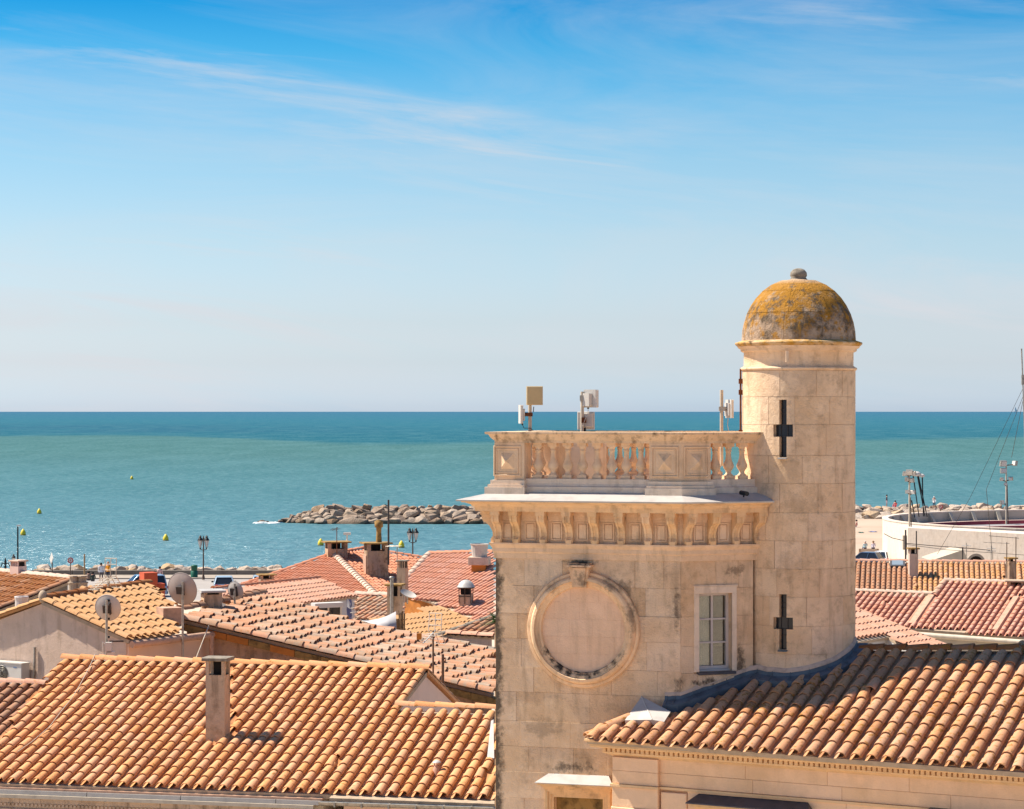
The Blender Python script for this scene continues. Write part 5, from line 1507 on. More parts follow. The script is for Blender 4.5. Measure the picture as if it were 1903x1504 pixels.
def tiled(house, pl, poly_px, sp, ex, mat, indiv=0, seed=1, jit=0.3, walls=None, wall_mat=None, deck=None, phase=0.0, overhang=.25, zfloor=2.0, skip=(), wphase=0.0, over=1.28, lift=.085, ht=.33):
    """lay tiles on plane pl over the outline poly_px (photo pixels); the roof deck and the walls below follow the same outline"""
    rr = random.Random(seed)
    poly = [pl.uw(pl.hit(*p)) for p in poly_px]
    us, ws = [p[0] for p in poly], [p[1] for p in poly]
    mb = MB(); n = len(poly)
    top = [pl.pt(u, w, -.012 * sp) for u, w in poly]; bot = [pl.pt(u, w, -.09) for u, w in poly]
    mb.add(top + bot, [tuple(range(n)), tuple(range(2 * n - 1, n - 1, -1))] + [(i, n + i, n + (i + 1) % n, (i + 1) % n) for i in range(n)])
    roof = mb.build('roof', deck or M['mortar'], house)
    if wall_mat is not None:
        wpoly = walls or poly_px
        q = [pl.hit(*p) for p in wpoly]; c = sum((Vector((p.x, p.y, 0)) for p in q), Vector()) / len(q)
        qq = []
        for p in q:
            d = Vector((c.x - p.x, c.y - p.y, 0)); l = d.length
            qq.append(p + d / l * min(overhang, l * .3))
        qq = [Vector((p.x, p.y, 0)) for p in qq]
        zz = []
        for p in qq:
            r = (pl.O - p).dot(pl.N) / pl.N.z; zz.append(r - .095)
        w = MB(); w.prism([(p.x, p.y) for p in qq], zfloor, zz)
        w.build('wall', wall_mat, house)
    cols = range(int(math.floor(min(us) / sp)) - 1, int(math.ceil(max(us) / sp)) + 2)
    rows = range(int(math.floor(min(ws) / ex)) - 1, int(math.ceil(max(ws) / ex)) + 2)
    L = ex * over; P_ = []
    ch = MB()
    for i in cols:
        u = (i + phase) * sp; uc = u + sp * .5; ju = rr.uniform(-1, 1) * .03 * sp * jit
        for k in rows:
            w = (k + wphase) * ex
            if inside(poly, u, w - ex * .5): P_.append((u + ju, w + rr.uniform(-1, 1) * .05 * ex * jit * max(1, jit) ** 1.6))
            if inside(poly, uc, w - ex * .5):
                b = [pl.pt(uc + x * sp, w, z * sp + .03 * sp) for x, z in ((-.36, .15), (-.2, .03), (0, .0), (.2, .03), (.36, .15))]
                t = [pl.pt(uc + x * sp, w - ex * 1.02, z * sp) for x, z in ((-.36, .15), (-.2, .03), (0, .0), (.2, .03), (.36, .15))]
                ch.cv = rr.random()
                ch.add(b + t, [(q_, q_ + 1, 6 + q_, 5 + q_) for q_ in range(4)], None, True)
    if ch.v: ch.build('channel_tiles', mat, roof, Matrix.Identity(4), 'stuff')
    def okskip(u, w):
        p = pl.pt(u, w); px = CX + p.x / p.y * F; py = HY + (CZ - p.z) / p.y * F
        return any(inside(s_, px, py) for s_ in skip)
    P_ = [q for q in P_ if not okskip(q[0], q[1] - ex * .4)]
    # nearest (largest) tiles that fall in the frame first
    def key(q):
        p = pl.pt(*q); px = CX + p.x / p.y * F; py = HY + (CZ - p.z) / p.y * F
        return p.y + (0 if -10 < px < 1913 and py < 1510 else 1000)
    P_.sort(key=key)
    one, rest = P_[:indiv], P_[indiv:]
    if one:
        t = MB(); tile_geo(t, sp, L, None, lift=lift, ht=ht); me = t.mesh('tile', mat)
        for (u, w) in one:
            odd = rr.random() < .025
            inst('tile', me, roof, basis(pl, pl.pt(u + (rr.uniform(-.09, .09) * sp if odd else 0), w + (rr.uniform(0, .22) * ex if odd else 0), .10 * sp + rr.uniform(0, .02) * jit * sp + (.03 * sp if odd else 0)), rr.uniform(-1, 1) * (.16 if odd else .05 * jit), rr.uniform(-1, 1) * .02 * jit))
    if rest:
        t = MB()
        for (u, w) in rest:
            t.cv = rr.random()
            tile_geo(t, sp, L, basis(pl, pl.pt(u, w, .10 * sp), rr.uniform(-1, 1) * .05 * jit, rr.uniform(-1, 1) * .02 * jit), seg=5, lift=lift, ht=ht)
        t.build('roof_tiles', mat, roof, Matrix.Identity(4), 'stuff')
    TCOUNT.append((house.name, len(P_)))
    return roof
def tile_line(parent, a, b, r, L, mat, name='ridge_tile', lift=.0, seed=1, jit=.3, up=Vector((0, 0, 1)), flip=False):
    """half-round tiles laid end to end from a to b"""
    if flip: a, b = b, a
    rr = random.Random(seed); a, b = Vector(a), Vector(b); d = b - a; n = max(1, round(d.length / L)); L = d.length / n; d.normalize()
    x = d.cross(up).normalized(); z = x.cross(d)
    t = MB(); tile_geo(t, r * 2, L * 1.12, None, .5, .44, .07, 7, .04, .42); me = t.mesh(name, mat)
    for i in range(n):
        Mx = Matrix.Identity(4)
        for c, v in enumerate((x, d, z)):
            for k in range(3): Mx[k][c] = v[k]
        Mx.translation = a + d * (L * i) + z * lift
        inst(name, me, parent, Mx @ Matrix.Rotation(rr.uniform(-.05, .05) * jit, 4, 'Z'))
def strip(pl, pxs, wd, h, mat, name, parent, seg=1):
    """a mortar band along a pixel polyline on a roof plane"""
    pts = [pl.hit(*p) for p in pxs]; mb = MB()
    for a, b in zip(pts[:-1], pts[1:]):
        d = (b - a).normalized(); s_ = d.cross(pl.N).normalized() * wd / 2
        vs = [a - s_, a + s_, b + s_, b - s_]; vs += [v * 1 + pl.N * h - (0.25 * s_ if i in (1, 2) else -0.25 * s_) for i, v in enumerate([a - s_, a + s_, b + s_, b - s_])]
        mb.add(vs, [(4, 5, 6, 7), (0, 1, 5, 4), (1, 2, 6, 5), (2, 3, 7, 6), (3, 0, 4, 7)])
    return mb.build(name, mat, parent)
def house(name, label, loc, group='tiled houses of the old town', cat='house'):
    return thing(name, label, cat, (loc.x, loc.y, 2.0), 0, group)
def chimney(label, px, pytop, pl_or_d, pybase, wpx, depth=None, style='slab', mat=None, cap=None, rz=0.0, name='chimney', open_h=.28, parts=True, below=.5):
    """px: centre, pytop/pybase: photo rows of top and roof line, wpx: width in photo pixels"""
    if isinstance(pl_or_d, Plane): b = pl_or_d.hit(px, pybase)
    else: b = P(px, pybase, pl_or_d)
    d = b.y; w = wpx * d / F; dp = depth or w * .8; h = (pybase - pytop) * d / F
    t = thing(name, label, 'chimney', b, rz, 'chimneys on the tiled roofs')
    Mx = WM[t]
    def add(nm, m, mt, par=t): return m.build(nm, mt, par, Mx, recenter=False)
    mat = mat or M['render_tan']; cap = cap or M['grey_cap']
    if style == 'slab':
        oh = min(open_h, h * .35); ct = min(.07, h * .12); sh = h - oh - ct
        m = MB(); m.box(-w / 2, w / 2, -dp / 2, dp / 2, -below, sh); add('shaft', m, mat)
        m = MB(); m.box(-w / 2 + .05 * w, w / 2 - .05 * w, -dp * .3, dp * .3, sh - .05, sh + .01); m.box(-w * .2, w * .2, -dp * .1, dp * .4, sh, sh + oh); add('flue', m, M['soot'])
        for sx in (-1, 1):
            for sy in (-1, 1):
                m = MB(); a = w * .17; m.cbox((sx * (w / 2 - a / 2), sy * (dp / 2 - a / 2), sh + oh / 2), a, a, oh); add('cap_leg', m, mat)
        m = MB(); m.slab(-w * .68, w * .68, sh + oh, sh + oh + ct, dp * .68, dp * .68, .012); add('cap', m, cap)
    elif style == 'multi':
        oh = min(open_h, h * .3); ct = min(.06, h * .1); sh = h - oh - ct; n = 4
        m = MB(); m.box(-w / 2, w / 2, -dp / 2, dp / 2, -below, sh); add('shaft', m, mat)
        m = MB(); m.box(-w * .35, w * .35, -dp * .2, dp * .35, sh, sh + oh); add('flue', m, M['soot'])
        for i in range(n):
            for sy in (-1, 1):
                m = MB(); m.cbox((-w / 2 + w * (i + .5) / n, sy * (dp / 2 - .03), sh + oh / 2), w / n * .42, .06, oh); add('cap_leg', m, mat)
        m = MB(); m.slab(-w * .60, w * .60, sh + oh, sh + oh + ct, dp * .6, dp * .6, .01); add('cap', m, cap)
    return t

# ------------------------------------------------------------------ the wing in front of the tower
_p = from_eave((1090, 1378), 40.0, (1903, 1436), -.66, (1600, 1400)); _d = 40.0 * 43.12 / _p.hit(1484, 1263).y
PW = from_eave((1090, 1378), _d, (1903, 1436), -.66, (1600, 1400))
SPW = 27.6 * PW.hit(1800, 1425).y / F / 0.885
wing = thing('town_hall_wing', 'long stone wing roofed in lichened orange tiles in front of the tower and turret', 'building', (PW.hit(1500, 1400).x, PW.hit(1500, 1400).y, 2.0))
EXW = SPW * 1.45
wing_roof = tiled(wing, PW, [(1090, 1374), (1168, 1345), (1243, 1333), (1330, 1303), (1405, 1276), (1490, 1270), (1560, 1246), (1606, 1213), (2160, 1213), (2160, 1472), (1903, 1436)], SPW, EXW, M['tile_wing'], indiv=300, seed=31, jit=.35, deck=M['mortar'], phase=.3, skip=[[(1162, 1352), (1195, 1306), (1250, 1330), (1236, 1356)]])
a, b = PW.hit(1603, 1211), PW.hit(2160, 1211)
tile_line(wing, a + Vector((0, 0, .02)), b + Vector((0, 0, .02)), .14, .42, M['tile_brown'], seed=3, jit=.5, flip=True)
mb = MB(); mb.prism([(p.x, p.y) for p in (a + Vector((0, .05, 0)), b + Vector((0, .05, 0)), b + Vector((0, .4, 0)), a + Vector((0, .4, 0)))], 2.0, [a.z, b.z, b.z - .1, a.z - .1]); mb.build('wall', M['cream_wall'], wing)
a, b = PW.hit(1090, 1372), PW.hit(1166, 1340)
tile_line(wing, a, b + Vector((0, 0, .05)), .12, .36, M['tile_wing'], name='hip_tile', seed=4, jit=.6)
# lead flashing and zinc cap against the tower
def zroof(x, y): return PW.O.z + ((PW.O.x - x) * PW.N.x + (PW.O.y - y) * PW.N.y) / PW.N.z
fp = []
uu0 = uL(1236)
for i in range(7): f = i / 6; p = TL + e1 * (uu0 + (LW - uu0) * f); fp.append((p.x, p.y, n1))
for i in range(1, 7): f = i / 6; p = TC + e2 * (RW * .93 * f); fp.append((p.x, p.y, n2))
a0 = math.atan2(fp[-1][1] - TY, fp[-1][0] - TX)
for i in range(1, 23):
    aa = a0 + (R(-14) - a0) * i / 22; fp.append((TX + (TR + .012) * math.cos(aa), TY + (TR + .012) * math.sin(aa), Vector((math.cos(aa), math.sin(aa), 0))))
mb = MB(); vs = []; rr = random.Random(77)
for (x, y, n_) in fp:
    q0 = Vector((x, y, 0)) + n_ * .022; hgt = .085 + rr.uniform(-.008, .008)
    q1 = q0 + n_ * .02; q2 = q0 + n_ * .20
    vs += [Vector((q0.x, q0.y, zroof(q0.x, q0.y) + hgt + .10)), Vector((q1.x, q1.y, zroof(q1.x, q1.y) + .115)), Vector((q2.x, q2.y, zroof(q2.x, q2.y) + .105 + rr.uniform(-.008, .008))), Vector((q2.x, q2.y, zroof(q2.x, q2.y) - .02))]
mb.add(vs, [(4 * i + j, 4 * i + 4 + j, 4 * i + 5 + j, 4 * i + 1 + j) for i in range(len(fp) - 1) for j in range(3)], None, False)
mb.build('lead_flashing', M['lead_blue'], wing)
mb = MB()
for i in range(1, len(fp) - 1, 3): mb.path([vs[4 * i] + fp[i][2] * .004, vs[4 * i + 1] + fp[i][2] * .004 + Vector((0, 0, .004)), vs[4 * i + 2] + Vector((0, 0, .004))], .007, 5)
mb.build('flashing_seam', M['lead_blue'], wing)
# mortar fillet along the top of the lead
mb = MB(); ms_ = []
for i, (x, y, n_) in enumerate(fp):
    t_ = vs[4 * i]; ms_ += [t_ + n_ * .006 - Vector((0, 0, .01)), t_ + n_ * .012 + Vector((0, 0, .02)), t_ - n_ * .03 + Vector((0, 0, .07))]
mb.add(ms_, [(3 * i + j, 3 * i + 3 + j, 3 * i + 4 + j, 3 * i + 1 + j) for i in range(len(fp) - 1) for j in range(2)], None, True); mb.build('mortar_fillet', M['mortar_pale'], wing)
A_, B_, C_, D_, E_ = [PW.hit(*p) + PW.N * h for p, h in (((1163, 1349), .11), ((1236, 1352), .11), ((1214, 1351), .14), ((1195, 1310), .17), ((1248, 1333), .11))]
mb = MB(); mb.add([A_, C_, D_, B_, E_], [(0, 1, 2), (1, 3, 4, 2)]); dn = PW.N * -.10
mb.add([A_, C_, B_, A_ + dn, C_ + dn, B_ + dn], [(0, 1, 4, 3), (1, 2, 5, 4)]); mb.tube(C_, D_, .012, n=6)
mb.build('zinc_cap', M['zinc'], wing)
# its walls: moulded eaves with dentils, stone courses, pilaster
Ue = PW.U if PW.U.x > 0 else -PW.U
ev = PW.hit(1090, 1378); ZE = ev.z
Wp = ev + Vector((PW.G.x, PW.G.y, 0)) * -.46; Wp.z = 0.0
def uW(px): return ux(Wp, Ue, px)
u0 = uW(1142); FWM = frame(Wp, Ue)
def zW(py, px): return uz(Wp, Ue, px, py)
LF = Wp + Ue * u0; LBk = LF - Vector((PW.G.x, PW.G.y, 0)) * 2.2; RFp = Wp + Ue * uW(2165)
WPATH = [LBk, LF, RFp]
z1 = ZE + .03
M['wing_stone'] = stone_mat('wing_stone', [(0.80, 0.53, 0.33), (0.77, 0.51, 0.31), (0.81, 0.55, 0.36)], dark=0.08, streak=0.08, rough=0.25, patch=0.45)
M['wing_trim'] = stone_mat('wing_trim', [(0.72, 0.47, 0.24), (0.70, 0.46, 0.25), (0.74, 0.50, 0.28)], dark=0.15, streak=0.15, rough=0.25, patch=0.6)
mb = MB(); sweep(mb, WPATH, [(-.05, z1), (.40, z1), (.40, z1 - .035), (.36, z1 - .05), (.33, z1 - .085), (.33, z1 - .125), (.30, z1 - .145), (.20, z1 - .15), (-.05, z1 - .15)])
wc = mb.build('cornice', M['wing_trim'], wing)
mb = MB(); zd = z1 - .151
sweep(mb, WPATH, [(-.05, zd), (.13, zd), (.13, zd - .075), (.16, zd - .08), (.15, zd - .11), (.10, zd - .125), (.04, zd - .15), (.04, zd - .17), (-.05, zd - .17)]); mb.build('bed_moulding', M['wing_trim'], wing)
mb = MB(); x = u0 - .14; LW_ = (RFp - LF).length
while x < u0 + LW_: mb.box(x, x + .058, -.195, -.12, zd - .072, zd - .003, FWM); x += .092
x = 0
dn_ = mb.build('dentils', M['wing_trim'], wc); dn_['kind'] = 'stuff'
zs = zd - .17
wb = MB(); wb.prism([(p.x, p.y) for p in (LF - Vector((PW.G.x, PW.G.y, 0)) * .05 + Ue * .01, RFp - Vector((PW.G.x, PW.G.y, 0)) * .05, RFp - Vector((PW.G.x, PW.G.y, 0)) * 3.5, LBk + Ue * .01)], 2.0, z1 - .2)
wwall = wb.build('wall', M['wing_stone'], wing)
pil = uW(1226)
rr = random.Random(41)
zc = [zs, zs - .235, zs - .47]
for k in range(2):
    m = MB(); m.slab(u0, pil, zc[k + 1] + .002, zc[k] - .002, .06, .085, .004, FWM); m.build('stone', M['wing_stone'], wwall)
    x = pil
    while x < u0 + LW_:
        w = rr.uniform(1.3, 2.1); m = MB(); m.slab(x + .002, min(x + w, u0 + LW_) - .002, zc[k + 1] + .002, zc[k] - .002, .06, .0, .004, FWM); m.build('stone', M['wing_stone'], wwall); x += w
zb = zc[2]
m = MB(); m.box(u0 - .03, pil + .02, -.12, .06, zb - .045, zb - .002, FWM); m.box(pil + .02, u0 + LW_, -.035, .06, zb - .045, zb - .002, FWM); m.build('string_course', M['wing_trim'], wing)
m = MB(); m.slab(u0 - .005, pil, zb - .40, zb - .048, .06, .085, .006, FWM); m.build('stone', M['wing_stone'], wwall)
m = MB(); m.slab(u0 - .02, pil + .01, 2.5, zb - .403, .06, .11, .012, FWM); m.build('pilaster', M['wing_stone'], wing)
p2 = uW(1277)
m = MB(); m.slab(pil + .03, p2, 2.5, zb - .09, .06, .03, .012, FWM); m.build('panel', M['wing_stone'], wing)
x = p2 + .004
while x < u0 + LW_:
    w = rr.uniform(1.0, 1.6); m = MB(); m.slab(x + .002, min(x + w, u0 + LW_) - .002, zb - .52, zb - .048, .06, .0, .004, FWM); m.build('stone', M['wing_stone'], wwall); x += w
m = MB(); m.box(p2 + .004, u0 + LW_, -.0, .06, 2.5, zb - .524, FWM); m.build('stone', M['wing_stone'], wwall)
for (pa, pb, py) in ((1287, 1514, 1487), (1716, 1940, 1513)):
    a, b = uW(pa), uW(pb); zh = zW(py, pa)
    m = MB(); m.add([(a, -.30, zh), (b, -.30, zh), (b - .12, 0, zh + .12), (a + .12, 0, zh + .12), (a, -.30, zh - .02), (b, -.30, zh - .02), (b - .02, 0, zh - .02), (a + .02, 0, zh - .02)], [(0, 1, 2, 3), (0, 4, 5, 1), (1, 5, 6, 2), (3, 7, 4, 0), (4, 7, 6, 5)], FWM)
    hd = m.build('window_hood', M['lead_dark'], wing)
    m = MB(); m.box(a + .05, b - .05, -.25, 0, zh - .07, zh - .021, FWM); m.box(a + .12, b - .12, -.17, 0, zh - .12, zh - .07, FWM); m.box(a + .2, b - .2, -.08, 0, zh - .5, zh - .21, FWM)
    x = a + .17
    while x < b - .2: m.box(x, x + .05, -.14, 0, zh - .20, zh - .121, FWM); x += .085
    m.build('hood_moulding', M['wing_trim'], hd)

# ------------------------------------------------------------------ front left houses on one long slope
PF = from_eave((0, 1455), 47.0, (590, 1476), -.77, (560, 1350)); SPF = 23.9 * PF.hit(560, 1440).y / F / .976; EXF = SPF * 1.62
RZF = math.atan2(PF.U.y, PF.U.x) if PF.U.x > 0 else math.atan2(-PF.U.y, -PF.U.x)
hA = house('front_house', 'long house under orange ochre tiles with a tall plastered chimney, left of the tower foot', PF.hit(350, 1340))
chim_skip = [[(380, 1352), (385, 1225), (425, 1225), (432, 1380), (392, 1386)]]
rA = tiled(hA, PF, [(-64, 1454), (118, 1230), (793, 1249), (617, 1477)], SPF, EXF, M['tile_front'], indiv=300, seed=51, jit=.3, walls=[(-64, 1450), (118, 1232), (790, 1251), (615, 1473)], wall_mat=M['cream_wall'], skip=chim_skip)
R0, R1 = PF.hit(116, 1229), PF.hit(795, 1248)
tile_line(hA, R0 + Vector((0, 0, .05)), R1 + Vector((0, 0, .05)), .135, .43, M['tile_front'], seed=5, jit=.4)
mb = MB(); Gv = Vector((PF.G.x, PF.G.y, 0)); bk = -Gv * 3.4 + Vector((0, 0, -1.22))
up = Vector((0, 0, .03)); mb.add([R0 + up, R1 + up, R1 + bk + up, R0 + bk + up, R0 - up, R1 - up, R1 + bk - up, R0 + bk - up], [(0, 1, 2, 3), (7, 6, 5, 4), (1, 5, 6, 2), (0, 3, 7, 4), (3, 2, 6, 7)]); mb.build('back_slope', M['tile_front'], hA)
tile_line(hA, R1 + bk + Vector((-.1, 0, .02)), R1 + Vector((-.1, 0, .04)), .11, .42, M['tile_front'], name='verge_tile', seed=6)
q = [R1 + PF.W * 2.6, R1, R1 + bk]; dw = -(PF.U if PF.U.x > 0 else -PF.U) * .22
mb = MB(); pts = [Vector((p.x, p.y, 2)) for p in (q[0], q[2])]
poly = [pts[0], q[0] - Vector((0, 0, .08)), q[1] - Vector((0, 0, .08)), q[2] - Vector((0, 0, .06)), pts[1]]
vs = [p - dw * .12 * 0 + dw * .35 for p in poly] + [p + dw for p in poly]
mb.add(vs, [(0, 1, 2, 3, 4), (9, 8, 7, 6, 5)] + [(i, (i + 1) % 5, 5 + (i + 1) % 5, 5 + i) for i in range(5)]); mb.build('gable_wall', M['pink_stucco'], hA)
FE = frame(PF.hit(0, 1459), (PF.U if PF.U.x > 0 else -PF.U))
xe = (PF.hit(600, 1477) - PF.hit(0, 1459)).length
mb = MB(); mb.box(-2, xe, .02, .5, -.085, -.045, FE); mb.build('eaves_course', M['mortar_pink'], hA)
mb = MB(); x = -2
while x < xe: mb.box(x, min(x + 1.9, xe) - .015, -.01, .4, -.165, -.088, FE); x += 1.9
mb.build('gutter', M['zinc'], hA)
mb = MB(); mb.box(-2, xe - .15, -.06, .4, -.235, -.168, FE); mb.build('cornice', M['cream_metal'], hA)
crs = mb = MB(); rr = random.Random(8); x = -2
while x < xe - .3:
    w = rr.uniform(.4, .8); m = MB(); m.slab(x, min(x + w, xe - .3) - .006, -.34, -.238, .4, -.01, .004, FE); m.build('stone', M['render_tan'], hA); x += w
mb = MB(); x = -2
while x < xe - .4: mb.box(x, x + .045, -.0, .3, -.395, -.342, FE); x += .08
mb.box(-2, xe - .3, .03, .3, -.44, -.342, FE); mb.build('dentils', M['render_tan'], hA)['kind'] = 'stuff'
x = -2
while x < xe - .3:
    w = rr.uniform(.5, .9); m = MB(); m.slab(x, min(x + w, xe - .3) - .006, -1.2, -.442, .4, .0, .005, FE); m.build('stone', M['render_tan'], hA); x += w
chimney('tall slim plastered chimney with a soot-stained slab cap on the front orange roof', 405, 1221, PF, 1374, 37, .34, 'slab', M['render_tan'], M['grey_cap'], RZF)
# loose wire lying over the tiles
wp = [PF.hit(*p) + PF.N * .15 for p in ((178, 1228), (166, 1255), (150, 1285), (135, 1310), (115, 1335), (92, 1365), (60, 1392), (35, 1410))]
mb = MB(); mb.path(wp, .008, 5); tag(mb.build('slack_cable', M['cream_metal']), 'thin pale cable lying slack over the front orange roof', 'cable')
hB = house('front_house', 'lower orange-tiled house with grey gutter wedged against the tower foot', PF.hit(800, 1400))
rB = tiled(hB, PF, [(612, 1483), (739, 1320), (919, 1327), (919, 1494)], SPF, EXF, M['tile_front'], indiv=170, seed=52, jit=.3, walls=[(620, 1478), (739, 1322), (917, 1329), (917, 1488)], wall_mat=M['salmon_stucco_bounce'])
tile_line(hB, PF.hit(736, 1317) + Vector((0, 0, .06)), PF.hit(921, 1323) + Vector((0, 0, .06)), .125, .40, M['tile_front'], seed=7, jit=.4, flip=False)
mb = MB(); g0, g1 = PF.hit(594, 1484) + Vector((0, -.06, -.05)), PF.hit(919, 1494) + Vector((0, -.06, -.05)); gd = g1 - g0
Mg = frame(g0, gd.normalized()); vs = []
n = 9
for x in (0, gd.length):
    for i in range(n): a = math.pi + math.pi * i / (n - 1); vs.append((x, .075 * math.cos(a), .075 * math.sin(a)))
mb.add(vs, [(i, i + 1, n + i + 1, n + i) for i in range(n - 1)], Mg, True); mb.tube((0, -.078, 0), (gd.length, -.078, 0), .009, n=6, M=Mg)
for i in range(7): mb.box(.3 + i * .52, .33 + i * .52, -.088, .06, -.085, .0, Mg)
mb.build('gutter', M['galv'], hB)
mb = MB(); mb.add([PF.hit(906, 1418) + PF.N * .12, PF.hit(919, 1420) + PF.N * .12, PF.hit(919, 1368) + PF.N * .35, PF.hit(914, 1366) + PF.N * .30, PF.hit(906, 1418), PF.hit(919, 1420)], [(0, 1, 2, 3), (4, 5, 1, 0)]); mb.build('flashing', M['zinc'], hB)
vp = PF.hit(812, 1440); t = thing('vent_pipe', 'small terracotta vent pipe with mushroom cap low on the tiled roof by the tower', 'vent', vp)
m = MB(); m.lathe([(.09, -.05), (.085, .10), (.06, .14), (.055, .17)], 12, WM[t]); m.build('pipe', M['tile_pink'], t, Matrix.Identity(4))
m = MB(); [m.cbox((.045 * math.cos(a), .045 * math.sin(a), .20), .02, .02, .07, a, WM[t]) for a in (0, 1.57, 3.14, 4.71)]; m.build('post', M['tile_pink'], t, Matrix.Identity(4))
m = MB(); m.lathe([(.085, .23), (.08, .245), (.03, .275), (0, .28)], 12, WM[t], cap=False); m.lathe([(.0, .229), (.085, .23)], 12, WM[t], cap=False); m.build('cap', M['white_paint'], t, Matrix.Identity(4))
hC = house('front_house', 'low house under faded pinkish tiles at the lower left corner', PF.hit(20, 1350))
rC = tiled(hC, PF, [(-240, 1268), (80, 1279), (-66, 1452), (-240, 1450)], SPF, EXF, M['tile_grey'], indiv=110, seed=53, jit=.35, phase=.7, wphase=.5, walls=[(-230, 1272), (76, 1281), (-66, 1450), (-230, 1448)], wall_mat=M['cream_wall'])
tile_line(hC, PF.hit(-150, 1267) + Vector((0, 0, .06)), PF.hit(82, 1277) + Vector((0, 0, .06)), .125, .43, M['tile_pink'], seed=9, jit=.4)

# ------------------------------------------------------------------ the house with the air conditioner
PH = from_dir(240, 1190, 57.0, 160, 73, .30); SPH = .27; EXH = .40
hH = house('gable_house', 'ochre-tiled house with a plain mauve gable wall carrying an air conditioner', PH.hit(150, 1150))
tiled(hH, PH, [(78, 1117), (277, 1087), (322, 1132), (327, 1173), (240, 1190)], SPH, EXH, M['tile_ochre'], indiv=220, seed=61, jit=.6)
A_, E_, K_ = PH.hit(78, 1117), PH.hit(240, 1190), PH.hit(277, 1087)
Vv = Vector((-PH.G.y, PH.G.x, 0)); Vv = Vv if Vv.y > 0 else -Vv; Ln = 4.6
hw = Vector((PH.G.x, PH.G.y, 0)) * ((E_ - A_).dot(PH.G)); dz = E_.z - A_.z
A2 = E_ - hw - Vector((0, 0, dz)); Lf = A2 - hw + Vector((0, 0, dz)); up = Vector((0, 0, .03))
mb = MB(); mb.add([A2 + up, A2 + Vv * Ln + up, Lf + Vv * Ln + up, Lf + up, A2 - up, A2 + Vv * Ln - up, Lf + Vv * Ln - up, Lf - up], [(0, 1, 2, 3), (4, 7, 6, 5), (0, 3, 7, 4), (3, 2, 6, 7), (1, 5, 6, 2)]); mb.build('left_slope', M['tile_ochre'], hH)
tile_line(hH, A2 + Vector((0, 0, .06)), K_ + Vector((0, 0, .05)), .13, .42, M['tile_brown'], seed=11, jit=.8)
tile_line(hH, Lf - (A2 - Lf).normalized() * .3, A2 + Vector((0, 0, .02)), .10, .40, M['tile_ochre'], name='verge_tile', seed=12)
tile_line(hH, E_ + Vector((0, 0, .04)), A2 + Vector((0, 0, .04)), .12, .40, M['tile_ochre'], name='verge_tile', seed=13, jit=.5)
ins = Vv * .06; dn = Vector((0, 0, -.05)); Ew, Lw = E_ - hw * .05, Lf + hw * .05
poly = [Vector((Lw.x, Lw.y, 2)), Lw + dn * 1.6, A2 + dn, Ew + dn * 1.6, Vector((Ew.x, Ew.y, 2))]
vs = [p + ins for p in poly] + [p + ins + Vv * .25 for p in poly]
mb = MB(); mb.add(vs, [(4, 3, 2, 1, 0), (5, 6, 7, 8, 9)] + [(i, (i + 1) % 5, 5 + (i + 1) % 5, 5 + i) for i in range(5)]); mb.build('gable_wall', M['mauve_stucco'], hH)
mb = MB(); s0 = Ew + ins + Vv * .02; s1 = Ew + Vv * Ln
mb.prism([(p.x, p.y) for p in (s0 + hw * .02, s1 + hw * .02, s1 - hw * .2, s0 - hw * .2)], 2.0, E_.z - .1); mb.build('side_wall', M['salmon_stucco_bounce'], hH)  # shaded side painted lighter and warmer than the gable, for bounced light
mb = MB(); g0 = E_ + hw * .03 + Vector((0, 0, -.10)); g1 = g0 + Vv * 3.4
mb.tube(g0, g1, .085, n=10); mb.build('gutter', M['mortar_pink'], hH)
mb = MB(); g2 = g0 + Vv * 2.9 + hw * .02; mb.tube(g2, Vector((g2.x, g2.y, 6)), .06, n=8); mb.build('downpipe', M['mortar_pink'], hH)
mb = MB(); p = PH.hit(312, 1150); mb.cbox(p + Vector((.05, -.1, .08)), .5, .5, .42, .5); mb.build('mortar_block', M['mortar_pink'], hH)
mb = MB(); mb.sphere(A2 + Vector((0, 0, .10)), .11, .11, .16, 10, 6); mb.build('ridge_knob', M['mortar'], hH)
# air conditioner bracketed to the gable
Hdir = -Vector((Vv.y, -Vv.x, 0)).normalized(); Hdir = Hdir if Hdir.x > 0 else -Hdir
def on_gable(px, py, off=0.0):
    o = Lw + ins; kx = (px - CX) / F; u = (kx * o.y - o.x) / (Hdir.x - kx * Hdir.y); p = o + Hdir * u - Vv * off; return Vector((p.x, p.y, zat(py, p.y)))
a, b = on_gable(-3, 1230), on_gable(58, 1230); wac = (b - a).length; hac = .52
Ma = frame(on_gable(-3, 1268, .34), Hdir)
t = thing('air_conditioner', 'white outdoor air conditioner unit bracketed to the mauve gable wall', 'air conditioner', on_gable(22, 1272, .17))
m = MB(); m.slab(0, wac, 0, hac - .03, .28, 0, .012, Ma); m.build('casing', M['white_plastic'], t)
m = MB(); m.box(-.015, wac + .015, -.02, .30, hac - .028, hac, Ma); m.build('lid', M['white_plastic'], t)
m = MB(); cx, czz, rf = wac * .42, hac * .47, .19
for i in range(1): m.lathe([(.0, 0), (rf, 0)], 28, Ma @ Matrix.Translation((cx, -.004, czz)) @ Matrix.Rotation(R(90), 4, 'X'), cap=False)
m.build('fan_opening', M['soot'], t)  # black disc stands in for the shade inside the fan housing
m = MB()
for rr_ in (.06, .10, .14, .185): m.lathe([(rr_ - .004, 0), (rr_ + .004, 0), (rr_ + .004, .008), (rr_ - .004, .008)], 28, Ma @ Matrix.Translation((cx, -.006, czz)) @ Matrix.Rotation(R(90), 4, 'X'), cap=False)
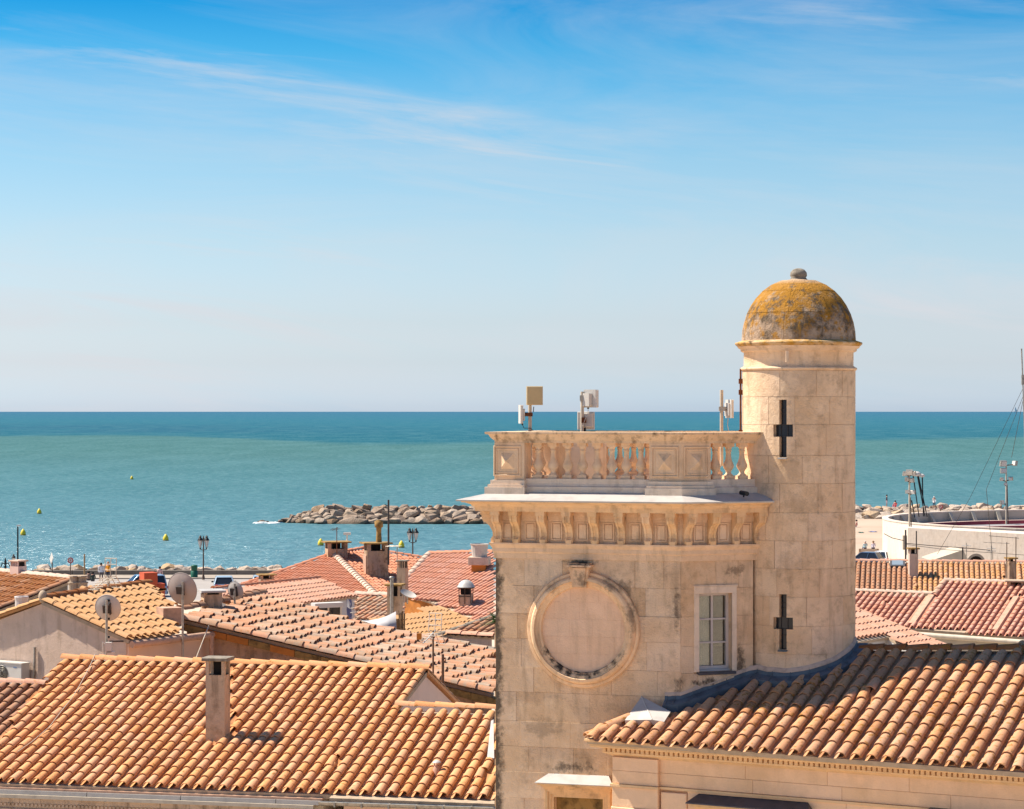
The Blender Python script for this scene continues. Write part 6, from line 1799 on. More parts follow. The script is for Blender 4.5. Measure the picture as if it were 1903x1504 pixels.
for i in range(9):
    x = cx - .16 + i * .04; hh = math.sqrt(max(0, rf * rf - (x - cx) ** 2)); m.box(x - .003, x + .003, -.012, -.006, czz - hh, czz + hh, Ma)
m.build('grille', M['galv'], t)
m = MB(); m.box(wac * .76, wac * .86, -.006, .0, hac - .12, hac - .10, Ma); m.build('badge', M['blue_shutter'], t)
for f in (.15, .8):
    m = MB(); m.box(wac * f, wac * f + .04, 0, .36, -.05, -.005, Ma); m.build('bracket', M['galv'], t)
m = MB(); pth = [on_gable(67, 1203, .05), on_gable(67, 1225, .05), on_gable(66, 1250, .05), on_gable(64, 1268, .06)]; m.path(pth, .03, 8); m.tube(on_gable(64, 1266, .07), on_gable(66, 1274, .07), .022, n=8)
tag(m.build('conduit_pipe', M['galv']), 'short grey conduit pipe running down the mauve gable beside the air conditioner', 'pipe')

# ------------------------------------------------------------------ brown roof, far left
PL = from_dir(130, 1079, 80.0, -130, 52, .30)
hL = house('brown_house', 'house under dark rusty brown tiles at the left edge', PL.hit(50, 1090))
tiled(hL, PL, [(-60, 1062), (0, 1068), (132, 1080), (0, 1133), (-60, 1157)], .27, .40, M['tile_brown'], indiv=260, seed=71, jit=.8, wall_mat=M['concrete_dark'], overhang=.12)
tile_line(hL, PL.hit(-50, 1060) + Vector((0, 0, .05)), PL.hit(134, 1078) + Vector((0, 0, .05)), .14, .45, M['mortar_pale'], seed=14, jit=.3)
tile_line(hL, PL.hit(-20, 1140) + Vector((0, 0, .05)), PL.hit(132, 1081) + Vector((0, 0, .05)), .12, .42, M['tile_grey'], name='verge_tile', seed=15, jit=.6)

# ------------------------------------------------------------------ the old mottled roof in the middle
PO = from_dir(345, 1150, 60.0, 100, 25, .205)
hO = house('old_house', 'broad old house under mottled grey and orange tiles above a stained wall', PO.hit(650, 1190))
rO = tiled(hO, PO, [(340, 1152), (402, 1133), (484, 1114), (560, 1131), (668, 1166), (800, 1191), (918, 1215), (918, 1291), (690, 1235), (500, 1190)], .30, .47, M['tile_old'], indiv=300, seed=81, jit=1.5, wall_mat=M['dirty_wall'], overhang=.10, over=1.22, lift=.17, ht=.40)
vg = [PO.hit(*p) for p in ((340, 1153), (500, 1191), (690, 1236), (918, 1292))]
for i in range(3): tile_line(hO, vg[i + 1] + Vector((0, -.02, .05)), vg[i] + Vector((0, -.02, .05)), .15, .46, M['tile_old'], name='verge_tile', seed=16 + i, jit=1.5, up=PO.N)
rr = random.Random(17)
for i in range(3):
    a, b = vg[i], vg[i + 1]; d = (b - a); n = max(1, round(d.length / .62)); u_ = d.normalized(); Mv = frame(a, Vector((u_.x, u_.y, 0)).normalized())
    for j in range(n):
        x0, x1 = d.length * j / n + .006, d.length * (j + 1) / n - .006
        sl_ = (b.z - a.z) / d.length
        m = MB(); m.add([(x, y, z + sl_ * x) for y in (-.03, .3) for (x, z) in ((x0, -.25), (x1, -.25), (x1, -.09), (x0, -.09))], [(0, 1, 2, 3), (7, 6, 5, 4), (0, 4, 5, 1), (1, 5, 6, 2), (2, 6, 7, 3), (3, 7, 4, 0)], Mv)
        m.build('brick', M['ochre_cap'] if rr.random() < .75 else M['orange_stucco'], hO)
tile_line(hO, PO.hit(332, 1144) + Vector((0, .1, .10)), PO.hit(488, 1110) + Vector((0, .1, .10)), .17, .5, M['tile_grey'], seed=18, jit=1.5)

# ------------------------------------------------------------------ roofs further back, left of the tower
P3 = from_dir(600, 1110, 100.0, 520, 200, .30)
h3 = house('pink_house', 'white house under pale pink tiles with awning and washing, behind the old mottled roof', P3.hit(560, 1105))
tiled(h3, P3, [(392, 1100), (592, 1078), (668, 1109), (520, 1125), (440, 1133)], .27, .42, M['tile_pink'], indiv=0, seed=91, jit=.7, wall_mat=M['white_wall'], overhang=.3)
tile_line(h3, P3.hit(396, 1097) + Vector((0, 0, .05)), P3.hit(592, 1076) + Vector((0, 0, .05)), .14, .45, M['tile_coral'], seed=21)
P1l = from_dir(620, 1032, 128.0, -200, 105, .30); P1r = from_dir(620, 1032, 128.0, 250, 160, .30)
h1 = house('hipped_house', 'coral-tiled hipped house with a pale hip line and two stained chimneys', P1l.hit(620, 1060))
tiled(h1, P1l, [(452, 1090), (618, 1032), (696, 1107), (640, 1122), (520, 1120)], .24, .42, M['tile_coral'], indiv=0, seed=92, jit=.3, wall_mat=M['salmon_stucco_bounce'])
tiled(h1, P1r, [(619, 1032), (676, 1022), (792, 1041), (772, 1070), (750, 1112), (697, 1108)], .24, .40, M['tile_coral'], indiv=0, seed=93, jit=.8, wall_mat=M['salmon_stucco_bounce'])
tile_line(h1, P1l.hit(697, 1107) + Vector((0, 0, .06)), P1l.hit(619, 1031) + Vector((0, 0, .06)), .20, .42, M['mortar_pale'], name='hip_tile', seed=22)
tile_line(h1, P1l.hit(450, 1089) + Vector((0, 0, .05)), P1l.hit(618, 1031) + Vector((0, 0, .05)), .15, .45, M['tile_coral'], seed=23)
tile_line(h1, P1r.hit(792, 1040) + Vector((0, 0, .05)), P1r.hit(676, 1021) + Vector((0, 0, .05)), .15, .45, M['tile_coral'], seed=24)
tile_line(h1, P1r.hit(676, 1021) + Vector((0, 0, .05)), P1r.hit(620, 1031) + Vector((0, 0, .05)), .15, .45, M['tile_coral'], seed=25)
P2 = from_dir(850, 1090, 108.0, -100, 58, .32)
h2 = house('red_house', 'salmon red tiled house with a metal cowl chimney close behind the tower edge', P2.hit(840, 1080))
tiled(h2, P2, [(798, 1032), (916, 1029), (916, 1168), (846, 1139), (800, 1119), (746, 1103), (752, 1078)], .245, .62, M['tile_salmon'], indiv=0, seed=94, jit=.4, wall_mat=M['orange_stucco'], overhang=.15)
tile_line(h2, P2.hit(748, 1084) + Vector((0, 0, .05)), P2.hit(798, 1031) + Vector((0, 0, .05)), .17, .45, M['mortar_pale'], name='verge_tile', seed=26)
tile_line(h2, P2.hit(798, 1031) + Vector((0, 0, .05)), P2.hit(918, 1028) + Vector((0, 0, .05)), .15, .45, M['tile_coral'], seed=27)
P4 = from_dir(700, 1130, 95.0, -100, 62, .30)
h4 = house('small_house', 'small house under streaky tan tiles between the white house and a leaning chimney', P4.hit(700, 1130))
tiled(h4, P4, [(664, 1110), (744, 1112), (744, 1152), (664, 1156)], .25, .45, M['tile_old'], indiv=0, seed=95, jit=.6, wall_mat=M['salmon_stucco_bounce'])
tile_line(h4, P4.hit(662, 1107) + Vector((0, 0, .05)), P4.hit(748, 1110) + Vector((0, 0, .05)), .16, .5, M['mortar_pale'], seed=28)
P5 = from_dir(800, 1150, 88.0, 100, 40, .28)
h5 = house('yellow_house', 'low house under yellow ochre tiles behind the white sail cloth', P5.hit(800, 1160))
tiled(h5, P5, [(690, 1150), (745, 1146), (818, 1133), (906, 1172), (830, 1197), (700, 1180)], .25, .42, M['tile_ochre'], indiv=0, seed=96, jit=.8, wall_mat=M['salmon_stucco_bounce'])
tile_line(h5, P5.hit(908, 1172) + Vector((0, 0, .04)), P5.hit(815, 1132) + Vector((0, 0, .04)), .13, .45, M['tile_ochre'], name='verge_tile', seed=29)
P6 = from_dir(880, 1165, 74.0, -100, 65, .30)
h6 = house('grey_tile_house', 'house under greyish brown tiles with a dark gutter, tucked against the tower edge', P6.hit(880, 1170))
tiled(h6, P6, [(815, 1184), (918, 1148), (918, 1184), (838, 1180)], .25, .40, M['tile_grey'], indiv=0, seed=97, jit=.8, wall_mat=M['mauve_stucco'], overhang=.1)
tile_line(h6, P6.hit(830, 1179) + Vector((0, 0, .03)), P6.hit(920, 1185) + Vector((0, 0, .03)), .14, .55, M['tile_pink'], name='eave_tile', seed=30, flip=True)
tile_line(h6, P6.hit(812, 1185) + Vector((0, 0, .05)), P6.hit(920, 1148) + Vector((0, 0, .05)), .10, .5, M['grey_cap'], name='verge_tile', seed=31)
mb = MB(); mb.tube(P6.hit(808, 1186) + Vector((0, 0, -.12)), P6.hit(920, 1204) + Vector((0, 0, -.12)), .14, n=10); mb.build('gutter', M['concrete_dark'], h6)

# ------------------------------------------------------------------ roofs right of the turret
Q1 = from_dir(1720, 1072, 118.0, 0, 100, .36)
g1 = house('amber_house', 'long house under banded tan and amber tiles in front of the white arena', Q1.hit(1720, 1072))
tiled(g1, Q1, [(1560, 1046), (1699, 1047), (1699, 1103), (1560, 1104)], .25, .34, M['tile_grey'], indiv=0, seed=101, jit=.5, wall_mat=M['cream_wall'], skip=[[(1652, 1042), (1684, 1042), (1684, 1056), (1652, 1056)]])
tiled(g1, Q1, [(1699, 1047), (2120, 1051), (2120, 1107), (1699, 1103)], .25, .34, M['tile_amber'], indiv=150, seed=102, jit=.5, wall_mat=M['cream_wall'], skip=[[(1866, 1045), (1890, 1045), (1890, 1082), (1866, 1082)]])
tile_line(g1, Q1.hit(1560, 1044) + Vector((0, 0, .04)), Q1.hit(2120, 1049) + Vector((0, 0, .04)), .14, .5, M['tile_pink'], seed=32)
sk = [Q1.hit(*p) + Q1.N * .12 for p in ((1654, 1056), (1682, 1056), (1682, 1043), (1654, 1043))]
mb = MB(); dn = Q1.N * -.15; mb.add(sk + [p + dn for p in sk], [(0, 1, 2, 3)] + [(i, (i + 1) % 4, 4 + (i + 1) % 4, 4 + i) for i in range(4)]); sf = mb.build('skylight', M['lead_dark'], g1)
c = sum(sk, Vector()) / 4; mb = MB(); mb.add([c + (p - c) * .74 + Q1.N * .012 for p in sk], [(0, 1, 2, 3)]); mb.build('pane', M['roof_glass'], sf)
Q2 = from_dir(1750, 1125, 98.0, -72, 100, .32)
g2 = house('salmon_house', 'salmon pink tiled house with pale mortar bands above a cream wall, behind the wing ridge', Q2.hit(1790, 1125))
tiled(g2, Q2, [(1560, 1102), (1734, 1108), (1757, 1083), (2100, 1093), (2100, 1200), (1690, 1168), (1560, 1158)], .262, .42, M['tile_salmon'], indiv=300, seed=103, jit=.3, wall_mat=M['cream_wall'], overhang=.3,
      skip=[[(1715, 1108), (1738, 1108), (1702, 1162), (1684, 1160)], [(1880, 1112), (1895, 1112), (1858, 1176), (1840, 1175)]])
strip(Q2, [(1731, 1109), (1694, 1162)], .34, .10, M['mortar_pink'], 'mortar_band', g2)
strip(Q2, [(1889, 1112), (1849, 1174)], .28, .10, M['mortar_pink'], 'mortar_band', g2)
tile_line(g2, Q2.hit(1560, 1099) + Vector((0, 0, .04)), Q2.hit(1736, 1106) + Vector((0, 0, .04)), .14, .5, M['mortar_pale'], seed=33)
tile_line(g2, Q2.hit(1755, 1081) + Vector((0, 0, .04)), Q2.hit(2100, 1090) + Vector((0, 0, .04)), .14, .5, M['mortar_pale'], seed=34)
tile_line(g2, Q2.hit(1736, 1108) + Vector((0, 0, .04)), Q2.hit(1756, 1082) + Vector((0, 0, .04)), .14, .5, M['mortar_pink'], name='verge_tile', seed=35)
mb = MB(); mb.tube(Q2.hit(1560, 1163) + Vector((0, 0, -.12)), Q2.hit(2100, 1203) + Vector((0, 0, -.12)), .11, n=10); mb.build('gutter', M['cream_metal'], g2)
mb = MB(); a = Q2.hit(1822, 1184); mb.cbox(a + Vector((3, .25, -1.6)), 6, .5, 2.0, math.atan2(Q2.U.y, Q2.U.x) if Q2.U.x > 0 else math.atan2(-Q2.U.y, -Q2.U.x)); mb.build('white_wall', M['white_wall'], g2)
Q3 = from_dir(1640, 1170, 74.0, 100, 40, .30)
g3 = house('white_house', 'white house with a blue shutter under pale pink tiles, half hidden by the wing ridge', Q3.hit(1640, 1175))
tiled(g3, Q3, [(1555, 1122), (1590, 1136), (1760, 1205), (1702, 1212), (1651, 1184), (1560, 1199)], .25, .42, M['tile_pink'], indiv=0, seed=104, jit=.7, wall_mat=M['white_wall'], overhang=.2)
tile_line(g3, Q3.hit(1762, 1206) + Vector((0, 0, .04)), Q3.hit(1575, 1129) + Vector((0, 0, .04)), .11, .45, M['tile_pink'], name='verge_tile', seed=36)

# ------------------------------------------------------------------ chimneys and roof furniture
chimney('squat brown chimney with dark openings and ochre cap, left of the taller stained one', 625, 1006, 128.0, 1038, 37, .9, 'slab', M['soot_wall'], M['ochre_cap'], .25, open_h=.34)
c3 = chimney('broad soot-stained chimney with a clay pot on top and an iron mast beside it', 699, 1008, 126.0, 1058, 40, .95, 'slab', M['soot_wall'], M['ochre_cap'], .25, open_h=.36)
b = P(704, 1008, 126.0); m = MB(); m.lathe([(.16, 0), (.13, .5), (.14, .75), (.22, .80), (.22, 1.10), (.15, 1.12), (.15, 1.16)], 12, Matrix.Translation(b)); m.build('chimney_pot', M['ochre_cap'], c3)
m = MB(); m.box(-.62, -.45, -.4, .4, -.4, .75, WM[c3]); m.build('shoulder', M['mortar_pink'], c3)
chimney('slim grey chimney with four slots under its cap, at the foot of the coral roof', 748, 1041, 106.0, 1098, 17, .4, 'multi', M['render_tan'], M['grey_cap'], -.3)
c5 = chimney('stained double-flue chimney with an iron stovepipe, above the small tan roof', 734, 1085, 93.0, 1150, 24, .5, 'slab', M['render_tan'], M['ochre_cap'], -.2, open_h=.4)
m = MB(); p = P(728, 1150, 92.6); m.tube(p, p + Vector((0, 0, 1.55)), .07, n=8); m.lathe([(.10, 1.55), (.10, 1.60), (.05, 1.62)], 10, Matrix.Translation(p)); m.build('stovepipe', M['galv'], c5)
chimney('low brown chimney with two black openings at the left foot of the coral roof', 495, 1067, 124.0, 1085, 25, .6, 'slab', M['soot_wall'], M['ochre_cap'], .3, open_h=.30)
chimney('slender mauve chimney with an ochre hood on the tan and amber roof', 1697, 1018, Q1, 1071, 16, .42, 'slab', M['mauve_stucco'], M['ochre_cap'], 0, open_h=.22)
chimney('dark grey chimney at the right edge beside two aerial masts', 1879, 1036, Q1, 1092, 14, .42, 'slab', M['soot_wall'], M['ochre_cap'], .2, open_h=.12)
chimney('broken mauve masonry stub at the right edge above the salmon roof', 1889, 1078, 99.0, 1112, 28, .6, 'slab', M['soot_wall'], M['mortar'], -.3, open_h=.25)
chimney('pale slotted chimney with a rounded cap on the brown roof at left edge', 34, 1041, PL, 1069, 22, .4, 'multi', M['pink_stucco'], M['mortar_pale'], -.6)
chimney('low stained chimney block with yellow lichen on the ridge of the old mottled roof', 393, 1096, PO, 1134, 34, .5, 'slab', M['render_tan'], M['zinc'], .3, open_h=.05)
t = thing('chimney', 'round twin-pot chimney of pale masonry below the brown roof', 'chimney', P(143, 1105, 66), 0, 'chimneys on the tiled roofs')
for dx in (-.10, .12):
    m = MB(); m.lathe([(.15, -.6), (.15, .24), (.17, .25), (.17, .28), (.12, .29), (.12, .42), (.17, .43), (.16, .46), (.0, .48)], 12, Matrix.Translation(P(143, 1105, 66) + Vector((dx, abs(dx), .05))), False); m.build('pot', M['mortar'], t)
t = thing('chimney', 'short whitish flared vent beside the peak of the mauve gable', 'chimney', P(40, 1124, 63), 0, 'chimneys on the tiled roofs')
m = MB(); m.lathe([(.17, -.6), (.17, .10), (.19, .20), (.18, .22), (.13, .22), (.13, .12)], 14, Matrix.Translation(P(40, 1124, 63)), False); m.build('vent_collar', M['white_paint'], t)
t = thing('chimney', 'bright red square chimney with a lower red block beside it, behind the ochre roof', 'chimney', P(276, 1095, 72), .5, 'chimneys on the tiled roofs')
m = MB(); m.slab(-.21, .21, -.8, .50, .21, .21, .01, WM[t]); m.build('shaft', M['red_stucco'], t)
m = MB(); m.slab(.23, .46, -.8, .16, .18, .16, .01, WM[t]); m.build('shoulder', M['red_stucco'], t)
# cowl chimney
b = P2.hit(866, 1127); t = thing('chimney', 'plastered chimney under a domed grey metal cowl, right on the red roof', 'chimney', b, -.2, 'chimneys on the tiled roofs')
Mx = WM[t]
m = MB(); m.box(-.25, .25, -.22, .22, -.5, .52, Mx); m.build('shaft', M['render_tan'], t)
m = MB(); m.box(-.20, .20, -.17, .17, .52, .82, Mx); m.build('flue', M['soot'], t)
m = MB()
for sx in (-1, 1):
    for sy in (-1, 1): m.tube((sx * .26, sy * .23, .15), (sx * .26, sy * .23, .84), .018, n=5, M=Mx)
m.box(-.27, .27, -.24, -.22, .42, .46, Mx); m.tube((0, -.235, .1), (0, -.235, .8), .02, n=5, M=Mx); m.box(-.33, .33, -.27, .27, .78, .81, Mx); m.build('strap', M['brown_metal'], t)
m = MB(); m.lathe([(.40, .84), (.36, .90), (.30, 1.0), (.20, 1.10), (.08, 1.15), (0, 1.16)], 18, Mx, cap=False); m.lathe([(0, .88), (.40, .838)], 18, Mx, cap=False); m.build('cowl', M['zinc'], t)
# flared pot chimney at the tower edge
b = P2.hit(891, 1062); t = thing('chimney', 'pale flared chimney pot on a boxed base touching the tower edge', 'chimney', b, -.15, 'chimneys on the tiled roofs')
Mx = WM[t]
m = MB(); m.box(-.32, .32, -.3, .3, -.5, .32, Mx); m.build('base', M['orange_stucco'], t)
m = MB(); m.slab(-.46, .46, .30, .66, .4, .4, .015, Mx); m.build('box', M['mauve_stucco'], t)
m = MB(); m.lathe([(.34, .66), (.40, 1.18), (.44, 1.24), (.40, 1.25), (.34, 1.0)], 16, Mx, False); m.build('pot', M['dish_pale'], t)

# satellite dishes (seen from behind, they look out to the south)
def dish(label, px, py, rpx, d, mat, base_py, tilt=11, az=14, mast_px=None, mast_top=None):
    c = P(px, py, d); r = rpx * d / F; mp = mast_px or px
    foot = P(mp, base_py, d - .02)
    t = thing('satellite_dish', label, 'satellite dish', foot, 0, 'satellite dishes on the roofs')
    ax = Vector((math.sin(R(az)) * math.cos(R(tilt)), math.cos(R(az)) * math.cos(R(tilt)), math.sin(R(tilt))))
    q = ax.to_track_quat('Z', 'Y').to_matrix().to_4x4(); Mx = Matrix.Translation(c) @ q
    pr = [(r * i / 8, .22 * r * (i / 8) ** 2 - .16 * r) for i in range(9)]
    m = MB(); m.lathe(pr, 32, Mx, True, cap=False); m.lathe([(x * .985, z + .012) for x, z in pr], 32, Mx, True, cap=False); m.lathe([(r * .985, .06 * r + .012), (r * 1.012, .06 * r + .004), (r, .06 * r - .006)], 32, Mx, True, cap=False)
    m.build('reflector', mat, t)
    m = MB(); m.box(-.07, .07, -.09, .09, -.16 * r - .09, -.15 * r, Mx); m.box(-.10, -.07, -.13, .13, -.16 * r - .06, -.12 * r, Mx); m.build('bracket', M['dark_metal'], t)
    m = MB(); pm = c - ax * (.16 * r + .11); top = zat(mast_top, d) if mast_top else pm.z + .22
    xm = foot.x; m.tube((xm, pm.y, foot.z), (xm, pm.y, top), .028, n=8); m.build('mast', M['galv'], t)
    m = MB(); e = c + ax * (r * .95) - q.to_3x3() @ Vector((0, -.5 * r, 0)) * 0; m.path([c + q.to_3x3() @ Vector((0, -r * .95, 0)), c + ax * r * .8 + q.to_3x3() @ Vector((0, -r * .35, 0))], .014, 6); m.sphere(c + ax * r * .85 + q.to_3x3() @ Vector((0, -r * .3, 0)), .05, .05, .05, 8, 5); m.build('feed_arm', M['galv'], t)
    return t
d1 = dish('grey satellite dish on a striped mast in front of the mauve gable house', 200, 1130, 25, 54.5, M['dish_pale'], 1222, az=10)
d2 = dish('largest satellite dish, dark-rimmed, on a tall pole beside the old stained wall', 338, 1095, 31, 58.5, M['dish_grey'], 1225, az=24, mast_px=341)
dish('small pale satellite dish standing behind the old roof ridge', 437, 1098, 17.5, PO.hit(437, 1126).y - .5, M['dish_pale'], 1122, az=30)
m = MB()
for i in range(7): zc = zat(1085 + i * 17, 54.3); m.tube((xat(200, 54.3), 54.42, zc), (xat(200, 54.3), 54.42, zc + .05), .032, n=8)
m.build('mast_band', M['black_metal'], d1)
m = MB(); p = P(202, 1203, 54.2); m.cbox(p, .14, .12, .22); m.cbox(p + Vector((.05, 0, -.16)), .16, .12, .14); m.build('amplifier', M['white_plastic'], d1)
m = MB(); m.path([p, p + Vector((-.14, 0, .12)), p + Vector((-.13, 0, -.1)), p + Vector((-.03, 0, -.25))], .010, 5); m.build('cable', M['white_plastic'], d1)
m = MB(); p = P(205, 1192, 54.4); m.tube(p + Vector((-.02, 0, 0)), p + Vector((.28, .1, -.01)), .02, n=6); m.build('stay_arm', M['dark_metal'], d1)
m = MB(); m.tube(P(388, 1163, 58.4), P(365, 1222, 57.5), .012, n=5); tag(m.build('guy_wire', M['cream_metal']), 'thin pale guy wire slanting across the old stained wall', 'wire')
# television aerials
def yagi(label, px, top, base, d, bx, by, n, el, mat, mast_mat=None, refl=True, name='tv_aerial', rz=0.0, grid=False):
    """mast at px; boom runs from the mast top towards pixel (bx,by)"""
    foot = P(px, base, d); t = thing(name, label, 'aerial', foot, 0, 'television aerials')
    m = MB(); m.tube(foot, (foot.x, foot.y, zat(top, d)), .022, n=7); m.build('mast', mast_mat or M['galv'], t)
    a = Vector((foot.x, foot.y - .03, zat(top, d) - .05)); b = P(bx, by, d - .6); dirn = (b - a).normalized()
    m = MB(); m.tube(a - dirn * .15, b, .014, n=6); m.build('boom', mat, t)
    side = dirn.cross(Vector((0, 0, 1))).normalized()
    if grid: side = Vector((0.62, .3, .72)).normalized()
    for i in range(n):
        c = a + (b - a) * ((i + .5) / n); h = el * (1 - .35 * i / n)
        m = MB(); m.tube(c - side * h / 2, c + side * h / 2, .009, n=5); m.build('element', mat, t)
    if refl:
        u_ = dirn.cross(side).normalized()
        for s_ in (-1, 1):
            m = MB(); o = a - dirn * .1; e = o + (dirn * -.35 + u_ * s_ * .75).normalized() * .40
            for f in (0, .33, .66, 1): c = o + (e - o) * f; m.tube(c - side * .15, c + side * .15, .009, n=5)
            for sd in (-.15, 0, .15): m.tube(o + side * sd, e + side * sd, .009, n=5)
            m.build('reflector', mat, t)
    return t
yagi('white lattice television aerial on the mast above the dish of the gable house', 201, 1070, 1090, 54.4, 172, 1098, 8, .38, M['cream_metal'])
ya = yagi('white ladder-shaped television aerial on a brown mast in front of the old mottled roof', 805, 1172, 1312, 54.0, 786, 1196, 5, .26, M['white_plastic'], M['brown_metal'], True)
m = MB(); m.cbox(P(779, 1183, 53.5), .11, .04, .14); m.build('orange_feed', M['orange_plastic'], ya)
t = thing('bare_mast', 'bare brown iron mast strapped to the pink gable wall', 'mast', P(823, 1312, 53.6)); m = MB(); m.tube(P(823, 1312, 53.6), P(823, 1216, 53.6), .03, n=8); m.build('pole', M['brown_metal'], t)
for (py, x0, x1) in ((1270, 796, 822), (1300, 796, 812), (1308, 802, 825)):
    m = MB(); m.tube(P(x0, py + 1, 53.5), P(x1, py, 53.6), .02, n=6); m.build('wall_bracket', M['brown_metal'], t)
t = thing('iron_mast', 'tall thin dark iron mast standing beside the broad stained chimney', 'mast', P(722, 1050, 125.4)); m = MB(); m.tube(P(722, 1050, 125.4), P(722, 929, 125.4), .05, n=6); m.build('pole', M['dark_metal'], t)
m = MB(); [m.tube(P(715, py, 125.2), P(722, py + 2, 125.4), .02, n=5) for py in (938, 950)]; m.build('aerial_arm', M['dark_metal'], t)
yagi('small aerial on a rusty mast in front of the squat brown chimney', 626, 980, 1030, 127.0, 618, 986, 3, .5, M['dark_metal'], M['rust'], False)
yagi('spidery grey aerial above the slim slotted chimney', 738, 1012, 1045, 107, 722, 1016, 5, .6, M['galv'], None, False)
t = thing('floodlight', 'small white floodlight head on a thin post behind the coral ridge', 'floodlight', P(645, 1026, 150)); m = MB(); m.tube(P(645, 1032, 150), P(645, 993, 150), .05, n=6); m.build('post', M['white_plastic'], t); m = MB(); m.cbox(P(645, 992, 150), .44, .3, .16); m.build('head', M['white_plastic'], t)
yagi('aerial with a long toothed boom at the right edge in front of the white arena', 1888, 998, 1100, 114, 1838, 996, 8, .32, M['dark_metal'], M['brown_metal'], False)
yagi('aerial with a thin level boom beside the dark grey chimney at the right edge', 1871, 1008, 1075, 114.5, 1828, 1008, 3, .5, M['galv'], M['brown_metal'], False)
t = thing('bare_mast', 'slim dark rod rising from the mauve chimney before the arena', 'mast', P(1703, 1025, 117)); m = MB(); m.tube(P(1703, 1030, 117), P(1703, 987, 117), .03, n=6); m.build('pole', M['dark_metal'], t)
for (lab, px, py) in (('small white rooftop aerial before the arena wall, nearer the mauve chimney', 1796, 1017), ('small white rooftop aerial before the arena wall, nearer the right edge', 1842, 1022)):
    t = thing('tv_aerial', lab, 'aerial', P(px, py + 18, 150), 0, 'television aerials')
    for k in (-1, 1): m = MB(); m.tube(P(px - 9, py + 2.5 * k, 150), P(px + 9, py + 2.5 * k, 150), .03, n=5); m.build('element', M['white_plastic'], t)
    m = MB(); m.tube(P(px, py + 20, 150), P(px, py - 8, 150), .025, n=5); m.build('mast', M['galv'], t)
# washing, awning, sail cloth, fence of canes
t = thing('awning', 'white roller awning over a dark window of the white house', 'awning', P(608, 1134, 96.6)); ang = math.atan2(1.0, 1.75)
Ma = Matrix.Translation(P(608, 1128, 96.4)) @ Matrix.Rotation(.5, 4, 'Z')
m = MB(); m.box(-.62, .62, -.22, .2, -.02, .17, Ma); m.build('cassette', M['white_wall'], t)
m = MB(); m.box(-.62, .62, .1, .14, -.6, -.02, Ma); m.build('dark_window', M['glass_dark'], t)
m = MB(); [m.box(x, x + .07, .05, .12, -.7, -.02, Ma) for x in (-.65, .05, .60)]; m.build('window_post', M['white_wall'], t)
t = thing('washing', 'blue and white washing hanging on a bracket at the corner of the white house', 'washing', P(647, 1152, 95.6))
m = MB(); pts = []
for i in range(5):
    for j in range(4): pts.append(P(644 + j * 3 + (i % 2), 1114 + i * 9.5, 95.8 + .08 * ((i + j) % 2)))
m.add(pts, [(i * 4 + j, i * 4 + j + 1, i * 4 + 5 + j, i * 4 + 4 + j) for i in range(4) for j in range(3)], None, True); m.build('blue_cloth', M['cloth_blue'], t)
m = MB(); m.add([P(646, 1112, 95.6), P(652, 1122, 95.6), P(650, 1132, 95.55), P(645, 1128, 95.6)], [(0, 1, 2, 3)]); m.build('white_cloth', M['cloth_white'], t)
m = MB(); [m.tube(P(651, y, 95.5), P(664, y - 1, 95.5), .02, n=5) for y in (1131, 1139)]; m.tube(P(662, 1128, 95.5), P(662, 1150, 95.5), .03, n=5); m.build('drying_rack', M['white_plastic'], t)
DCL = PO.hit(720, 1171).y + 1.0
m = MB(); a, b, c, d = P(668, 1152, DCL), P(736, 1136, DCL - .2), P(737, 1173, DCL - .4), P(720, 1170, DCL); vs = []
for i in range(7):
    for j in range(4):
        u, v = i / 6, j / 3; p = (a * (1 - u) + b * u) * (1 - v) + (a * (1 - u) + c * u) * v; p.z -= .10 * math.sin(u * math.pi) * (1 - v); p.y += .1 * math.sin(v * 3 + u * 4); vs.append(p)
m.add(vs, [(i * 4 + j, i * 4 + j + 1, i * 4 + 5 + j, i * 4 + 4 + j) for i in range(6) for j in range(3)], None, True)
tag(m.build('sail_cloth', M['cloth_white']), 'white triangular sun cloth stretched above the old mottled roof', 'sun sail')
t = thing('cane_screen', 'upright bamboo cane screen beside the white sun cloth', 'screen', P(745, 1174, DCL))
rr = random.Random(4)
for i in range(11):
    px = 737 + i * 1.5; m = MB(); m.tube(P(px, 1176, DCL + .03 * (i % 2)), P(px + rr.uniform(-.4, .4), 1137 + rr.uniform(-3, 4) if i > 2 else 1150, DCL), .012, n=5); m.build('cane', M['wood_bamboo'], t)
t = thing('satellite_dish', 'white dish turned on its side beside the stained double-flue chimney', 'satellite dish', P(757, 1112, 92.5), 0, 'satellite dishes on the roofs')
Mx = Matrix.Translation(P(757, 1108, 92.3)) @ Vector((.35, -.30, .88)).to_track_quat('Z', 'Y').to_matrix().to_4x4()
m = MB(); pr = [(.32 * i / 6, .10 * (i / 6) ** 2) for i in range(7)]; m.lathe(pr, 24, Mx, True, cap=False); m.lathe([(x, z + .015) for x, z in pr], 24, Mx, True, cap=False); m.build('reflector', M['dish_pale'], t)
m = MB(); m.tube(Mx @ Vector((0, 0, 0)), P(757, 1122, 92.5), .03, n=6); m.build('mount', M['galv'], t)
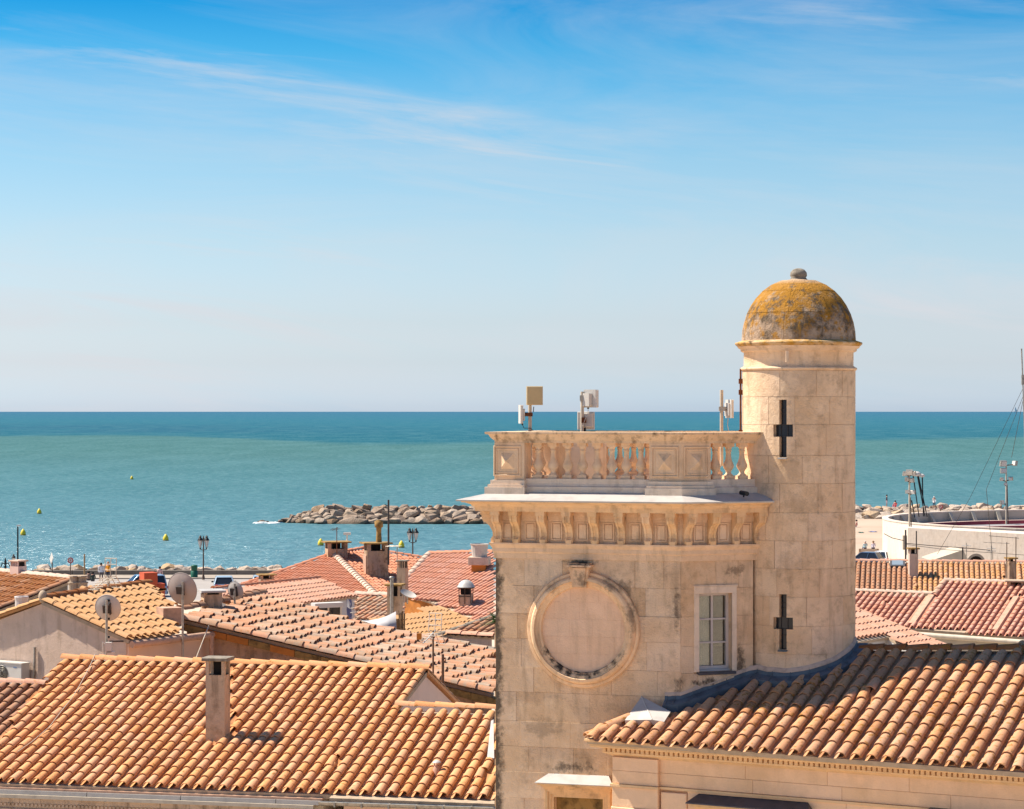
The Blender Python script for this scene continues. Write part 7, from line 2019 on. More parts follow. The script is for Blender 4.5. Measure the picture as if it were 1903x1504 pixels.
# palm fronds peeping out by the tower
b = P(911, 1150, 72.0); t = thing('palm_tree', 'bit of green palm foliage showing at the tower edge', 'palm tree', (b.x, b.y, 2.0))
m = MB(); m.tube((b.x + .3, b.y, 2), (b.x + .25, b.y, b.z - .1), .16, .12, 8); m.build('trunk', M['wood'], t)
rr = random.Random(6)
for i in range(26):
    a = rr.uniform(0, 6.28); L = rr.uniform(.4, .75); el = rr.uniform(-.2, .9); o = Vector((b.x + .25, b.y, b.z - .1)); m = MB()
    d_ = Vector((math.cos(a) * math.cos(el), math.sin(a) * math.cos(el), math.sin(el))); s_ = d_.cross(Vector((0, 0, 1))).normalized()
    for k in range(9):
        f = k / 8; c = o + d_ * L * f + Vector((0, 0, -.35 * L * f * f))
        for sg in (-1, 1): m.add([c - d_ * .015, c + d_ * .02, c + d_ * .07 + s_ * sg * .16 * (1.1 - f) - Vector((0, 0, .03))], [(0, 1, 2)])
    m.build('frond', M['leaf'], t)

# ------------------------------------------------------------------ radio panels on the terrace
def pole(px, top, d=44.9, base=17.0):
    p = P(px, top, d); m = MB(); m.tube((p.x, p.y, base), p, .032, n=10); return m, p
def slabp(c, w, h, t_, rz, ch=.012, tilt=0.0):
    m = MB(); m.slab(-w / 2, w / 2, -h / 2, h / 2, t_ / 2, t_ / 2, ch, Matrix.Translation(c) @ Matrix.Rotation(rz, 4, 'Z') @ Matrix.Rotation(tilt, 4, 'X')); return m
DA = 44.6
t = thing('radio_mast', 'terrace mast with a beige square panel on top and a white panel at its side', 'radio mast', P(985, 830, DA), 0, 'radio masts on the terrace')
m, p = pole(985, 752, DA); m.build('pole', M['cream_metal'], t)
slabp(P(993.5, 735.5, DA - .08), .30, .345, .06, .12).build('panel', M['beige_plastic'], t)
slabp(P(968, 770, DA), .055, .34, .24, R(8), .01).build('panel', M['white_plastic'], t); slabp(P(972.5, 771, DA), .04, .22, .16, R(8), .01).build('panel_box', M['white_plastic'], t)
m = MB(); m.box(P(973, 0, DA).x, P(990, 0, DA).x, DA - .05, DA + .05, zat(774, DA), zat(767, DA)); m.build('clamp', M['rust'], t)
m = MB(); m.tube(P(970, 785, DA), P(971, 790, DA), .018, n=6); m.path([P(971, 790, DA), P(974, 796, DA), P(986, 796, DA - .05), P(991, 801, DA - .05)], .006, 5); m.path([P(992, 756, DA - .05), P(991, 766, DA - .05)], .008, 5); m.build('cable', M['black_metal'], t)
t = thing('radio_mast', 'terrace mast with one white panel high up and another low behind it', 'radio mast', P(1082, 830, DA), 0, 'radio masts on the terrace')
m, p = pole(1082, 728, DA); m.build('pole', M['cream_metal'], t)
slabp(P(1099, 741, DA), .11, .33, .26, R(60), .015).build('panel', M['white_plastic'], t); slabp(P(1092, 743, DA - .05), .09, .24, .16, R(50), .015).build('panel_box', M['white_plastic'], t)
slabp(P(1089, 782, DA + .1), .32, .33, .05, R(-4)).build('panel', M['white_plastic'], t); slabp(P(1091, 781, DA + .05), .22, .26, .06, R(-4)).build('panel_box', M['white_plastic'], t)
m = MB(); m.cbox(P(1084, 740, DA), .13, .09, .10); m.box(P(1084, 0, DA).x, P(1093, 0, DA).x, DA - .03, DA + .03, zat(743, DA), zat(737, DA)); m.build('clamp', M['galv'], t)
m = MB(); m.cbox(P(1085, 781, DA), .09, .12, .10); m.build('rusty_clamp', M['rust'], t)
m = MB(); m.tube(P(1093, 755, DA), P(1093, 760, DA), .02, n=6); m.tube(P(1087, 795, DA), P(1087, 803, DA), .02, n=6); m.build('plug', M['black_metal'], t)
m = MB(); m.path([P(1093, 760, DA), P(1093, 768, DA), P(1088, 778, DA - .06), P(1083, 792, DA - .05)], .007, 5); m.build('cable', M['white_plastic'], t)
t = thing('radio_mast', 'terrace mast with a single white panel, next to the turret', 'radio mast', P(1341, 830, DA), 0, 'radio masts on the terrace')
m, p = pole(1341, 725, DA); m.build('pole', M['cream_metal'], t)
slabp(P(1356, 760, DA), .05, .34, .26, R(20), .012).build('panel', M['white_plastic'], t); slabp(P(1352.5, 761, DA), .05, .24, .18, R(20), .012).build('panel_box', M['white_plastic'], t)
m = MB(); m.cbox(P(1342, 760, DA), .12, .09, .08); m.box(P(1342, 0, DA).x, P(1352, 0, DA).x, DA - .02, DA + .02, zat(761, DA), zat(757, DA)); m.build('clamp', M['galv'], t)
m = MB(); m.path([P(1353, 778, DA), P(1352, 790, DA), P(1354, 801, DA)], .007, 5); m.build('cable', M['white_plastic'], t)
t = thing('floodlight', 'small black spotlight lying on the zinc ledge below the balustrade', 'floodlight', P(1382, 917, 42.95)); m = MB(); c = P(1382, 917, 42.95); m.tube(c + Vector((.05, -.12, -.005)), c + Vector((-.04, .08, .01)), .042, n=12); m.build('housing', M['black_metal'], t)
m = MB(); m.tube(c + Vector((0, 0, -.07)), c, .015, n=6); m.build('bracket', M['black_metal'], t)

# ------------------------------------------------------------------ sea front: buoys, lamps, signs, cars, people
DB = {}
proto = None
for i, (px, py, s, lab) in enumerate(((245, 887, .40, 'yellow buoy farthest out at sea, high above the others'), (73, 951, .34, 'yellow buoy at far left, above the lamp post top'), (43, 991, .36, 'yellow buoy just right of the slim dark lamp post'),
        (308, 1001, .36, 'yellow buoy left of the twin-lantern lamp on the promenade'), (596, 1010, .36, 'yellow buoy left of the squat brown chimney'), (746, 1014, .34, 'yellow buoy left of the twin lanterns by the red roof'))):
    d = F * CZ / (py + 4 - HY); p = P(px, py + 4, d)
    if proto is None or i == 0:
        t = thing('buoy', lab, 'buoy', p, 0, 'yellow buoys on the sea'); m = MB(); m.lathe([(.0, -.3), (.40, -.1), (.52, .22), (.50, .52), (.34, .88), (.12, 1.18), (0, 1.24)], 14, Matrix.Translation(p) @ Matrix.Scale(s / .52, 4), True, cap=False); m.build('float', M['yellow_paint'], t)
        m = MB(); m.lathe([(.0, .0), (.535, .05), (.535, .16), (0, .2)], 14, Matrix.Translation(p) @ Matrix.Scale(s / .52, 4), True, cap=False); m.build('waterline_band', M['ochre_cap'], t); proto = (t, p)
    else:
        dup(proto[0], Matrix.Translation(p - proto[1]), lab)
def lantern(c, s, par, tag_='lantern'):
    m = MB(); m.lathe([(.05 * s, -.32 * s), (.15 * s, .12 * s), (.15 * s, .13 * s), (0, .13 * s)], 6, Matrix.Translation(c), False, cap=False); g = m.build(tag_, M['lamp_glass'], par)
    m = MB(); m.lathe([(.19 * s, .12 * s), (.15 * s, .20 * s), (.07 * s, .32 * s), (.09 * s, .36 * s), (.02 * s, .44 * s), (0, .45 * s)], 8, Matrix.Translation(c), False, cap=False); m.lathe([(.06 * s, -.34 * s), (.03 * s, -.44 * s), (0, -.45 * s)], 6, Matrix.Translation(c), False, cap=False); m.build('lantern_cap', M['black_metal'], g)
    for k in range(6):
        a = k * math.pi / 3; m = MB(); m.tube(c + Vector((.05 * s * math.cos(a), .05 * s * math.sin(a), -.32 * s)), c + Vector((.152 * s * math.cos(a), .152 * s * math.sin(a), .12 * s)), .010, n=4); m.build('lantern_rib', M['black_metal'], g)
def twin_lamp(label, px, top, base, d, s=1.7):
    f = P(px, base, d); f.z = 2.1; t = thing('street_lamp', label, 'street lamp', f, 0, 'street lamps on the promenade'); zt = zat(top, d)
    m = MB(); m.lathe([(.14, 0), (.12, .3), (.07, .5), (.06, zt - f.z - .9), (.05, zt - f.z - .3), (.09, zt - f.z - .28), (.03, zt - f.z)], 8, Matrix.Translation(f), True); m.build('post', M['brown_metal'], t)
    for sg in (-1, 1):
        c = Vector((f.x + sg * .30, f.y, zt - .62)); m = MB(); m.path([Vector((f.x, f.y, zt - 1.35)), Vector((f.x + sg * .24, f.y, zt - 1.30)), c + Vector((0, 0, -.5))], .035, 6); m.build('arm', M['brown_metal'], t); lantern(c, 1.5, t)
    return t
twin_lamp('twin-lantern street lamp standing by the green bin and parked cars', 378, 996, 1078, 229)
twin_lamp('twin-lantern street lamp between the coral roof and the red roof', 767, 982, 1078, 226)
f = P(33, 1075, 228); f.z = 2.1; t = thing('street_lamp', 'slim dark lamp post with a small white head at the left edge', 'street lamp', f, 0, 'street lamps on the promenade'); m = MB(); m.tube(f, P(33, 979, 228), .085, .07, 8); m.build('post', M['black_metal'], t); m = MB(); m.cbox(P(35, 977, 228), .36, .3, .12); m.build('head', M['white_plastic'], t)
f = P(10, 1075, 200); f.z = 2.0; t = thing('street_lamp', 'black wrought iron candelabra lamp with scrolled arms at the left edge', 'street lamp', f, 0, 'street lamps on the promenade'); zt = zat(1037, 200)
m = MB(); m.lathe([(.12, 0), (.07, .6), (.06, zt - f.z - .9), (.12, zt - f.z - .75), (.05, zt - f.z - .6), (.10, zt - f.z - .35), (.03, zt - f.z)], 8, Matrix.Translation(f), True); m.build('post', M['black_metal'], t)
for sg in (-1, 1):
    m = MB(); m.path([Vector((f.x, f.y, zt - .55)), Vector((f.x + sg * .25, f.y, zt - .4)), Vector((f.x + sg * .4, f.y, zt - .8)), Vector((f.x + sg * .6, f.y, zt - .95)), Vector((f.x + sg * .68, f.y, zt - .5))], .04, 6); m.build('arm', M['black_metal'], t)
    lantern(Vector((f.x + sg * .68, f.y, zt - .12)), 1.0, t)
# road signs
f = P(97, 1070, 228); f.z = 2.1; t = thing('road_sign', 'white road sign seen almost edge-on beside the round sign', 'sign', f, 0, 'signs on the sea front'); m = MB(); m.tube(f, P(97, 1045, 228), .05, n=6); m.build('post', M['brown_metal'], t)
m = MB(); m.slab(-.35, .35, -.45, .45, .02, .02, .02, Matrix.Translation(P(95.5, 1038, 227.8)) @ Matrix.Rotation(R(-62), 4, 'Z') @ Matrix.Rotation(R(45), 4, 'Y')); m.build('board', M['white_plastic'], t)
def round_sign(label, px, top, base, d, zb, r, slash=False, rz=.3):
    f = P(px, base, d); f.z = zb; c = P(px, top, d); c.z -= r; t = thing('road_sign', label, 'sign', f, 0, 'signs on the sea front')
    m = MB(); m.tube(f, c, .045, n=6); m.build('post', M['brown_metal'], t)
    Mx = Matrix.Translation(c + Vector((0, -.06, 0))) @ Matrix.Rotation(rz, 4, 'Z') @ Matrix.Rotation(R(90), 4, 'X')
    m = MB(); m.lathe([(0, 0), (r, 0), (r, .03), (0, .03)], 20, Mx, False, cap=False); s_ = m.build('disc', M['white_plastic'], t)
    m = MB(); m.lathe([(r * .68, .034), (r, .034), (r, .038), (r * .68, .038)], 20, Mx, False, cap=False)
    if slash: m.box(-r * .75, r * .75, -r * .12, r * .12, .034, .037, Mx @ Matrix.Rotation(R(-45), 4, 'Z'))
    else: m.box(-r * .12, r * .12, -r * .3, r * .3, .034, .037, Mx)
    m.build('red_ring', M['red_paint'], s_); return t
round_sign('round white sign with a red ring left of the bare wooden pole', 131, 1036, 1072, 228, 2.1, .28)
round_sign('round prohibition sign with a red slash on the rocks behind the arena', 1748, 938, 953, 372, 1.5, .34, True, 0)
t = thing('bare_pole', 'bare pale wooden pole left of the seated people', 'pole', P(157, 1100, 215)); m = MB(); m.tube(P(157, 1105, 215), P(157, 1030, 215), .07, n=6); m.build('pole', M['wood_bamboo'], t)
f = P(361, 1074, 232); f.z = 2.1; t = thing('litter_bin', 'tall dark green litter bin by the sea wall', 'bin', f); Mf = Matrix.Translation(f)
m = MB(); m.lathe([(.34, 0), (.34, .62), (.31, .64)], 14, Mf, True); m.build('base', M['green_plastic'], t)
m = MB(); m.lathe([(.27, .64), (.30, .70), (.30, 1.05), (.33, 1.06), (.33, 1.13), (.22, 1.2), (0, 1.22)], 14, Mf, True, cap=False); m.build('hood', M['green_plastic'], t)
# cars
def car(label, px, d, rz, paint, van=False, zb=2.004, gp='cars parked on the sea front'):
    f = Vector((xat(px, d), d, zb)); t = thing('parked_car', label, 'van' if van else 'car', f, rz, gp); Mx = WM[t]
    Ln, Wd = (4.9, 1.9) if van else (4.2, 1.8); H = 1.9 if van else 1.58; hb = .95 if van else .92
    # local x along the car (nose at +x), y across; lower body lofted
    prof = [(-Ln / 2, .35), (-Ln / 2 + .02, .75), (-Ln / 2 + .06, hb), (Ln * .20, hb + .02), (Ln * .42, hb - .12), (Ln / 2 - .03, .68), (Ln / 2, .35), (Ln / 2 - .05, .22), (-Ln / 2 + .05, .22)]
    m = MB(); vs = []
    for (y, k) in ((-Wd / 2, 0), (-Wd / 2 + .10, 1), (Wd / 2 - .10, 1), (Wd / 2, 0)):
        for (x, z) in prof: vs.append((x * (1.0 if k else .975), y, z + (.03 if k and z > .6 else (-.03 if z > .8 else 0))))
    n = len(prof); m.add(vs, [tuple(range(n)), tuple(range(4 * n - 1, 3 * n - 1, -1))] + [(j * n + i, j * n + n + i, j * n + n + (i + 1) % n, j * n + (i + 1) % n) for j in range(3) for i in range(n)], Mx)
    body = m.build('body', paint, t)
    xr, xf = (-Ln / 2 + .10, Ln * .22) if van else (-Ln / 2 + .12, Ln * .17)
    xr2, xf2 = (-Ln / 2 + .28, Ln * .02) if van else (-Ln / 2 + .55, Ln * .0)
    wb, wt = Wd / 2 - .06, Wd / 2 - .24
    b_ = [(xr, -wb, hb), (xf, -wb, hb), (xf, wb, hb), (xr, wb, hb)]; tp = [(xr2, -wt, H - .05), (xf2, -wt, H - .05), (xf2, wt, H - .05), (xr2, wt, H - .05)]
    m = MB(); m.add(b_ + tp, [(0, 1, 5, 4), (1, 2, 6, 5), (2, 3, 7, 6), (3, 0, 4, 7)], Mx); m.build('window_band', M['car_glass'], t)
    m = MB(); m.add([(xr2 - .06, -wt - .03, H - .07), (xf2 + .08, -wt - .03, H - .07), (xf2 + .08, wt + .03, H - .07), (xr2 - .06, wt + .03, H - .07), (xr2 + .06, -wt + .12, H), (xf2 - .1, -wt + .12, H), (xf2 - .1, wt - .12, H), (xr2 + .06, wt - .12, H)], [(4, 5, 6, 7), (0, 1, 5, 4), (1, 2, 6, 5), (2, 3, 7, 6), (3, 0, 4, 7), (3, 2, 1, 0)], Mx); m.build('car_roof', paint, t)
    m = MB()
    for (p, q) in zip(b_, tp): m.tube(p, q, .055, n=5, M=Mx)
    for sy, k in ((-1, 0), (1, 3)):
        a0 = Vector((( b_[0][0] + b_[1][0]) / 2 - .1, sy * wb, hb)); a1 = Vector(((tp[0][0] + tp[1][0]) / 2 - .1, sy * wt, H - .05)); m.tube(a0, a1, .05, n=5, M=Mx)
    m.build('pillar', paint, t)
    for sx in (-1, 1):
        for sy in (-1, 1):
            c = Vector((sx * Ln * .31, sy * (Wd / 2 - .08), .31)); m = MB(); m.tube(c - Vector((0, .10, 0)), c + Vector((0, .10, 0)), .31, n=14, M=Mx); w_ = m.build('wheel', M['rubber'], t)
            m = MB(); m.tube(c + Vector((0, sy * .10, 0)), c + Vector((0, sy * .112, 0)), .19, n=10, M=Mx); m.build('rim', M['galv'], w_)
    for sy in (-1, 1):
        m = MB(); m.cbox((-Ln / 2 + .03, sy * (Wd / 2 - .22), .82), .10, .26, .20, 0, Mx); m.build('tail_light', M['red_paint'], t)
        m = MB(); m.cbox((Ln / 2 - .12, sy * (Wd / 2 - .25), .68), .12, .30, .14, 0, Mx); m.build('headlight', M['lamp_glass'], t)
        m = MB(); m.sphere((xf - .15, sy * (Wd / 2 + .09), hb + .08), .07, .11, .08, 8, 5, Mx); m.build('wing_mirror', M['black_metal'], t)
    m = MB(); m.box(-Ln / 2 - .012, -Ln / 2 + .03, -.26, .26, .56, .68, Mx); m.build('number_plate', M['white_plastic'], t)
    m = MB(); m.box(-Ln / 2 - .03, -Ln / 2 + .06, -Wd / 2 + .06, Wd / 2 - .06, .26, .48, Mx); m.build('bumper', M['black_metal'], t)
    return t
car('blue grey van half hidden by the red chimney', 256, 209, R(200), M['car_blue'], True)
car('pale blue car seen from behind, parked nearest the street lamp', 416, 213, R(98), M['car_pale'])
car('pale blue car partly hidden by the coral roof, right of the other parked one', 486, 214, R(97), M['car_pale'])
car('dark navy car beside the beach bench, right of the turret', 1604, 249, R(150), M['car_navy'])
car('white car against the arena wall beside the navy car', 1637, 251, R(120), M['car_white'])
# people
def person_mat(name, skin, top, bottom, hair, zs):
    k = NM(name); tcn = k.new('ShaderNodeTexCoord'); s_ = k.new('ShaderNodeSeparateXYZ'); k.lk(tcn.outputs['Object'], s_.inputs[0])
    z0, z1, z2, z3 = zs
    c = k.ramp(k.math('DIVIDE', s_.outputs[2], 2.0), [(0, skin), (z0 / 2, bottom), (z1 / 2, top), (z2 / 2, skin), (z3 / 2, hair)], 'CONSTANT'); return k.done(c, 0.8, 0, 0.2)
def person(label, px, d, zb, rz, pose, mat, s=1.0, hair=None):
    f = Vector((xat(px, d), d, zb)); t = thing('person', label, 'person', f, rz, 'people on the sea front')
    if pose == 'stand': J = [(0, 0, .95), (0, 0, 1.12), (0, 0, 1.38), (0, 0, 1.50), (0, .02, 1.60), (.1, 0, .88), (.11, .02, .48), (.12, .0, .06), (.12, .14, .03), (-.1, 0, .88), (-.11, .02, .48), (-.12, 0, .06), (-.12, .14, .03), (.19, 0, 1.40), (.25, .0, 1.12), (.24, .12, .88), (-.19, 0, 1.40), (-.25, 0, 1.12), (-.24, .12, .88)]
    elif pose == 'walk': J = [(0, 0, .93), (0, 0, 1.12), (0, .03, 1.38), (0, .05, 1.50), (0, .08, 1.60), (.1, 0, .86), (.11, .18, .48), (.12, .22, .06), (.12, .36, .05), (-.1, 0, .86), (-.11, -.06, .47), (-.12, -.30, .10), (-.12, -.18, .03), (.19, .03, 1.40), (.25, -.1, 1.14), (.24, -.05, .90), (-.19, .03, 1.40), (-.25, .14, 1.14), (-.22, .30, .98)]
    else: J = [(0, 0, .12), (0, -.03, .30), (0, -.02, .56), (0, .0, .68), (0, .02, .78), (.1, .05, .12), (.14, .40, .38), (.14, .62, .04), (.14, .76, .04), (-.1, .05, .12), (-.14, .40, .38), (-.14, .62, .04), (-.14, .76, .04), (.19, 0, .58), (.24, .10, .34), (.2, .32, .30), (-.19, 0, .58), (-.24, .10, .34), (-.2, .32, .30)]
    E = [(0, 1), (1, 2), (2, 3), (3, 4), (0, 5), (5, 6), (6, 7), (7, 8), (0, 9), (9, 10), (10, 11), (11, 12), (2, 13), (13, 14), (14, 15), (2, 16), (16, 17), (17, 18)]
    rad = [.15, .13, .15, .06, .105, .10, .065, .045, .04, .10, .065, .045, .04, .065, .045, .035, .065, .045, .035]
    me = bpy.data.meshes.new('body'); me.from_pydata([Vector(j) * s for j in J], E, []); me.materials.append(mat)
    o = bpy.data.objects.new('body', me); link(o, t, WM[t])
    sk = o.modifiers.new('skin', 'SKIN'); sk.use_smooth_shade = True
    lay = me.skin_vertices[0].data if me.skin_vertices else None
    if lay is None:
        bm = bmesh.new(); bm.from_mesh(me); bm.verts.layers.skin.verify(); bm.to_mesh(me); bm.free(); lay = me.skin_vertices[0].data
    for i, r_ in enumerate(rad): lay[i].radius = (r_ * s, r_ * s * (.75 if i < 3 else 1))
    lay[0].use_root = True
    sb = o.modifiers.new('sub', 'SUBSURF'); sb.levels = 1; sb.render_levels = 1
    h = Vector(J[4]) * s; m = MB(); m.sphere(h + Vector((0, -.015, .045)), .125 * s, .13 * s, .11 * s, 10, 6, WM[t]); m.build('hair', hair or M['soot'], t)
    m = MB(); m.sphere(h + Vector((0, .12, -.01)) * s, .02, .025, .03, 6, 4, WM[t]); m.build('nose', M['skin'], t)
    return t
M['skin'] = simple('skin', (0.50, 0.28, 0.20), 0.6, 0, 0.0)
SK = (0.50, 0.28, 0.20)
pm = lambda n, top, bot, z=(.45, .9, 1.46, 9): person_mat(n, SK, top, bot, SK, z)
person('person in a yellow orange shirt standing behind the aerial', 201, 227, 2.1, 2.6, 'stand', pm('p_yellow', (0.75, 0.30, 0.02), (0.03, 0.03, 0.05)), 1.05, M['skin'])
person('dark-haired person in white with a black bag left of the yellow shirt', 188, 226, 2.1, 3.4, 'stand', pm('p_white', (0.70, 0.68, 0.68), (0.12, 0.10, 0.10)), 1.02)
sp = (.0, .2, .64, 9)
person('seated dark-haired person nearest the bare wooden pole', 165, 222, 2.45, 0.3, 'sit', pm('p_s1', (0.25, 0.16, 0.12), (0.05, 0.05, 0.06), sp))
person('seated dark-haired person in dark clothes left of the white shirt', 172.5, 221, 2.45, 0.2, 'sit', pm('p_s2', (0.05, 0.06, 0.05), (0.05, 0.05, 0.06), sp))
person('person with a dark head just behind the brown roof ridge', 88, 222, 2.4, 0.2, 'sit', pm('p_s4', (0.06, 0.06, 0.07), (0.05, 0.05, 0.06), sp))
person('pink-shirted person beside the red chimney', 297, 222, 2.10, 0.1, 'stand', pm('p_s3', (0.65, 0.40, 0.36), (0.05, 0.05, 0.06)), .97)
person('person in dark top and pale shorts standing on the breakwater near the turret', 1648, 378, 3.2, 1.2, 'stand', pm('p_b1', (0.10, 0.05, 0.07), (0.60, 0.45, 0.48)), 1.05)
person('person in red seated on the breakwater rocks left of the floodlight mast', 1664, 377, 3.1, 2.6, 'sit', pm('p_b2', (0.55, 0.10, 0.10), (0.60, 0.15, 0.18), sp), 1.15)
person('person in white with a white hat and dark shorts walking on the breakwater', 1736, 376, 2.95, 2.9, 'walk', pm('p_b3', (0.72, 0.68, 0.66), (0.04, 0.05, 0.10)), 1.08, M['cloth_white'])
person('sunbather seated on the sand close to the turret', 1592, 345, 1.5, 1.4, 'sit', pm('p_b4', (0.45, 0.20, 0.16), (0.35, 0.30, 0.40), sp), 1.2)
person('person in pale blue seated on the beach bench', 1608, 276, 2.30, 0.1, 'sit', pm('p_b5', (0.45, 0.60, 0.62), (0.10, 0.12, 0.2), sp), 1.05, M['dish_pale'])
person('person in lilac white seated on the beach bench', 1623, 276, 2.30, -.1, 'sit', pm('p_b6', (0.66, 0.62, 0.70), (0.10, 0.12, 0.2), sp), 1.05, M['wood'])
t = thing('beach_bench', 'low brown bench seen from behind at the edge of the sand', 'bench', Vector((xat(1614, 275.5), 275.5, 1.5)))
m = MB(); Mx = WM[t]; m.box(-1.15, 1.15, -.25, .25, .36, .44, Mx); m.build('seat', M['wood'], t)
for zz in (.52, .66, .80): m = MB(); m.box(-1.15, 1.15, -.32, -.27, zz, zz + .10, Mx); m.build('back_slat', M['wood'], t)
for x in (-1.0, 1.0):
    for y in (-.27, .2): m = MB(); m.box(x - .05, x + .05, y - .04, y + .04, 0, .36 if y > 0 else .9, Mx); m.build('leg', M['wood'], t)
for (px, py, mt, lab, w) in ((1600, 990, 'green_plastic', 'small green towel beside the sunbather on the sand', .7), (1622, 988.5, 'cloth_blue', 'blue towel lying on the sand right of the green one', 1.1)):
    p = P(px, py, F * (CZ - 1.52) / (py - HY)); p.z = 1.52; m = MB(); vs = [];
    for i in range(6):
        for j in range(4): vs.append(p + Vector(((i / 5 - .5) * w, (j / 3 - .5) * 1.6, .04 + .05 * math.sin(i * 2.1 + j))))
    m.add(vs, [(i * 4 + j, i * 4 + 4 + j, i * 4 + 5 + j, i * 4 + 1 + j) for i in range(5) for j in range(3)], None, True); tag(m.build('beach_towel', M[mt]), lab, 'towel')

# ------------------------------------------------------------------ the arena
AX, AY, AR, AZ = 64.2, 250.5, 25.6, 6.85
t = thing('bull_arena', 'white circular bull arena wall with maroon tiered seats inside', 'arena', (AX, AY, 2.0))
N_ = 64; wt = .55
def ringpt(r, i, n=N_): a = 2 * math.pi * i / n; return (AX + r * math.cos(a), AY + r * math.sin(a))
m = MB(); m.lathe([(AR, 0), (AR, AZ)], N_, Matrix.Translation((AX, AY, 0)), True, cap=False); m.build('outer_wall', M['arena_white'], t)
m = MB(); m.lathe([(AR - wt, AZ), (AR - wt, 4.0)], N_, Matrix.Translation((AX, AY, 0)), True, cap=False); m.build('inner_wall', M['arena_cream'], t)
m = MB(); m.lathe([(AR + .04, AZ - .10), (AR + .06, AZ + .02), (AR - wt - .04, AZ + .02), (AR - wt - .04, AZ - .12)], N_, Matrix.Translation((AX, AY, 0)), False, cap=False); m.build('coping', M['arena_white'], t)
rt = [AR - wt]
z = 5.75; r = AR - wt
for i, (nm, mt, dr, dz) in enumerate((('walkway', 'pink_seat', 1.5, 0.0), ('seat_tier', 'maroon_seat', .25, .40), ('seat_tier', 'grey_seat', 2.2, .04), ('seat_tier', 'pink_seat', .7, .0), ('seat_tier', 'maroon_seat', .25, .40), ('seat_tier', 'grey_seat', 2.2, .05), ('seat_tier', 'pink_seat', .6, 0), ('seat_tier', 'maroon_seat', .25, .4), ('seat_tier', 'grey_seat', 2.4, .05))):
    m = MB(); m.lathe([(r, z), (r - dr, z - dz)], N_, Matrix.Translation((AX, AY, 0)), False, cap=False); m.build(nm, M[mt], t); r -= dr; z -= dz
m = MB(); m.lathe([(r, z), (r, 2.2), (0, 2.2)], N_, Matrix.Translation((AX, AY, 0)), False, cap=False); m.build('arena_floor', M['sand'], t)
for i in range(7):
    a = R(112 + i * 8); Mx = Matrix.Translation((AX, AY, 0)) @ Matrix.Rotation(a, 4, 'Z')
    m = MB(); m.add([(AR - wt + .02, -.22, 5.75), (AR - wt + .02, .22, 5.75), (AR - wt + .02, .22, AZ - .1), (AR - wt + .02, -.22, AZ - .1), (AR - wt - .75, -.22, 5.75), (AR - wt - .75, .22, 5.75), (AR - wt - .18, .22, AZ - .1), (AR - wt - .18, -.22, AZ - .1)], [(4, 5, 6, 7), (0, 4, 7, 3), (1, 2, 6, 5), (3, 7, 6, 2)], Mx); m.build('buttress', M['arena_cream'], t)
# blocks in front of the ring: straight entrance range, grey pier, sloped shed, arched gate
m = MB(); a = P(1687, 981, 228.5); b = P(1930, 994, 221.0); m.prism([(a.x, a.y), (b.x, b.y), (b.x, b.y + 6), (a.x, a.y + 6)], 2.0, [a.z, b.z, b.z, a.z]); m.build('entrance_range', M['arena_white'], t)
m = MB(); c = P(1682, 1000, 229.2); m.cbox((c.x, c.y, 5.6), .42, .5, 1.35); m.build('grey_pier', M['concrete'], t)
m = MB(); c = P(1697, 986, 229.0); m.tube(c + Vector((-.25, 0, 0)), c + Vector((.2, -.2, 0)), .14, .05, 8); m.build('loudspeaker', M['soot'], t)
m = MB(); a, b, c, d = P(1730, 1042, 205), P(1790, 1022, 205), P(1800, 1042, 205), P(1790, 1042, 203); e = Vector((0, 5, 0)); m.add([a, b, c, a + e, b + e, c + e, Vector((a.x, a.y, 2)), Vector((c.x, c.y, 2))], [(0, 2, 1), (0, 1, 4, 3), (1, 2, 5, 4), (0, 6, 7, 2)]); sh = m.build('lean_to_shed', M['cream_wall'], t)
m = MB(); c = P(1813, 1046, 221.5); m.lathe([(.62, 0), (.85, 0), (.85, .25), (.62, .25)], 18, Matrix.Translation(c) @ Matrix.Rotation(R(90), 4, 'X'), False, 0, math.pi); m.build('gate_arch', M['concrete'], t)
m = MB(); m.lathe([(0, .0), (.62, .0)], 18, Matrix.Translation(c + Vector((0, -.05, 0))) @ Matrix.Rotation(R(90), 4, 'X'), False, 0, math.pi); m.build('gate_grille', M['soot'], t)
# floodlight masts
def flood(label, px, top, base, d, heads, wpx=3.0):
    f = P(px, base, d); t = thing('floodlight_mast', label, 'floodlight mast', f, 0, 'floodlight masts of the arena'); zt = zat(top, d)
    m = MB(); w = wpx * d / F; m.tube(f - Vector((0, 0, 2)), (f.x, f.y, zt), w, w * .8, 8); m.build('pole', M['cream_metal'], t)
    m = MB(); m.tube(f + Vector((w * 2.5, .1, -1.5)), (f.x + w, f.y, zt - 2.2), w * .5, n=6); m.build('ladder_rail', M['brown_metal'], t)
    for (hx, hy, s_, rz, tl) in heads:
        c = P(hx, hy, d - .2); Mh = Matrix.Translation(c) @ Matrix.Rotation(R(rz), 4, 'Z') @ Matrix.Rotation(R(tl), 4, 'X')
        m = MB(); m.slab(-.42 * s_, .42 * s_, -.34 * s_, .34 * s_, .26 * s_, .1 * s_, .05, Mh); h = m.build('lamp_head', M['galv'], t)
        m = MB(); m.box(-.36 * s_, .36 * s_, -.11 * s_ - .01, -.1 * s_, -.28 * s_, .28 * s_, Mh); m.build('lamp_lens', M['lamp_glass'], h)
        m = MB(); m.tube(Mh @ Vector((0, .1, -.1)), (f.x, f.y, c.z - .25), .06, n=5); m.build('lamp_bracket', M['brown_metal'], t)
    return t
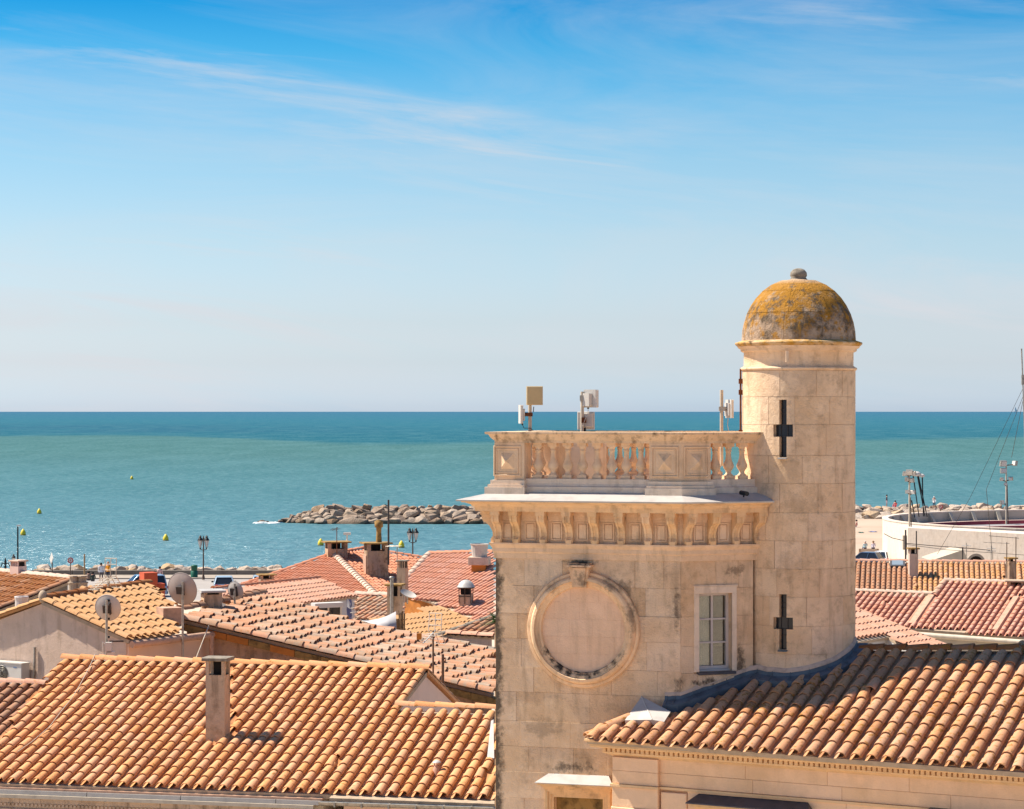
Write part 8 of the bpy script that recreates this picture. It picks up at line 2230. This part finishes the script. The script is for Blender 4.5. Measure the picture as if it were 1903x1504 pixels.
flood('floodlight mast with clustered lamps left of the black leaning poles', 1690, 882, 982, 231, [(1683, 881, .62, 30, 20), (1690, 879, .75, -10, 30), (1697, 880, .6, -40, 20), (1686, 891, .6, 60, 0), (1694, 893, .6, -60, 10), (1687, 914, .5, 20, 0), (1696, 915, .55, -30, 0)], 1.9)
flood('taller floodlight mast with boxy lamps near the right edge', 1870, 864, 966, 272, [(1865, 862, .95, 25, 15), (1865, 875, .85, 5, -5), (1885, 861, .8, -65, -10), (1862, 891, .55, 40, 15), (1878, 890, .6, -40, 15), (1869, 900, .45, 0, 0), (1863, 934, .7, 50, 0)], 1.7)
t = thing('leaning_poles', 'bundle of black leaning poles with white shades beside the left floodlight mast', 'poles', P(1712, 952, 258))
for (x0, x1, y0, y1) in ((1697, 1708, 884, 953), (1705, 1719, 884, 952), (1706.5, 1723, 884, 953), (1714, 1716, 886, 952), (1694, 1700, 930, 954)):
    m = MB(); m.tube(P(x0, y0, 258), P(x1, y1 + 8, 258), .075, .055, 6); m.build('pole', M['black_metal'], t)
for (x, y, s_) in ((1703, 881, .5), (1713, 884, .34), (1699, 882, .3)):
    m = MB(); m.sphere(P(x, y, 257.8), s_, s_ * .7, s_ * .55, 12, 6, None); m.build('shade', M['lamp_glass'], t)
# slender guyed mast at the right edge, cables
t = thing('guyed_mast', 'slender guyed aerial mast running up the right edge against the sky', 'mast', P(1906, 1150, 120))
m = MB(); m.path([P(1910, 1250, 120), P(1904, 800, 120), P(1901, 715, 120), P(1898.4, 648, 120)], .035, 6); m.build('pole', M['galv'], t)
m = MB(); m.cbox(P(1901, 706, 120), .14, .14, .5); m.build('clamp', M['galv'], t)
for (a, b) in (((1901, 722), (1803, 925)), ((1902, 735), (1833, 910)), ((1902, 740), (1880, 850)), ((1803, 925), (1742, 1030)), ((1833, 910), (1845, 1040))):
    m = MB(); m.tube(P(*a, 120), P(*b, 124), .012, n=4); m.build('guy_wire', M['dark_metal'], t)
t = thing('overhead_cable', 'sagging black overhead cable strung in front of the white arena', 'cable', P(1645, 992, 140))
for pts in ([(1643, 992), (1658, 1000), (1680, 1005)], [(1683, 1010), (1740, 1015), (1800, 1019), (1840, 1023)], [(1683, 1012), (1760, 1022), (1850, 1028), (1920, 1033)]):
    m = MB(); m.path([P(x, y, 140) for x, y in pts], .022 if pts[0][0] != 1683 or pts[1][0] == 1740 else .014, 5); m.build('strand', M['dark_metal'], t)
m = MB(); m.tube(P(1683, 1045, 140), P(1683, 985, 140), .05, n=6); m.tube(P(1789, 1045, 140), P(1789, 1017, 140), .04, n=6); m.build('post', M['dark_metal'], t)
m = MB(); p = P(1887, 766.5, 9000); m.add([p + Vector((-6, 0, 3)), p + Vector((7, 0, 3)), p + Vector((5, 0, 0)), p + Vector((-5, 0, 0)), p + Vector((-6, 3, 3)), p + Vector((7, 3, 3))], [(0, 1, 2, 3), (0, 4, 5, 1), (3, 2, 5, 4)])
t = thing('sailing_boat', 'tiny white sailing boat on the horizon at the right edge', 'sailing boat', p); m.build('hull', M['sail'], t)
m = MB(); m.add([p + Vector((-1, 1, 3)), p + Vector((-1, 1, 22)), p + Vector((7, 1, 4)), p + Vector((-1, 1.3, 3)), p + Vector((-1, 1.3, 22)), p + Vector((7, 1.3, 4))], [(0, 1, 2), (5, 4, 3), (0, 3, 4, 1), (1, 4, 5, 2)]); m.build('sail', M['sail'], t)
